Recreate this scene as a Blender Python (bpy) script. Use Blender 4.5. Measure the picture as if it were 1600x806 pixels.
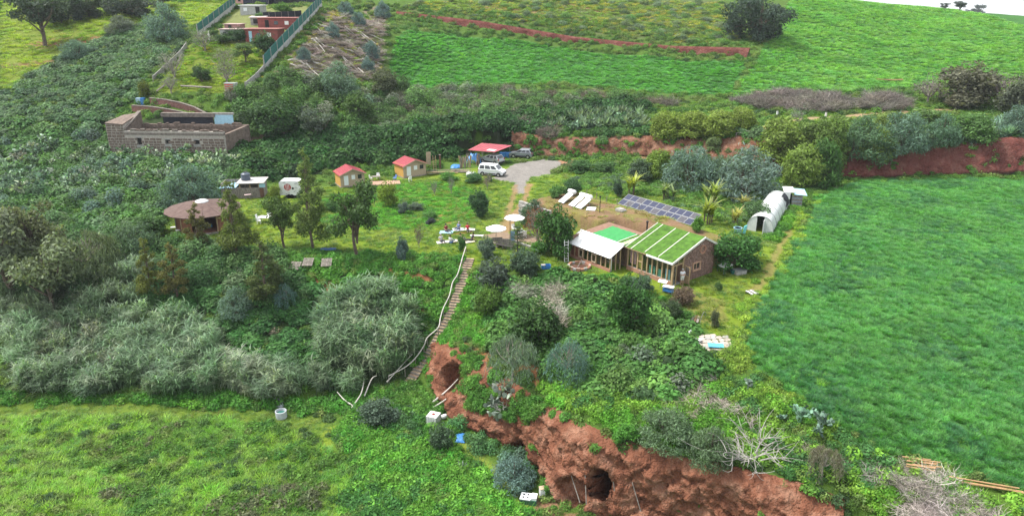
import bpy, math, random
import numpy as np
for _o in list(bpy.data.objects): bpy.data.objects.remove(_o)
scene=bpy.context.scene; COL=scene.collection
rnd=random.Random(7); RNG=np.random.default_rng(11)
R=math.radians
# ------------------------------------------------------------------ camera, sky, sun, exposure
CAMZ=28.0; PITCH=R(20.0); FPX=1142.0; U0,V0=800.0,403.0
cam=bpy.data.cameras.new('camera'); camo=bpy.data.objects.new('camera',cam); COL.objects.link(camo)
camo.location=(0,0,CAMZ); camo.rotation_euler=(R(90)-PITCH,0,0)
cam.sensor_width=36; cam.lens=36*FPX/1600; cam.clip_start=.5; cam.clip_end=3000
scene.camera=camo
SUN_EL,SUN_AZ=R(58),R(282)      # azimuth clockwise from +Y: veiled sun high on the left, a little behind the scene
world=bpy.data.worlds.new('World'); scene.world=world; world.use_nodes=True
_n=world.node_tree.nodes; _l=world.node_tree.links
_bg=_n['Background']
_sky=_n.new('ShaderNodeTexSky'); _sky.sky_type='NISHITA'; _sky.sun_disc=False; _sky.sun_elevation=SUN_EL; _sky.sun_rotation=SUN_AZ
_sky.air_density=1.0; _sky.dust_density=6.0; _sky.ozone_density=1.0
_mx=_n.new('ShaderNodeMix'); _mx.data_type='RGBA'; _mx.inputs[0].default_value=.6     # an even veil of bright cloud over the clear sky
_l.new(_sky.outputs[0],_mx.inputs[6]); _mx.inputs[7].default_value=(9.0,9.3,9.6,1)
_l.new(_mx.outputs[2],_bg.inputs[0]); _bg.inputs[1].default_value=.1
sun=bpy.data.lights.new('sun','SUN'); suno=bpy.data.objects.new('sun',sun); COL.objects.link(suno)
sun.energy=3.0; sun.angle=R(10); sun.color=(1,.96,.9)
_d=(math.sin(SUN_AZ)*math.cos(SUN_EL),math.cos(SUN_AZ)*math.cos(SUN_EL),math.sin(SUN_EL))
from mathutils import Vector, Matrix
suno.rotation_euler=Vector(_d).to_track_quat('Z','Y').to_euler()
vs=scene.view_settings; vs.view_transform='Standard'; vs.look='None'; vs.exposure=1.1; vs.gamma=1; vs.use_curve_mapping=False
cy=scene.cycles
cy.max_bounces=5; cy.diffuse_bounces=3; cy.glossy_bounces=2; cy.transmission_bounces=4; cy.transparent_max_bounces=8
cy.volume_bounces=0; cy.sample_clamp_indirect=6; cy.use_denoising=True; cy.denoising_prefilter='NONE'
_cp,_sp=math.cos(PITCH),math.sin(PITCH)
def ray(u,v):
    a=(u-U0)/FPX; b=-(v-V0)/FPX
    return (a, _cp+b*_sp, -_sp+b*_cp)
def at_z(u,v,z):
    d=ray(u,v); t=(z-CAMZ)/d[2]; return (d[0]*t,d[1]*t,z)
def at_y(u,v,Y):
    d=ray(u,v); t=Y/d[1]; return (d[0]*t,Y,CAMZ+d[2]*t)
def project(x,y,z):
    f=y*_cp-(z-CAMZ)*_sp; w=y*_sp+(z-CAMZ)*_cp
    return U0+FPX*x/f, V0-FPX*w/f
# ---- terrain: survey points (u, v, elevation) / (u, v, Y distance) and break lines, triangulated
TZ=lambda L:[at_z(*c) for c in L]
TY=lambda L:[at_y(*c) for c in L]
PTS=TZ([(500,350,0),(600,340,0),(700,340,0),(800,330,0),(900,400,0),(1000,350,.3),(1050,450,-.2),(1120,440,-.2),(1180,390,0),
(1250,330,.2),(880,300,.2),(960,300,.4),(1100,320,.3),(740,390,0),(560,380,-.2),(430,350,0),(320,365,0),(260,360,0),(400,310,.3),
(450,305,.4),(550,292,.4),(645,280,.5),(768,275,.5),(830,262,.6),(700,300,.2),(900,262,.7),(990,270,.7),(850,330,0),
(1300,300,.2),(1450,290,.3),(1600,282,.3),(1750,282,.3),(1600,400,-.2),(1400,400,-.1),(1250,450,-.3),(1200,520,-.6),(1400,550,-.7),(1600,550,-.7),
(1600,700,-1.3),(1450,690,-1.3),(1300,640,-1.3),(1600,806,-1.8),(1350,720,-2.1),(1500,780,-2.2),(1420,790,-3.0),(1420,900,-5),(1600,950,-4),
(850,430,-.3),(950,440,-.4),(1040,500,-1),(900,500,-1.6),(820,480,-1.9),(1000,560,-1.8),(1100,560,-1.2),(1130,620,-1.8),(1060,640,-2.3),
(950,610,-2.6),(880,600,-3),(800,550,-3.4),(760,450,-1.7),(760,500,-3.3),(1200,680,-2.5),
(640,420,-.8),(560,420,-1),(460,420,-1),(600,500,-4.5),(560,600,-8.4),(480,450,-2.6),(400,470,-3.2),(300,420,-1.5),(200,420,-2),
(100,400,-1.5),(0,400,-1.5),(0,480,-4.5),(100,480,-4.5),(250,490,-4.5),(400,540,-6),(300,560,-7),(150,560,-7),(0,560,-7.5),(0,640,-9),
(200,620,-8.8),(400,640,-9.3),(540,645,-9.3),(600,680,-9.5),(700,740,-9.7),(800,800,-9.7),(0,806,-7),(100,720,-8.3),(250,806,-8.2),
(250,710,-9),(400,720,-9),(400,806,-8.8),(550,806,-9.5),(700,806,-9.8),(-100,700,-8),(600,950,-9.8),(900,950,-9.8),(200,950,-8),
(0,330,.5),(100,330,.5),(200,330,.3),(250,290,1),(100,260,2),(0,260,2.5),(180,243,3),(280,245,3),(370,243,3.1),(-120,330,.8),(-120,450,-3)])
PTS+=TY([(1250,187,137),(1400,178,139),(1480,174,141),(1600,170,143),(1040,172,148),(900,165,145),(700,175,140),(600,200,132),(1150,183,140),
(620,130,155),(850,135,157),(1000,145,157),(1140,150,158),(800,160,147),(1300,150,152),(1500,140,155),
(1300,100,185),(1500,115,168),(1600,115,168),(1600,22,250),(1500,12,258),(1400,2,265),(1200,-22,275),(1000,-35,270),(800,-20,235),(400,-15,205),(0,-40,210),
(1350,50,218),(1550,60,205),(400,125,135),(470,60,150),(500,10,172),(320,60,152),(280,150,130),(200,120,138),(100,100,145),(0,140,140),
(0,60,165),(0,10,185),(200,40,165),(250,168,127),(100,180,127),(0,190,127),(185,205,123.5),(550,100,150),(560,40,170),(450,150,130),(365,205,124),(300,180,126),(-150,100,150),(-150,200,128)])
PTS+=[(260,330,10),(150,340,14),(50,380,18),(-80,360,22),(-200,300,30),(-320,150,14),(320,150,8),(320,300,12),(420,60,0),(-400,60,2),(520,600,4),(0,620,10),(-420,600,16),
    (120,20,-8),(-120,20,-7),(0,5,-10),(-420,-10,0),(520,-10,0),(-180,110,4)]
CLIFF_TOP=TZ([(690,528,-5.2),(705,540,-4.6),(740,548,-4.3),(780,590,-4),(830,620,-3.8),(880,650,-3.6),(940,680,-3.5),(1000,700,-3.5),(1060,712,-3.5),(1130,730,-3.4),(1200,745,-3.4),(1260,765,-3.5),(1320,790,-3.9)])
CLIFF_BOT=TZ([(672,578,-7.2),(690,612,-8.2),(705,656,-8.8),(760,682,-9),(800,702,-9.3),(845,737,-9.5),(875,787,-9.6),(930,804,-9.6),(1000,822,-9.6),(1060,840,-9.6),(1130,860,-9.6),(1200,885,-9.6),(1260,915,-9.6),(1320,950,-9.6)])
BREAKS=[CLIFF_TOP,CLIFF_BOT,
 TZ([(737,395,0),(720,450,-2.3),(700,500,-4.3),(672,555,-6.6),(640,600,-8.4)]),
 TZ([(395,283,.8),(430,274,.8),(500,268,.8),(560,262,.8),(650,255,.8),(720,246,.8),(800,242,.8),(860,246,.8)])+TY([(920,247,126.4),(1000,245,126),(1070,247,122.8),(1130,259,118.4),(1200,277,114.6),(1260,281,113.4),(1340,278.5,114),(1420,277,114),(1500,275,114),(1600,272,114),(1750,272,114)]),
 TY([(385,232,124),(430,225,125),(500,222,125),(560,215,125),(650,208,126),(740,200,127.5),(800,203,129),(870,214,128.6),(940,213,128.4),(1000,212,128),(1080,213,126),(1140,212,123),(1200,212,120),(1270,222,117.5),(1340,232,117),(1420,228,117),(1500,222,117),(1600,212,117),(1750,212,117)]),
 TY([(610,40,195),(750,55,192),(900,75,189.5),(1050,88,184.5),(1165,94,180)]),
 TY([(620,18,198),(750,33,194),(900,58,191),(1050,72,186),(1172,75,181.5)])]
OUTX=(-420,520)
def _triangulate():
    from mathutils import Vector
    from mathutils.geometry import delaunay_2d_cdt
    V=list(PTS); E=[]
    for L in BREAKS:
        b=len(V); V+=L; E+=[(b+i,b+i+1) for i in range(len(L)-1)]
    r=delaunay_2d_cdt([Vector((p[0],p[1])) for p in V],E,[],0,1e-4)
    vo,tris,ov=r[0],r[2],r[3]
    z=np.zeros(len(vo)); bad=0
    for i,o in enumerate(ov):
        if o: z[i]=V[o[0]][2]
        else: bad+=1; print('crossing at',vo[i],project(vo[i][0],vo[i][1],0))
    return np.array([tuple(v) for v in vo]),z,tris
def tri_heights(gx,gy):
    P,z,tris=_triangulate()
    H=np.zeros((len(gx),len(gy)))
    for t in tris:
        (x0,y0),(x1,y1),(x2,y2)=P[t[0]],P[t[1]],P[t[2]]
        D=(y1-y2)*(x0-x2)+(x2-x1)*(y0-y2)
        if abs(D)<1e-9: continue
        i0,i1=np.searchsorted(gx,[min(x0,x1,x2)-1e-6,max(x0,x1,x2)+1e-6]); j0,j1=np.searchsorted(gy,[min(y0,y1,y2)-1e-6,max(y0,y1,y2)+1e-6])
        if i1<=i0 or j1<=j0: continue
        X,Y=np.meshgrid(gx[i0:i1],gy[j0:j1],indexing='ij')
        a=((y1-y2)*(X-x2)+(x2-x1)*(Y-y2))/D; b=((y2-y0)*(X-x2)+(x0-x2)*(Y-y2))/D; c=1-a-b
        m=(a>=-1e-7)&(b>=-1e-7)&(c>=-1e-7)
        sub=H[i0:i1,j0:j1]; sub[m]=(a*z[t[0]]+b*z[t[1]]+c*z[t[2]])[m]
    return H
def _axis(lo,hi,fine0,fine1,st,grow):
    a=list(np.arange(fine0,fine1+1e-6,st)); s=st
    x=a[-1]
    while x<hi: s*=grow; x+=s; a.append(x)
    s=st; x=a[0]; pre=[]
    while x>lo: s*=grow; x-=s; pre.append(x)
    return np.array(pre[::-1]+a)
GX=_axis(-400,500,-62,66,.32,1.05); GY=_axis(12,560,36,130,.32,1.025)
def _seg_dist(X,Y,L):
    d=np.full(X.shape,1e9)
    for (x0,y0,_),(x1,y1,_) in zip(L[:-1],L[1:]):
        dx,dy=x1-x0,y1-y0; q=dx*dx+dy*dy
        t=np.clip(((X-x0)*dx+(Y-y0)*dy)/q,0,1)
        d=np.minimum(d,np.hypot(X-x0-t*dx,Y-y0-t*dy))
    return d
def vnoise(x,y,seed=0):
    """smooth value noise, about -1..1"""
    x=np.asarray(x,float); y=np.asarray(y,float)
    xi=np.floor(x).astype(np.int64); yi=np.floor(y).astype(np.int64); fx=x-xi; fy=y-yi
    fx=fx*fx*(3-2*fx); fy=fy*fy*(3-2*fy)
    def h(a,b):
        n=(a*374761393+b*668265263+seed*1274126177)&0xffffffff
        n=((n^(n>>13))*1274126177)&0xffffffff
        return ((n^(n>>16))&0xffff)/32767.5-1
    return (h(xi,yi)*(1-fx)+h(xi+1,yi)*fx)*(1-fy)+(h(xi,yi+1)*(1-fx)+h(xi+1,yi+1)*fx)*fy
def fbm(x,y,seed=0,o=4):
    s=0;a=1.0;n=0
    for k in range(o): s=s+a*vnoise(x,y,seed+k); n+=a; a*=.5; x=x*2.03+5.1; y=y*2.03+1.7
    return s/n
_GXX,_GYY=np.meshgrid(GX,GY,indexing='ij')
H=tri_heights(GX,GY)
_steep=np.minimum.reduce([_seg_dist(_GXX,_GYY,BREAKS[k]) for k in (0,1,3,4)])
_w=np.clip((_steep-.5)/4.0,0.02,1)
for _ in range(22):
    S=H.copy(); S[1:-1,1:-1]=(H[:-2,1:-1]+H[2:,1:-1]+H[1:-1,:-2]+H[1:-1,2:])/4
    H=H+(S-H)*_w*.9
H=H+fbm(_GXX/7,_GYY/7,3,4)*.22*np.clip(_GYY/60,.6,2.5)
def hz(x,y):
    x=np.asarray(x,float);y=np.asarray(y,float)
    i=np.clip(np.searchsorted(GX,x)-1,0,len(GX)-2); j=np.clip(np.searchsorted(GY,y)-1,0,len(GY)-2)
    a=np.clip((x-GX[i])/(GX[i+1]-GX[i]),0,1); b=np.clip((y-GY[j])/(GY[j+1]-GY[j]),0,1)
    return (H[i,j]*(1-a)+H[i+1,j]*a)*(1-b)+(H[i,j+1]*(1-a)+H[i+1,j+1]*a)*b
def ground(u,v):
    """the point of the terrain seen at photograph position (u, v)"""
    d=ray(u,v); t=np.arange(25,620,.15); X=d[0]*t; Y=d[1]*t; Z=CAMZ+d[2]*t
    m=Z<hz(X,Y); k=int(np.argmax(m)) if m.any() else len(t)-1
    x,y=float(X[k]),float(Y[k]); return (x,y,float(hz(x,y)))
# ------------------------------------------------------------------ helpers
class MB:
    """collects faces; build() links them as ONE mesh object"""
    def __init__(s): s.v=[]; s.f=[]
    def add(s,v,f):
        b=len(s.v); s.v+=[tuple(p) for p in v]; s.f+=[tuple(i+b for i in q) for q in f]; return s
    def box(s,c,d,rz=0,rx=0,ry=0):
        m=(Matrix.Rotation(rz,3,'Z')@Matrix.Rotation(ry,3,'Y')@Matrix.Rotation(rx,3,'X'))
        c=Vector(c); h=[x/2 for x in d]
        v=[c+m@Vector((x*h[0],y*h[1],z*h[2])) for z in(-1,1) for y in(-1,1) for x in(-1,1)]
        return s.add(v,[(0,2,3,1),(4,5,7,6),(0,1,5,4),(2,6,7,3),(0,4,6,2),(1,3,7,5)])
    def bx(s,x0,x1,y0,y1,z0,z1): return s.box(((x0+x1)/2,(y0+y1)/2,(z0+z1)/2),(x1-x0,y1-y0,z1-z0))
    def hexa(s,lo,hi):
        n=len(lo); 
        return s.add(list(lo)+list(hi),[tuple(range(n))[::-1],tuple(range(n,2*n))]+[(i,(i+1)%n,n+(i+1)%n,n+i) for i in range(n)])
    def slab(s,q,t):
        """a polygon of 3-D points given thickness t against its normal"""
        q=[Vector(p) for p in q]; n=(q[1]-q[0]).cross(q[2]-q[0]).normalized()
        if n.z<0: q=q[::-1]; n=-n
        return s.hexa([p-n*t for p in q],q)
    def tube(s,pts,r,n=6,cap=True):
        pts=[Vector(p) for p in pts]; rs=r if isinstance(r,(list,tuple)) else [r]*len(pts)
        b=len(s.v); up=Vector((0,0,1))
        for i,p in enumerate(pts):
            t=(pts[min(i+1,len(pts)-1)]-pts[max(i-1,0)]).normalized()
            a=t.cross(up if abs(t.z)<.95 else Vector((1,0,0))).normalized(); c=t.cross(a)
            for k in range(n):
                an=2*math.pi*k/n; s.v.append(tuple(p+(a*math.cos(an)+c*math.sin(an))*rs[i]))
        for i in range(len(pts)-1):
            for k in range(n):
                s.f.append((b+i*n+k,b+i*n+(k+1)%n,b+(i+1)*n+(k+1)%n,b+(i+1)*n+k))
        if cap: s.f.append(tuple(b+k for k in range(n))[::-1]); s.f.append(tuple(b+(len(pts)-1)*n+k for k in range(n)))
        return s
    def lathe(s,prof,n=16,c=(0,0,0),axis='Z',a0=0):
        b=len(s.v)
        for r,z in prof:
            for k in range(n):
                a=a0+2*math.pi*k/n; x,y=r*math.cos(a),r*math.sin(a)
                p=(x,y,z) if axis=='Z' else ((z,x,y) if axis=='X' else (x,z,y))
                s.v.append((p[0]+c[0],p[1]+c[1],p[2]+c[2]))
        for i in range(len(prof)-1):
            for k in range(n):
                s.f.append((b+i*n+k,b+i*n+(k+1)%n,b+(i+1)*n+(k+1)%n,b+(i+1)*n+k))
        s.f.append(tuple(b+k for k in range(n))[::-1]); s.f.append(tuple(b+(len(prof)-1)*n+k for k in range(n)))
        return s
    def build(s,name,mat,parent=None,origin=None,smooth=False,kind=None):
        me=bpy.data.meshes.new(name)
        v=s.v if origin is None else [(a-origin[0],b-origin[1],c-origin[2]) for a,b,c in s.v]
        me.from_pydata(v,[],s.f); me.update()
        if smooth: me.polygons.foreach_set('use_smooth',[True]*len(me.polygons))
        return link(name,me,mat,parent,kind)
def link(name,me,mat=None,parent=None,kind=None):
    o=bpy.data.objects.new(name,me); COL.objects.link(o)
    if mat is not None and not len(me.materials): me.materials.append(mat)
    if parent is not None: o.parent=parent
    if kind: o['kind']=kind
    return o
def tag(o,label,cat,group=None):
    o['label']=label; o['category']=cat
    if group: o['group']=group
    return o
def thing(name,label,cat,loc,rz=0,group=None,sc=1):
    o=bpy.data.objects.new(name,None); COL.objects.link(o); o.location=loc; o.rotation_euler=(0,0,rz)
    o.scale=(sc,sc,sc) if not isinstance(sc,tuple) else sc; o.empty_display_size=.2
    return tag(o,label,cat,group)
def put(o,loc,rz=0): o.location=loc; o.rotation_euler=(0,0,rz); return o
def world_ang(p,q): return math.atan2(q[1]-p[1],q[0]-p[0])
def mesh_np(name,V,F,attrs=None,smooth=False):
    """mesh from numpy arrays; F (n,3|4); attrs {name:(type,domain,array)}"""
    me=bpy.data.meshes.new(name); k=F.shape[1]
    me.vertices.add(len(V)); me.vertices.foreach_set('co',np.ascontiguousarray(V,np.float32).ravel())
    me.loops.add(F.size); me.loops.foreach_set('vertex_index',np.ascontiguousarray(F,np.int32).ravel())
    me.polygons.add(len(F)); me.polygons.foreach_set('loop_start',np.arange(0,F.size,k,dtype=np.int32))
    me.polygons.foreach_set('loop_total',np.full(len(F),k,np.int32))
    if smooth: me.polygons.foreach_set('use_smooth',np.ones(len(F),bool))
    for an,(ty,dom,a) in (attrs or {}).items():
        at=me.attributes.new(an,ty,dom)
        at.data.foreach_set({'FLOAT':'value','FLOAT_COLOR':'color','FLOAT_VECTOR':'vector','INT':'value'}[ty],np.ascontiguousarray(a).ravel())
    me.update(); me.validate(); return me
def in_poly(X,Y,P):
    X=np.asarray(X,float);Y=np.asarray(Y,float); r=np.zeros(X.shape,bool); n=len(P)
    for i in range(n):
        x0,y0=P[i][:2]; x1,y1=P[(i+1)%n][:2]
        if y0==y1: continue
        c=((y0>Y)!=(y1>Y))&(X<(x1-x0)*(Y-y0)/(y1-y0)+x0); r^=c
    return r
def wpoly(L): return [ground(u,v) for u,v in L]
# ------------------------------------------------------------------ materials
MATS={}
def _nodes(name):
    m=bpy.data.materials.new(name); m.use_nodes=True; nt=m.node_tree; MATS[name]=m
    return m,nt.nodes,nt.links,nt.nodes['Principled BSDF']
def mat(name,col,rough=.7,var=.25,scale=3.0,bump=0,metal=0,col2=None,spec=.3,stretch=None,bscale=None):
    if name in MATS: return MATS[name]
    m,n,l,b=_nodes(name)
    b.inputs['Roughness'].default_value=rough; b.inputs['Metallic'].default_value=metal; b.inputs['Specular IOR Level'].default_value=spec
    tc=n.new('ShaderNodeTexCoord'); src=tc.outputs['Object']
    if stretch:
        mp=n.new('ShaderNodeMapping'); mp.inputs['Scale'].default_value=stretch; l.new(src,mp.inputs[0]); src=mp.outputs[0]
    no=n.new('ShaderNodeTexNoise'); no.inputs['Scale'].default_value=scale; no.inputs['Detail'].default_value=5; no.inputs['Roughness'].default_value=.65; l.new(src,no.inputs['Vector'])
    rp=n.new('ShaderNodeValToRGB'); rp.color_ramp.elements[0].position=.3; rp.color_ramp.elements[1].position=.7
    c2=col2 or tuple(c*(1-var*1.6) for c in col); rp.color_ramp.elements[0].color=(*c2,1); rp.color_ramp.elements[1].color=(*[min(1,c*(1+var*.5)) for c in col],1)
    l.new(no.outputs[0],rp.inputs[0]); l.new(rp.outputs[0],b.inputs['Base Color'])
    if bump:
        n2=n.new('ShaderNodeTexNoise'); n2.inputs['Scale'].default_value=bscale or scale*3; n2.inputs['Detail'].default_value=4; l.new(src,n2.inputs['Vector'])
        bp=n.new('ShaderNodeBump'); bp.inputs['Strength'].default_value=bump; bp.inputs['Distance'].default_value=.05; l.new(n2.outputs[0],bp.inputs['Height']); l.new(bp.outputs[0],b.inputs['Normal'])
    return m
def mat_brick(name,c1,c2,mortar,bw,bh,ms=.02,bump=.6):
    m,n,l,b=_nodes(name); b.inputs['Roughness'].default_value=.9
    tc=n.new('ShaderNodeTexCoord'); mp=n.new('ShaderNodeMapping'); mp.inputs['Rotation'].default_value=(R(90),0,0)
    l.new(tc.outputs['Object'],mp.inputs[0])
    br=n.new('ShaderNodeTexBrick'); br.inputs['Color1'].default_value=(*c1,1); br.inputs['Color2'].default_value=(*c2,1); br.inputs['Mortar'].default_value=(*mortar,1)
    br.inputs['Scale'].default_value=1; br.inputs['Brick Width'].default_value=bw; br.inputs['Row Height'].default_value=bh; br.inputs['Mortar Size'].default_value=ms
    l.new(mp.outputs[0],br.inputs[0]); l.new(br.outputs[0],b.inputs['Base Color'])
    bp=n.new('ShaderNodeBump'); bp.inputs['Strength'].default_value=bump; bp.inputs['Distance'].default_value=.03; bp.invert=True; l.new(br.outputs['Fac'],bp.inputs['Height']); l.new(bp.outputs[0],b.inputs['Normal'])
    return m
def mat_glass(name,tint=(.88,.93,.93),alpha=.5):
    m,n,l,b=_nodes(name); out=n['Material Output']
    g=n.new('ShaderNodeBsdfGlossy'); g.inputs['Roughness'].default_value=.03; g.inputs[0].default_value=(.9,.95,1,1)
    t=n.new('ShaderNodeBsdfTransparent'); t.inputs[0].default_value=(*tint,1)
    fr=n.new('ShaderNodeLayerWeight'); fr.inputs[0].default_value=.5
    pw=n.new('ShaderNodeMath'); pw.operation='POWER'; pw.inputs[1].default_value=4; l.new(fr.outputs['Facing'],pw.inputs[0])
    ad=n.new('ShaderNodeMath'); ad.operation='MULTIPLY_ADD'; ad.inputs[1].default_value=.5; ad.inputs[2].default_value=.06; l.new(pw.outputs[0],ad.inputs[0])
    mx=n.new('ShaderNodeMixShader'); l.new(ad.outputs[0],mx.inputs[0]); l.new(t.outputs[0],mx.inputs[1]); l.new(g.outputs[0],mx.inputs[2]); l.new(mx.outputs[0],out.inputs[0]); n.remove(b)
    return m
def mat_leaf(name,gloss=.25,trans=.3,vscale=.35,vamt=.35):
    """foliage: the plant's own tint (attribute of the object or of the scattered point), varied leaf by leaf and in drifts"""
    m,n,l,b=_nodes(name); out=n['Material Output']
    at=n.new('ShaderNodeAttribute'); at.attribute_type='INSTANCER'; at.attribute_name='tint'
    av=n.new('ShaderNodeAttribute'); av.attribute_type='GEOMETRY'; av.attribute_name='var'
    ge=n.new('ShaderNodeNewGeometry'); no=n.new('ShaderNodeTexNoise'); no.inputs['Scale'].default_value=vscale; no.inputs['Detail'].default_value=3; l.new(ge.outputs['Position'],no.inputs['Vector'])
    a=n.new('ShaderNodeMath'); a.operation='MULTIPLY_ADD'; a.inputs[1].default_value=1.05; a.inputs[2].default_value=.45; l.new(av.outputs['Fac'],a.inputs[0])
    c=n.new('ShaderNodeMath'); c.operation='MULTIPLY_ADD'; c.inputs[1].default_value=vamt*2; c.inputs[2].default_value=1-vamt; l.new(no.outputs[0],c.inputs[0])
    d=n.new('ShaderNodeMath'); d.operation='MULTIPLY'; l.new(a.outputs[0],d.inputs[0]); l.new(c.outputs[0],d.inputs[1])
    vm=n.new('ShaderNodeVectorMath'); vm.operation='SCALE'; l.new(at.outputs['Color'],vm.inputs[0]); l.new(d.outputs[0],vm.inputs['Scale'])
    b.inputs['Roughness'].default_value=.55; b.inputs['Specular IOR Level'].default_value=gloss; l.new(vm.outputs[0],b.inputs['Base Color'])
    tr=n.new('ShaderNodeBsdfTranslucent'); tm=n.new('ShaderNodeVectorMath'); tm.operation='MULTIPLY'; tm.inputs[1].default_value=(1.25,1.3,.6); l.new(vm.outputs[0],tm.inputs[0]); l.new(tm.outputs[0],tr.inputs[0])
    mx=n.new('ShaderNodeMixShader'); mx.inputs[0].default_value=trans; l.new(b.outputs[0],mx.inputs[1]); l.new(tr.outputs[0],mx.inputs[2]); l.new(mx.outputs[0],out.inputs[0])
    return m
def mat_ground():
    m,n,l,b=_nodes('ground_cover'); b.inputs['Roughness'].default_value=.95; b.inputs['Specular IOR Level'].default_value=.1
    at=n.new('ShaderNodeAttribute'); at.attribute_name='col'
    ge=n.new('ShaderNodeNewGeometry')
    f=None
    for sc,am in ((.25,.35),(1.7,.4),(9,.45)):
        no=n.new('ShaderNodeTexNoise'); no.inputs['Scale'].default_value=sc; no.inputs['Detail'].default_value=4; no.inputs['Roughness'].default_value=.7; l.new(ge.outputs['Position'],no.inputs['Vector'])
        c=n.new('ShaderNodeMath'); c.operation='MULTIPLY_ADD'; c.inputs[1].default_value=am*2; c.inputs[2].default_value=1-am; l.new(no.outputs[0],c.inputs[0])
        if f is None: f=c.outputs[0]
        else:
            d=n.new('ShaderNodeMath'); d.operation='MULTIPLY'; l.new(f,d.inputs[0]); l.new(c.outputs[0],d.inputs[1]); f=d.outputs[0]
    vm=n.new('ShaderNodeVectorMath'); vm.operation='SCALE'; l.new(at.outputs['Color'],vm.inputs[0]); l.new(f,vm.inputs['Scale']); l.new(vm.outputs[0],b.inputs['Base Color'])
    bp=n.new('ShaderNodeBump'); bp.inputs['Strength'].default_value=.9; bp.inputs['Distance'].default_value=.12; l.new(f,bp.inputs['Height']); l.new(bp.outputs[0],b.inputs['Normal'])
    return m
def mat_earth(name,c1,c2,c3):
    m,n,l,b=_nodes(name); b.inputs['Roughness'].default_value=.95; b.inputs['Specular IOR Level'].default_value=.1
    ge=n.new('ShaderNodeNewGeometry'); no=n.new('ShaderNodeTexNoise'); no.inputs['Scale'].default_value=.6; no.inputs['Detail'].default_value=7; no.inputs['Roughness'].default_value=.7; l.new(ge.outputs['Position'],no.inputs['Vector'])
    rp=n.new('ShaderNodeValToRGB'); e=rp.color_ramp.elements; e[0].position=.32; e[0].color=(*c1,1); e[1].position=.7; e[1].color=(*c3,1); k=e.new(.5); k.color=(*c2,1); l.new(no.outputs[0],rp.inputs[0])
    vo=n.new('ShaderNodeTexVoronoi'); vo.inputs['Scale'].default_value=2.2; mp=n.new('ShaderNodeMapping'); mp.inputs['Scale'].default_value=(1,1,.7); l.new(ge.outputs['Position'],mp.inputs[0])
    nn=n.new('ShaderNodeTexNoise'); nn.inputs['Scale'].default_value=3; l.new(mp.outputs[0],nn.inputs['Vector']); ad=n.new('ShaderNodeVectorMath'); ad.operation='ADD'; l.new(mp.outputs[0],ad.inputs[0]); l.new(nn.outputs['Color'],ad.inputs[1]); l.new(ad.outputs[0],vo.inputs['Vector'])
    sc=n.new('ShaderNodeMath'); sc.operation='MULTIPLY_ADD'; sc.inputs[1].default_value=.35; sc.inputs[2].default_value=.8; l.new(vo.outputs['Color'],sc.inputs[0])
    vm=n.new('ShaderNodeVectorMath'); vm.operation='SCALE'; l.new(rp.outputs[0],vm.inputs[0]); l.new(sc.outputs[0],vm.inputs['Scale']); l.new(vm.outputs[0],b.inputs['Base Color'])
    n2=n.new('ShaderNodeTexNoise'); n2.inputs['Scale'].default_value=5; n2.inputs['Detail'].default_value=6; l.new(ge.outputs['Position'],n2.inputs['Vector'])
    hh=n.new('ShaderNodeMath'); hh.operation='ADD'; l.new(n2.outputs[0],hh.inputs[0]); l.new(vo.outputs['Distance'],hh.inputs[1])
    bp=n.new('ShaderNodeBump'); bp.inputs['Strength'].default_value=1; bp.inputs['Distance'].default_value=.15; l.new(hh.outputs[0],bp.inputs['Height']); l.new(bp.outputs[0],b.inputs['Normal'])
    return m
# ------------------------------------------------------------------ the ground
def sstep(x): x=np.clip(x,0,1); return x*x*(3-2*x)
HO=(16.25,68.95,-.2); HA=R(-52)          # the earth house: origin at its front corner, local X along the glazed front
_ca,_sa=math.cos(HA),math.sin(HA)
def hl(X,Y):                              # world -> house coordinates
    dx,dy=X-HO[0],Y-HO[1]; return dx*_ca+dy*_sa, -dx*_sa+dy*_ca
def hw(x,y,z=0): return (HO[0]+x*_ca-y*_sa, HO[1]+x*_sa+y*_ca, HO[2]+z)
_lx,_ly=hl(_GXX,_GYY)
_y0=np.where(_lx<-6.3,3.2,6.5)
MOUND=sstep((_lx+30)/3)*sstep((1.0-_lx)/2.5)*sstep((_ly-_y0)/.9)*sstep((14.5-_ly)/4)
H=H+MOUND*(2.35+.15*fbm(_GXX/2,_GYY/2,9,3))
_flat=sstep((_lx+15)/2)*sstep((2-_lx)/2)*sstep((_ly+5)/2)*sstep((7.2-_ly)/1)          # level ground under the house
H=H*(1-_flat)+np.where(_flat>0,-.2,0)*_flat
def level(u,v,r,z=None):
    """level a small pad"""
    global H
    p=ground(u,v); z=p[2] if z is None else z
    m=sstep((r+1.5-np.hypot(_GXX-p[0],_GYY-p[1]))/1.5); H=H*(1-m)+z*m
for a in ((547,288,3.2),(642,276,3.2),(768,274,3),(812,247,3),(765,258,4),(315,355,4.5),(390,308,3.5),(452,308,2),(1190,350,3),(1200,335,3),(1205,325,3),(1238,320,2)): level(*a)
LAWN=(.16,.235,.022)
GK=.8
colr=np.empty(H.shape+(3,)); colr[:]=(.075,.14,.022)
_jx=_GXX+fbm(_GXX/1.5,_GYY/1.5,21,3)*.9; _jy=_GYY+fbm(_GXX/1.5,_GYY/1.5,22,3)*1.4
ZONE=np.zeros(H.shape,int)
def zone(px,col,mix=1.0,wp=None,zid=None,jit=True):
    P=wp or wpoly(px); m=in_poly(_jx,_jy,P) if jit else in_poly(_GXX,_GYY,P)
    if zid: ZONE[m]=zid
    colr[m]=colr[m]*(1-mix)+np.array(col)*mix; return P
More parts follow.
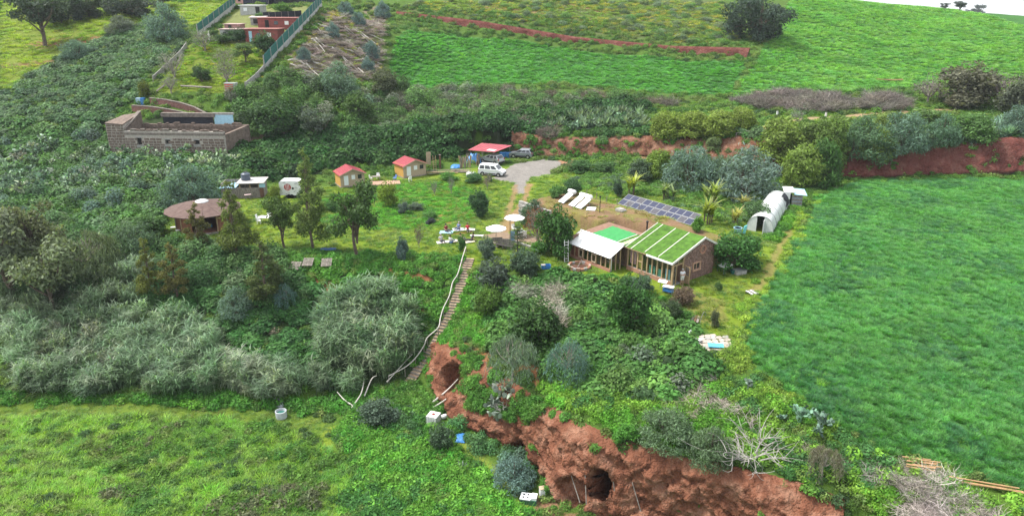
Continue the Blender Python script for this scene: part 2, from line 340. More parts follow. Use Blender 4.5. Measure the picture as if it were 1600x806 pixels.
def band(pxs,w,col,mix=1.0,zid=None):
    L=wpoly(pxs); d=_seg_dist(_jx*.4+_GXX*.6,_jy*.4+_GYY*.6,L); a=sstep((w*1.3-d)/(w*.6))[...,None]*mix
    if zid: ZONE[d<w]=zid
    colr[:]=colr*(1-a)+np.array(col)*a; return L
RED=(.30,.125,.062)
# terrace lawn and garden
Z_LAWN=zone([(240,372),(255,340),(300,330),(395,300),(440,290),(520,292),(600,276),(680,272),(735,262),(800,262),(840,275),(880,268),(960,275),(1100,300),(1160,350),(1230,330),(1262,330),(1250,370),(1225,420),(1190,470),(1150,545),(1080,500),(1060,470),(1000,450),(880,420),(740,420),(660,400),(560,392),(430,385)],LAWN)
zone([(490,350),(500,310),(600,285),(700,278),(760,300),(770,340),(700,358),(600,360)],(.085,.2,.02),.8)
for L in ([(680,345),(720,318)],[(700,350),(745,318)],[(560,310),(600,300)],[(700,368),(735,362)]): band(L,.35,RED,.7)
zone([(1060,470),(1090,455),(1130,470),(1135,500),(1100,510),(1065,490)],(.22,.17,.07),.6)
zone([(1290,300),(1340,284),(1600,277),(1750,277),(1800,850),(1600,775),(1530,750),(1450,725),(1380,700),(1320,680),(1260,640),(1200,590),(1150,550),(1165,510),(1200,450),(1230,400),(1250,360),(1270,330)],(.055,.16,.038))
Z_WHEAT=wpoly([(1282,306),(1340,284),(1600,277),(1750,277),(1800,850),(1600,772),(1530,748),(1450,722),(1380,697),(1320,672),(1260,634),(1205,590),(1155,548),(1170,510),(1205,450),(1235,400),(1255,360),(1270,330)])
Z_UP=zone([(1140,152),(1180,100),(1215,50),(1235,4),(1390,3),(1470,9),(1600,22),(1750,30),(1750,118),(1600,122),(1480,130),(1350,142),(1250,150)],(.05,.15,.03))
Z_F1=zone([(598,130),(618,62),(640,48),(700,53),(800,62),(900,79),(1050,92),(1165,99),(1140,150),(1000,143),(850,130),(700,132)],(.045,.15,.03))
# left hillside
zone([(0,140),(0,-20),(520,-20),(500,20),(420,110),(380,150),(240,150),(290,70),(180,45),(60,110)],(.15,.2,.028))
zone([(0,155),(60,110),(110,85),(180,50),(250,35),(295,60),(290,75),(230,120),(215,155),(175,175),(175,195),(0,200)],(.045,.075,.03))
zone([(430,110),(470,60),(520,15),(600,10),(600,60),(590,120),(560,132),(420,130)],(.19,.16,.11))
band([(65,68),(140,64)],2.2,(.26,.12,.07),.8); band([(0,103),(95,97)],.9,(.2,.11,.06),.8)
zone([(610,20),(640,8),(760,0),(1130,0),(1150,50),(1165,70),(1050,68),(900,52),(760,30)],(.10,.13,.045))
for a in ([(830,22),(860,30)],[(895,8),(940,16)],[(770,10),(800,12)]): band(a,2.6,(.28,.14,.08),.7)
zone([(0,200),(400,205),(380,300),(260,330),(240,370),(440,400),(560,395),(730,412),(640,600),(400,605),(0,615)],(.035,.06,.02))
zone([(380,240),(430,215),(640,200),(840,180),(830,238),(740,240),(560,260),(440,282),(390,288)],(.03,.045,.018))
zone([(740,430),(860,430),(1020,470),(1100,560),(1180,620),(1330,760),(1130,728),(960,682),(880,645),(780,590),(700,535),(690,500)],(.05,.095,.02))
zone([(0,620),(400,645),(540,650),(700,700),(860,800),(860,850),(0,850)],(.10,.19,.022))
zone([(0,645),(120,640),(330,700),(250,830),(0,830)],(.12,.22,.025),.8)
band([(-30,632),(150,640),(330,648),(450,655),(520,672)],1.0,(.15,.2,.03),.5,zid=3)
band([(520,672),(500,700),(520,760)],.8,(.2,.27,.03),.8)
band([(715,690),(760,730),(800,775),(830,800)],.8,(.2,.26,.04),.9,zid=3)
zone([(840,770),(900,770),(960,800),(1000,850),(840,850)],(.27,.15,.09))
zone([(318,62),(345,45),(372,14),(498,12),(470,48),(448,68),(400,72)],(.2,.19,.12),.45)
# yard, drive and paths
zone([(762,281),(790,266),(812,254),(845,250),(882,251),(892,257),(865,267),(838,277),(822,290),(815,303),(806,303),(803,293),(797,284)],(.25,.235,.215),zid=1)
zone([(872,250),(905,249),(895,259),(878,262)],(.36,.2,.12),zid=2)
band([(806,290),(800,315),(787,350),(775,366)],.42,(.26,.18,.09),.85,zid=2)
band([(828,288),(818,315),(802,340),(790,362)],.5,(.3,.19,.1),.9,zid=2)
zone([(735,366),(775,362),(800,364),(840,372),(862,385),(852,393),(815,382),(760,374)],(.27,.2,.14),zid=3)
band([(1232,355),(1215,395),(1200,430),(1175,455)],.45,(.27,.2,.09),.6,zid=3)
band([(1180,212),(1215,195),(1250,187),(1330,183),(1400,178),(1490,173)],1.1,(.36,.25,.15),.9,zid=2)
band([(1000,246),(1080,240),(1130,226),(1185,211)],.9,(.34,.19,.11),.85,zid=2)
band([(395,222),(440,214)],1.3,(.3,.2,.15),.8)
# bare red soil strips on the slope by the steps
for a,w in (([(445,437),(520,447)],.7),([(610,430),(660,434)],.8),([(650,470),(655,485)],.7),([(690,540),(715,545),(755,560)],.9),([(828,580),(860,592)],1.2),([(925,165),(1060,165)],1.0)): band(a,w,RED,.85)
# mound over the house: red-brown soil with thin dry grass
_mm=(MOUND>.15); _mk=sstep(fbm(_GXX/1.6,_GYY/1.6,31,4)*1.6+.65)[...,None]
_soil=np.array((.23,.13,.09))*_mk+np.array((.2,.165,.06))*(1-_mk)
colr[_mm]=(colr*.1+_soil*.9)[_mm]
# mixed stripes in the meadow
# drop ground faces where the rock sheets stand
def resample(L,n):
    L=np.array(L,float); d=np.concatenate([[0],np.cumsum(np.hypot(*np.diff(L[:,:2],axis=0).T))]); t=np.linspace(0,d[-1],n)
    return np.stack([np.interp(t,d,L[:,k]) for k in range(3)],1)
BANK_BOT=BREAKS[3][6:]; BANK_TOP=BREAKS[4][6:]
_cliffpoly=[p for p in CLIFF_TOP]+[p for p in CLIFF_BOT[::-1]]
_fx=(_GXX[:-1,:-1]+_GXX[1:,1:])/2; _fy=(_GYY[:-1,:-1]+_GYY[1:,1:])/2
CAVES=((703,588,2.6,2.2,3.6),(935,756,1.6,2.5,4.0),(976,776,1.3,2.0,3.0),(815,703,2.2,1.5,1.6),(893,772,2.6,2.6,.6))
_keep=np.ones(_fx.shape,bool)
for c in CAVES: p=ground(c[0],c[1]); _keep&=~(in_poly(_fx,_fy,_cliffpoly)&(np.hypot(_fx-p[0],_fy-p[1])<c[2]*.5+1.0))
colr*=GK
MG=mat_ground()
def ground_mesh():
    ni,nj=H.shape; idx=np.arange(ni*nj).reshape(ni,nj)
    F=np.stack([idx[:-1,:-1],idx[1:,:-1],idx[1:,1:],idx[:-1,1:]],-1)
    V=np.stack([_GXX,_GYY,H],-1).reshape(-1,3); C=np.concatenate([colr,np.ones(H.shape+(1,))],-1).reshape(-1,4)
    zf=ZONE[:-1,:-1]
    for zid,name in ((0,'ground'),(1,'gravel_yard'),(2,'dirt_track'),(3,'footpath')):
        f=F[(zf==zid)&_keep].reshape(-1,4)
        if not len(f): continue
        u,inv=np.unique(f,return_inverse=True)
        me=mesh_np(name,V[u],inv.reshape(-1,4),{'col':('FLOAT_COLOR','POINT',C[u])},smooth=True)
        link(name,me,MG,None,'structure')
def worley(x,y,seed=0):
    xi=np.floor(x).astype(np.int64); yi=np.floor(y).astype(np.int64); best=np.full(x.shape,9.0); val=np.zeros(x.shape); sec=np.full(x.shape,9.0)
    def hs(a,b,k):
        n=(a*374761393+b*668265263+(seed+k)*1274126177)&0xffffffff; n=((n^(n>>13))*1274126177)&0xffffffff; return ((n^(n>>16))&0xffff)/65535.0
    for di in(-1,0,1):
        for dj in(-1,0,1):
            a,b=xi+di,yi+dj; d=np.hypot(a+hs(a,b,1)-x,b+hs(a,b,2)-y); v=hs(a,b,3)
            sec=np.where(d<best,best,np.minimum(sec,d)); val=np.where(d<best,v,val); best=np.minimum(best,d)
    return best,sec-best,val
def rock_sheet(name,top,bot,ds,dz,amp,mt,caves=(),seed=1,out=.15,lip=1.0):
    n=int(np.hypot(*np.diff(np.array(top)[:,:2],axis=0).T).sum()/ds); T=resample(top,n); B=resample(bot,n)
    hgt=float(np.mean(T[:,2]-B[:,2])); m=max(4,int(hgt/dz))
    t=np.linspace(0,1,m); P=B[:,None]*(1-t)[None,:,None]+T[:,None]*t[None,:,None]
    tang=np.gradient(T[:,:2]+B[:,:2],axis=0); 
    for _ in range(30): tang[1:-1]=(tang[:-2]+tang[2:]+2*tang[1:-1])/4
    tang/=np.linalg.norm(tang,axis=1)[:,None]; nrm=np.stack([tang[:,1],-tang[:,0]],1)   # towards the camera side
    nrm[nrm[:,1]>0]*=-1
    S=(np.arange(n)*ds)[:,None]+0*t[None]; Z=P[...,2]
    d1,e1,v1=worley(S/1.5+.3*fbm(S,Z,5,2),Z/1.1,seed); d2,e2,v2=worley(S/.55,Z/.5,seed+9)
    gully=fbm(S/3.2,Z/9,seed+3,3)
    disp=amp*((v1-.5)*1.0+np.minimum(e1,.3)*1.0+(v2-.5)*.55+np.minimum(e2,.3)*.7+gully*1.1)+out
    edge=np.clip(np.minimum(t/.1,(1-t)/.12),0,1)[None]; disp=disp*edge
    # the foot flares, the brow rounds over
    P[...,:2]+=nrm[:,None]*disp[...,None]
    P[...,2]+=(v1-.5)*.25*amp*edge
    for (u,v,w,h,dep) in caves:
        # nearest sheet point in the picture's line of sight, then hollow a rounded tunnel into the bank
        d=np.array(ray(u,v)); d/=np.linalg.norm(d); q=P-np.array([0,0,CAMZ]); s=q@d; off=np.linalg.norm(q-s[...,None]*d,axis=-1)
        i,j=np.unravel_index(np.argmin(off),off.shape); c=P[i,j].copy()
        ax=((P[...,:2]-c[:2])@tang[i]); az=P[...,2]-c[2]; r=np.sqrt((ax/(w/2))**2+(az/(h/2))**2)
        push=dep*1.7*sstep((1.1-r)/.2)
        P[...,:2]-=nrm[i][None,None]*push[...,None]
        P[...,2]-=push*(.62 if dep>1.2 else .05)
    rows=[P]
    # brow: two more rows laid back over the ground, foot: one row forward
    b1=P[:,-1:].copy(); b1[...,:2]-=nrm[:,None]*lip; b1[...,2]=hz(b1[...,0],b1[...,1])+.02-.1
    f1=P[:,:1].copy(); f1[...,:2]+=nrm[:,None]*.5; f1[...,2]=np.minimum(hz(f1[...,0],f1[...,1]),P[:,:1,2])-.7
    P=np.concatenate([f1,P,b1],1); k=P.shape[1]
    idx=np.arange(n*k).reshape(n,k); F=np.stack([idx[:-1,:-1],idx[1:,:-1],idx[1:,1:],idx[:-1,1:]],-1).reshape(-1,4)
    link(name,mesh_np(name,P.reshape(-1,3),F),mt,None,'structure')
    return P
M_CLIFF=mat_earth('cliff_earth',(.085,.034,.021),(.175,.073,.043),(.3,.165,.11))
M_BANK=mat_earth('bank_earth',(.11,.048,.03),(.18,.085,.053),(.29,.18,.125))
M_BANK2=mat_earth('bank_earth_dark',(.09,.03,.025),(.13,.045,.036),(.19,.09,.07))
ground_mesh()
BK1=BK2=None
CL=rock_sheet('cliff',CLIFF_TOP,CLIFF_BOT,.16,.16,.55,M_CLIFF,caves=CAVES,out=.55,seed=3)
BK1=rock_sheet('earth_bank',BANK_TOP[:7],BANK_BOT[:7],.3,.25,.4,M_BANK,seed=5,out=.6)
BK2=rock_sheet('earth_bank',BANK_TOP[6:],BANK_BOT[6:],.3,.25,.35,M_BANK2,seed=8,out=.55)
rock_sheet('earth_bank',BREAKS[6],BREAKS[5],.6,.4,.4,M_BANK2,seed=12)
# ------------------------------------------------------------------ materials of built things
W_TIMBER=mat('pale_timber',(.42,.30,.17),.75,.3,8,stretch=(1,1,.2)); W_WHITE=mat('white_paint',(.78,.78,.76),.5,.08,3); W_WHITESHEET=mat('white_sheeting',(.74,.75,.76),.5,.05,1.1,spec=.4,col2=(.56,.56,.54))
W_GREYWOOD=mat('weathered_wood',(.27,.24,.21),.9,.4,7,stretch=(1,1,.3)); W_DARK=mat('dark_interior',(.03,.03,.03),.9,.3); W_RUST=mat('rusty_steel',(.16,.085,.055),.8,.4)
W_RED=mat('red_roof_sheet',(.30,.04,.055),.55,.12,1.6,col2=(.2,.035,.045)); W_CABINF=mat('pale_board',(.42,.33,.23),.7,.15,5); W_CABINS=mat('yellow_board',(.5,.29,.08),.65,.12,5)
W_TURF=mat('turf_mat',(.066,.155,.018),.95,.35,1.8,bump=.5); W_TARP=mat('green_tarp',(.03,.25,.06),.5,.15,2.5,bump=.25,bscale=4); W_GLASS=mat_glass('window_glass'); W_PALEGLASS=mat_glass('greenhouse_glass',(.62,.72,.72))
W_STEEL=mat('grey_steel',(.32,.33,.34),.45,.15,4,metal=.5); W_BLACK=mat('black_plastic',(.02,.02,.022),.5,.2); W_BLUE=mat('blue_plastic',(.05,.2,.5),.45,.15); W_PALEBLUE=mat('pale_blue_plastic',(.33,.55,.66),.5,.12)
W_CONC=mat('concrete',(.34,.33,.31),.9,.25,3,bump=.3); W_STONE=mat('dark_stone',(.27,.17,.135),.95,.4,4,bump=.6); W_MORTAR=mat('pale_mortar',(.39,.355,.31),.95,.25,4)
W_BRICK=mat_brick('red_brick',(.30,.12,.07),(.38,.18,.11),(.3,.24,.2),.25,.08,.012)
W_RUIN=mat('ruin_block',(.18,.138,.112),.95,.35,2.2,bump=.6,col2=(.085,.066,.054)); W_BROWN=mat('brown_shingle',(.115,.078,.065),.85,.3,2,col2=(.075,.045,.04),bump=.3); W_HUTWALL=mat('red_brown_board',(.24,.10,.065),.8,.3,6,stretch=(1,1,.15))
W_FILM=mat('tunnel_film',(.55,.58,.57),.35,.12,2,bump=.5,bscale=1.6,spec=.5); W_PV=mat('solar_cell',(.022,.028,.065),.22,.2,5,spec=.6); W_PV2=mat('solar_cell_grey',(.06,.058,.07),.25,.2,5,spec=.6); W_COLL=mat('collector_glass',(.72,.74,.76),.15,.05,2,spec=.7)
W_YELLOWCLOTH=mat('yellow_cloth',(.6,.45,.14),.9,.2,4); W_TEAL=mat('teal_cloth',(.12,.38,.35),.9,.3,4); W_PINK=mat('pink_cloth',(.6,.32,.34),.9,.2,4)
W_REDWALL=mat('red_painted_wall',(.27,.075,.065),.85,.25,2); W_WHITEWALL=mat('white_wall',(.42,.42,.40),.85,.2,1.5); W_MESH=mat('green_mesh',(.025,.13,.11),.8,.2,3); W_BMESH=mat('black_mesh',(.02,.022,.03),.85,.3,3)
W_TYRE=mat('tyre_rubber',(.015,.015,.016),.8,.2); W_RIM=mat('wheel_alloy',(.5,.5,.5),.35,.1,metal=.7); W_CARGLASS=mat('car_glass',(.03,.035,.04),.06,.1,spec=.8); W_LAMP=mat('lamp_glass',(.75,.76,.78),.1,.05,spec=.8); W_TAIL=mat('tail_lamp',(.4,.02,.02),.2,.1)
def jitter_stones(mb,w,hfun,x0=0,size=.24,depth=.06,seed=1,skip=None,y=0,axis='X',gap=.03,asp=1.5):
    """rows of uneven stones standing proud of a wall face in its plane (axis X: along local x at y; axis Y: along local y at x=y)"""
    g=random.Random(seed); z=0.02
    zmax=max(hfun(x0+w*k/20) for k in range(21))
    while z<zmax:
        h=size*g.uniform(.7,1.15); x=x0+g.uniform(-.3,0)*size
        while x<x0+w:
            l=size*asp*g.uniform(.6,1.3); xa,xb=max(x,x0),min(x+l,x0+w)
            if xb-xa>.06 and z+h*.8<hfun((xa+xb)/2) and not (skip and skip((xa+xb)/2,z+h/2)):
                d=depth*g.uniform(.5,1.3); j=lambda:g.uniform(-.012,.012); k=gap/2
                q=[(xa+k+j(),z+k+j()),(xb-k+j(),z+k+j()),(xb-k+j(),z+h-k+j()),(xa+k+j(),z+h-k+j())]
                f=[((a+b)/2*0+a*.85+.15*(xa+xb)/2,b*.85+.15*(z+h/2)) for a,b in q]
                if axis=='X': lo=[(a,y+.01,b) for a,b in q]; hi=[(a,y-d,b) for a,b in f]
                else: lo=[(y-.01,a,b) for a,b in q]; hi=[(y+d,a,b) for a,b in f]
                mb.hexa(lo,hi)
            x+=l
        z+=h
    return mb
# ------------------------------------------------------------------ the earth house
house=thing('earth_house','earth-sheltered stone house with glazed timber front and turf and white roofs','house',HO,HA)
RL,RD,RID=6.3,6.6,4.75; EV,PK,BK=2.62,4.3,3.35      # right wing: length, depth, ridge line; eave, peak, back eave heights
def hgt(y): return EV+(PK-EV)*y/RID if y<RID else PK+(BK-PK)*(y-RID)/(RD-RID)
m=MB(); m.bx(-RL,-.02,.02,RD-.3,-.5,.02); m.build('floor_slab',W_CONC,house)
m=MB(); m.bx(-RL,-.18,0,.22,-.5,.48); m.build('base_wall',W_BRICK,house)
m=MB(); m.bx(-RL,-.0,.03,.17,EV-.2,EV-.06); m.build('eave_beam',W_TIMBER,house)
NP=9
for i in range(NP+1):
    x=-RL+.07+i*(RL-.16)/NP; m=MB(); m.bx(x-.06,x+.06,.04,.18,.48,EV-.2); m.build('post',W_TIMBER,house)
    if i<NP:
        xa=x+.06; xb=x+(RL-.16)/NP-.06; m=MB(); m.bx(xa,xb,.10,.115,.485,EV-.205); m.build('pane',W_GLASS,house)
m=MB(); x=-RL+.07+2*(RL-.16)/NP; m.bx(x+.06,x+.63,.03,.17,1.35,1.43); m.bx(x+.06,x+.13,.03,.09,.5,2.4); m.build('window_frame',W_TIMBER,house)
# things hung and standing behind the glass
for xa,xb,z0,z1,mt in ((-6.0,-5.2,.8,2.3,W_PINK),(-5.0,-4.2,.6,2.2,W_YELLOWCLOTH),(-3.3,-2.5,.4,1.4,W_TEAL),(-2.2,-1.6,.3,1.3,W_TEAL),(-1.1,-.5,.4,1.6,W_PALEBLUE)):
    m=MB(); n=9
    lo=[(xa+(xb-xa)*k/n,.22+.04*math.sin(k*2.1),z0) for k in range(n+1)]; hi=[(p[0],p[1],z1) for p in lo]
    m.add(lo+hi,[(k,k+1,n+2+k,n+1+k) for k in range(n)]); m.build('curtain',mt,house)
m=MB(); m.bx(-RL,-.2,1.6,1.7,0,hgt(1.6)-.2); m.build('inner_wall',mat('brown_plaster',(.22,.13,.09),.9,.2),house)
# gable end: door bay, then masonry with a round and a square window
WX0=1.75
def ring(cx,cz,r,n=16): return [(cx+r*math.cos(2*math.pi*k/n),cz+r*math.sin(2*math.pi*k/n)) for k in range(n)]
m=MB()
prof=[(WX0,-.5),(RD,-.5),(RD,BK-.08),(RID,PK-.08),(WX0,hgt(WX0)-.08)]
m.hexa([(-.32,a,b) for a,b in prof],[(-.06,a,b) for a,b in prof]); m.build('gable_wall',W_MORTAR,house)
sk=lambda y,z: math.hypot(y-4.55,z-3.05)<.52 or (3.05<y<4.45 and .85<z<1.9)
m=jitter_stones(MB(),RD-WX0,lambda y:hgt(y)-.02,WX0,.2,.09,4,sk,y=-.06,axis='Y',asp=1.3); m.build('stonework',W_STONE,house,kind='stuff')
m=MB(); m.bx(-6.3,-.3,RD-.3,RD,-.5,BK-.08); m.build('back_wall',W_MORTAR,house)
wnd=MB(); 
o=ring(4.55,3.05,.5); i_=ring(4.55,3.05,.34)
wnd.v=[(-.055,a,b) for a,b in o]+[(.10,a,b) for a,b in o]+[(-.055,a,b) for a,b in i_]+[(.10,a,b) for a,b in i_]; n=16
wnd.f=[(k,(k+1)%n,n+(k+1)%n,n+k) for k in range(n)]+[(n+k,n+(k+1)%n,3*n+(k+1)%n,3*n+k) for k in range(n)]+[(3*n+k,3*n+(k+1)%n,2*n+(k+1)%n,2*n+k) for k in range(n)]
rw=wnd.build('round_window',mat('terracotta',(.36,.19,.13),.85,.2),house); m=MB(); m.hexa([(-.05,a,b) for a,b in i_],[(-.03,a,b) for a,b in i_]); m.build('pane',W_STONE,rw)
m=MB(); m.bx(-.055,.12,3.1,4.4,.88,1.05); m.bx(-.055,.1,3.1,4.4,1.72,1.86); m.bx(-.055,.1,3.1,3.25,1.05,1.72); m.bx(-.055,.1,4.22,4.4,1.05,1.72); m.bx(-.05,.05,3.7,3.76,1.05,1.72); sw=m.build('window',mat('salmon_frame',(.45,.27,.19),.8,.2),house)
m=MB(); m.bx(-.05,-.03,3.25,4.22,1.05,1.72); m.build('pane',W_CARGLASS,sw)
m=MB(); m.bx(-.18,0,0,.17,-.4,EV-.2); m.build('corner_post',W_TIMBER,house)
m=MB()
m.bx(-.16,-.02,.17,WX0,2.12,2.24); m.bx(-.16,-.02,WX0-.13,WX0-.002,-.3,hgt(WX0)-.12); m.bx(-.14,-.04,.85,.93,2.24,hgt(.85)-.14); m.bx(-.14,-.04,.62,.7,-.25,2.12); m.build('door_frame',W_TIMBER,house)
for ya,yb,z0,z1 in ((.17,.85,2.24,hgt(.5)-.16),(.93,WX0-.13,2.24,hgt(1.2)-.16),(.17,.62,.1,2.12)):
    m=MB(); m.bx(-.10,-.085,ya,yb,z0,z1); m.build('pane',W_GLASS,house)
dr=MB(); D0=(.02,WX0+.02); 
for a,b,c,d in ((0,.9,-.2,-.05),(0,.9,.8,.9),(0,.9,1.85,1.95),(0,.1,-.2,1.95),(.8,.9,-.2,1.95)): dr.bx(a,b,-.03,.03,c,d)
dr=dr.build('door',W_TIMBER,house); dr.location=(.03,WX0+.06,0); dr.rotation_euler=(0,0,R(-12))
m=MB(); m.bx(.1,.8,-.008,.008,.9,1.85); m.build('pane',W_GLASS,dr); m=MB(); m.bx(.1,.8,-.02,.02,-.05,.8); m.build('panel',W_TIMBER,dr)
# right roof
W_BATTEN=mat('grey_white_batten',(.58,.58,.52),.7,.2,6)
OV=.22
def rp(x,y,dz=0): return (x,y,hgt(y)+dz)
def fp(x,y,dz=0): return (x,y,EV+(PK-EV)*y/RID+dz)
m=MB(); m.slab([fp(-RL-.1,-OV),fp(.12,-OV),fp(.12,RID),fp(-RL-.1,RID)],.09); rf=m.build('roof',W_TIMBER,house)
m=MB(); m.slab([(-RL-.1,RID+.01,PK),(.12,RID+.01,PK),(.12,RD+.25,BK-.15),(-RL-.1,RD+.25,BK-.15)],.09); m.build('rear_roof',mat('grey_sheet',(.3,.27,.24),.7,.2),house)
bat=(-5.62,-3.85,-2.0)
edges=(-RL-.06,)+bat+(.04,)
for k in range(4):
    m=MB(); xa,xb=edges[k]+.05,edges[k+1]-.05; nn=8; 
    m.slab([fp(xa,-OV+.02,.05),fp(xb,-OV+.02,.05),fp(xb,RID+.02,.05),fp(xa,RID+.02,.05)],.045); m.build('turf_panel',W_TURF,rf)
for x in bat: m=MB(); m.slab([fp(x-.042,-.0 if x>-5 else -OV,.075),fp(x+.042,-.0 if x>-5 else -OV,.075),fp(x+.042,RID-.05,.075),fp(x-.042,RID-.05,.075)],.07); m.build('batten',W_BATTEN,rf)
m=MB(); m.slab([fp(.04,-OV-.03,.08),fp(.14,-OV-.03,.08),fp(.14,RID,.08),fp(.04,RID,.08)],.2); m.slab([(.04,RID+.015,PK+.08),(.14,RID+.015,PK+.08),(.14,RD+.27,BK-.07),(.04,RD+.27,BK-.07)],.2); m.slab([fp(-RL-.15,-OV-.02,.06),fp(-RL-.08,-OV-.02,.06),fp(-RL-.08,RID,.06),fp(-RL-.15,RID,.06)],.16); m.build('verge_trim',W_BATTEN,rf)
m=MB(); m.bx(-3.4,.13,-OV-.08,-OV-.005,EV-.2,EV+.0); m.build('gutter',W_WHITE,rf)
# left wing: lower glazed front under a white sheet roof, green tarp behind
LX0,LX1,LY=-13.1,-6.75,-2.1; LE,LT=1.72,2.68
m=MB(); m.bx(LX0,LX1,LY,LY+.25,-.5,.3); m.build('base_wall',W_BRICK,house)
m=MB(); m.bx(LX0,LX1,LY+.05,LY+.17,LE-.16,LE-.03); m.build('eave_beam',W_TIMBER,house)
NL=9; dx=(LX1-LX0-.14)/NL
for i in range(NL+1):
    x=LX0+.07+i*dx; m=MB(); m.bx(x-.055,x+.055,LY+.05,LY+.17,.3,LE-.16); m.build('post',W_TIMBER,house)
    if i<NL:
        m=MB(); m.bx(x+.055,x+dx-.055,LY+.1,LY+.112,.3,LE-.165); m.build('pane',W_GLASS if i not in(0,1) else mat('red_brown_panel',(.2,.08,.05),.8,.2),house)
for i in (2,5):
    x=LX0+.07+i*dx; m=MB(); 
    for a,b,c,d in ((0,dx,.42,.52),(0,dx,1.3,1.38),(0,.08,.42,1.38),(dx-.08,dx,.42,1.38)): m.bx(x+a,x+b,LY-.04,LY+.04,c,d)
    m.build('window_frame',W_CABINF,house)
m=MB(); m.bx(LX0,LX1,.6,.7,-.2,2.5); m.build('inner_wall',MATS['brown_plaster'],house)
m=MB(); m.bx(LX0,LX1,LY+.25,.6,-.3,-.1); m.build('floor_slab',W_CONC,house)
m=MB(); m.bx(LX0-.02,LX0+.2,LY+.25,4,-.5,2.5); m.build('end_wall',MATS['brown_plaster'],house)
for y0 in (-1.9,-1.2,-.5): 
    m=MB(); m.bx(LX1-.12,LX1,y0-.05,y0+.05,-.2,1.75+.4*(y0+2.1)); m.build('post',W_WHITE if y0<-1.5 else W_TIMBER,house)
    m=MB(); m.bx(LX1-.07,LX1-.055,y0+.05,y0+.65,.1,1.75+.4*(y0+2.1)); m.build('pane',W_GLASS,house)
def lp(x,y,dz=0): return (x,y,LE+(LT-LE)*(y-LY+.25)/(1.95)+dz)
m=MB(); m.slab([lp(LX0-.15,LY-.3),lp(LX1+.25,LY-.3),lp(LX1+.25,-.4),lp(LX0-.15,-.4)],.05); wr=m.build('white_roof',W_WHITESHEET,house)
m=MB(); m.tube([lp(LX0-.1,-.38,.1),lp(LX1+.3,-.38,.1)],.09,8); m.build('rolled_awning',W_COLL,wr)
m=MB(); m.slab([lp(LX0-.32,LY-.1,-.03),lp(LX0-.16,LY-.1,-.03),lp(LX0-.16,-.45,-.03),lp(LX0-.32,-.45,-.03)],.06); m.slab([lp(LX0,-.75,.012),lp(LX1+.2,-.85,.012),lp(LX1+.2,-.55,.012),lp(LX0,-.55,.012)],.01); m.build('grey_flashing',W_STEEL,wr)
bz=lambda y:LT-.1+.07*(y+.4)
m=MB(); m.slab([(LX0-.1,-.3,bz(-.3)-.02),(-6.4,-.3,bz(-.3)-.02),(-6.4,4.1,bz(4.1)-.02),(LX0-.1,4.1,bz(4.1)-.02)],.12); br=m.build('flat_roof',MATS['brown_plaster'],house)
m=MB(); nx,ny=14,8
for i in range(nx+1):
    for j in range(ny+1):
        x=-11.75+i*3.7/nx; y=-.05+j*3.3/ny; m.v.append((x,y,bz(y)+.06+.03*math.sin(i*1.9+j)+.025*math.sin(j*2.7)))
m.f=[(i*(ny+1)+j,(i+1)*(ny+1)+j,(i+1)*(ny+1)+j+1,i*(ny+1)+j+1) for i in range(nx) for j in range(ny)]
m.build('green_tarp',W_TARP,br,smooth=True)
for k,(xa,xb,mt) in enumerate(((-8.0,-7.93,W_WHITE),(-7.92,-7.35,W_TURF),(-7.34,-7.27,W_WHITE),(-7.26,-6.95,mat('mossy_sheet',(.3,.38,.16),.6,.2)),(-6.94,-6.87,W_WHITE),(-6.86,-6.5,W_TURF))):
    m=MB(); m.slab([(xa,-.2,bz(-.2)+.05),(xb,-.2,bz(-.2)+.05),(xb,3.3,bz(3.3)+.05),(xa,3.3,bz(3.3)+.05)],.05); m.build('turf_panel' if mt is W_TURF else ('batten' if mt is W_WHITE else 'clear_sheet'),mt,br)
fl=MB(); q=at_z(1010.6,361,2.2); p=(q[0]-HO[0],q[1]-HO[1]); fx,fy=p[0]*_ca+p[1]*_sa,-p[0]*_sa+p[1]*_ca
fl.lathe([(.09,2.0),(.09,3.45),(.16,3.46),(.16,3.55),(.05,3.65)],10,(fx,fy,0)); fl.build('flue_pipe',W_BLACK,house,smooth=False)
m=MB()
g=random.Random(5)
for k in range(28,46):
    x=-13.4-k*.33; m.box((x,2.9+.25*math.sin(k*.4)+g.uniform(-.1,.1),g.uniform(.3,2.2)),(g.uniform(.3,.55),.4,g.uniform(.25,.45)),g.uniform(-.3,.3),g.uniform(-.2,.2),g.uniform(-.2,.2))
    for z in(.2,.7,1.2,1.7,2.1): m.box((x+g.uniform(-.1,.1),2.95+g.uniform(-.1,.1),z),(.4,.4,.42),g.uniform(-.3,.3))
m.build('retaining_wall',W_CONC,house,kind='stuff')
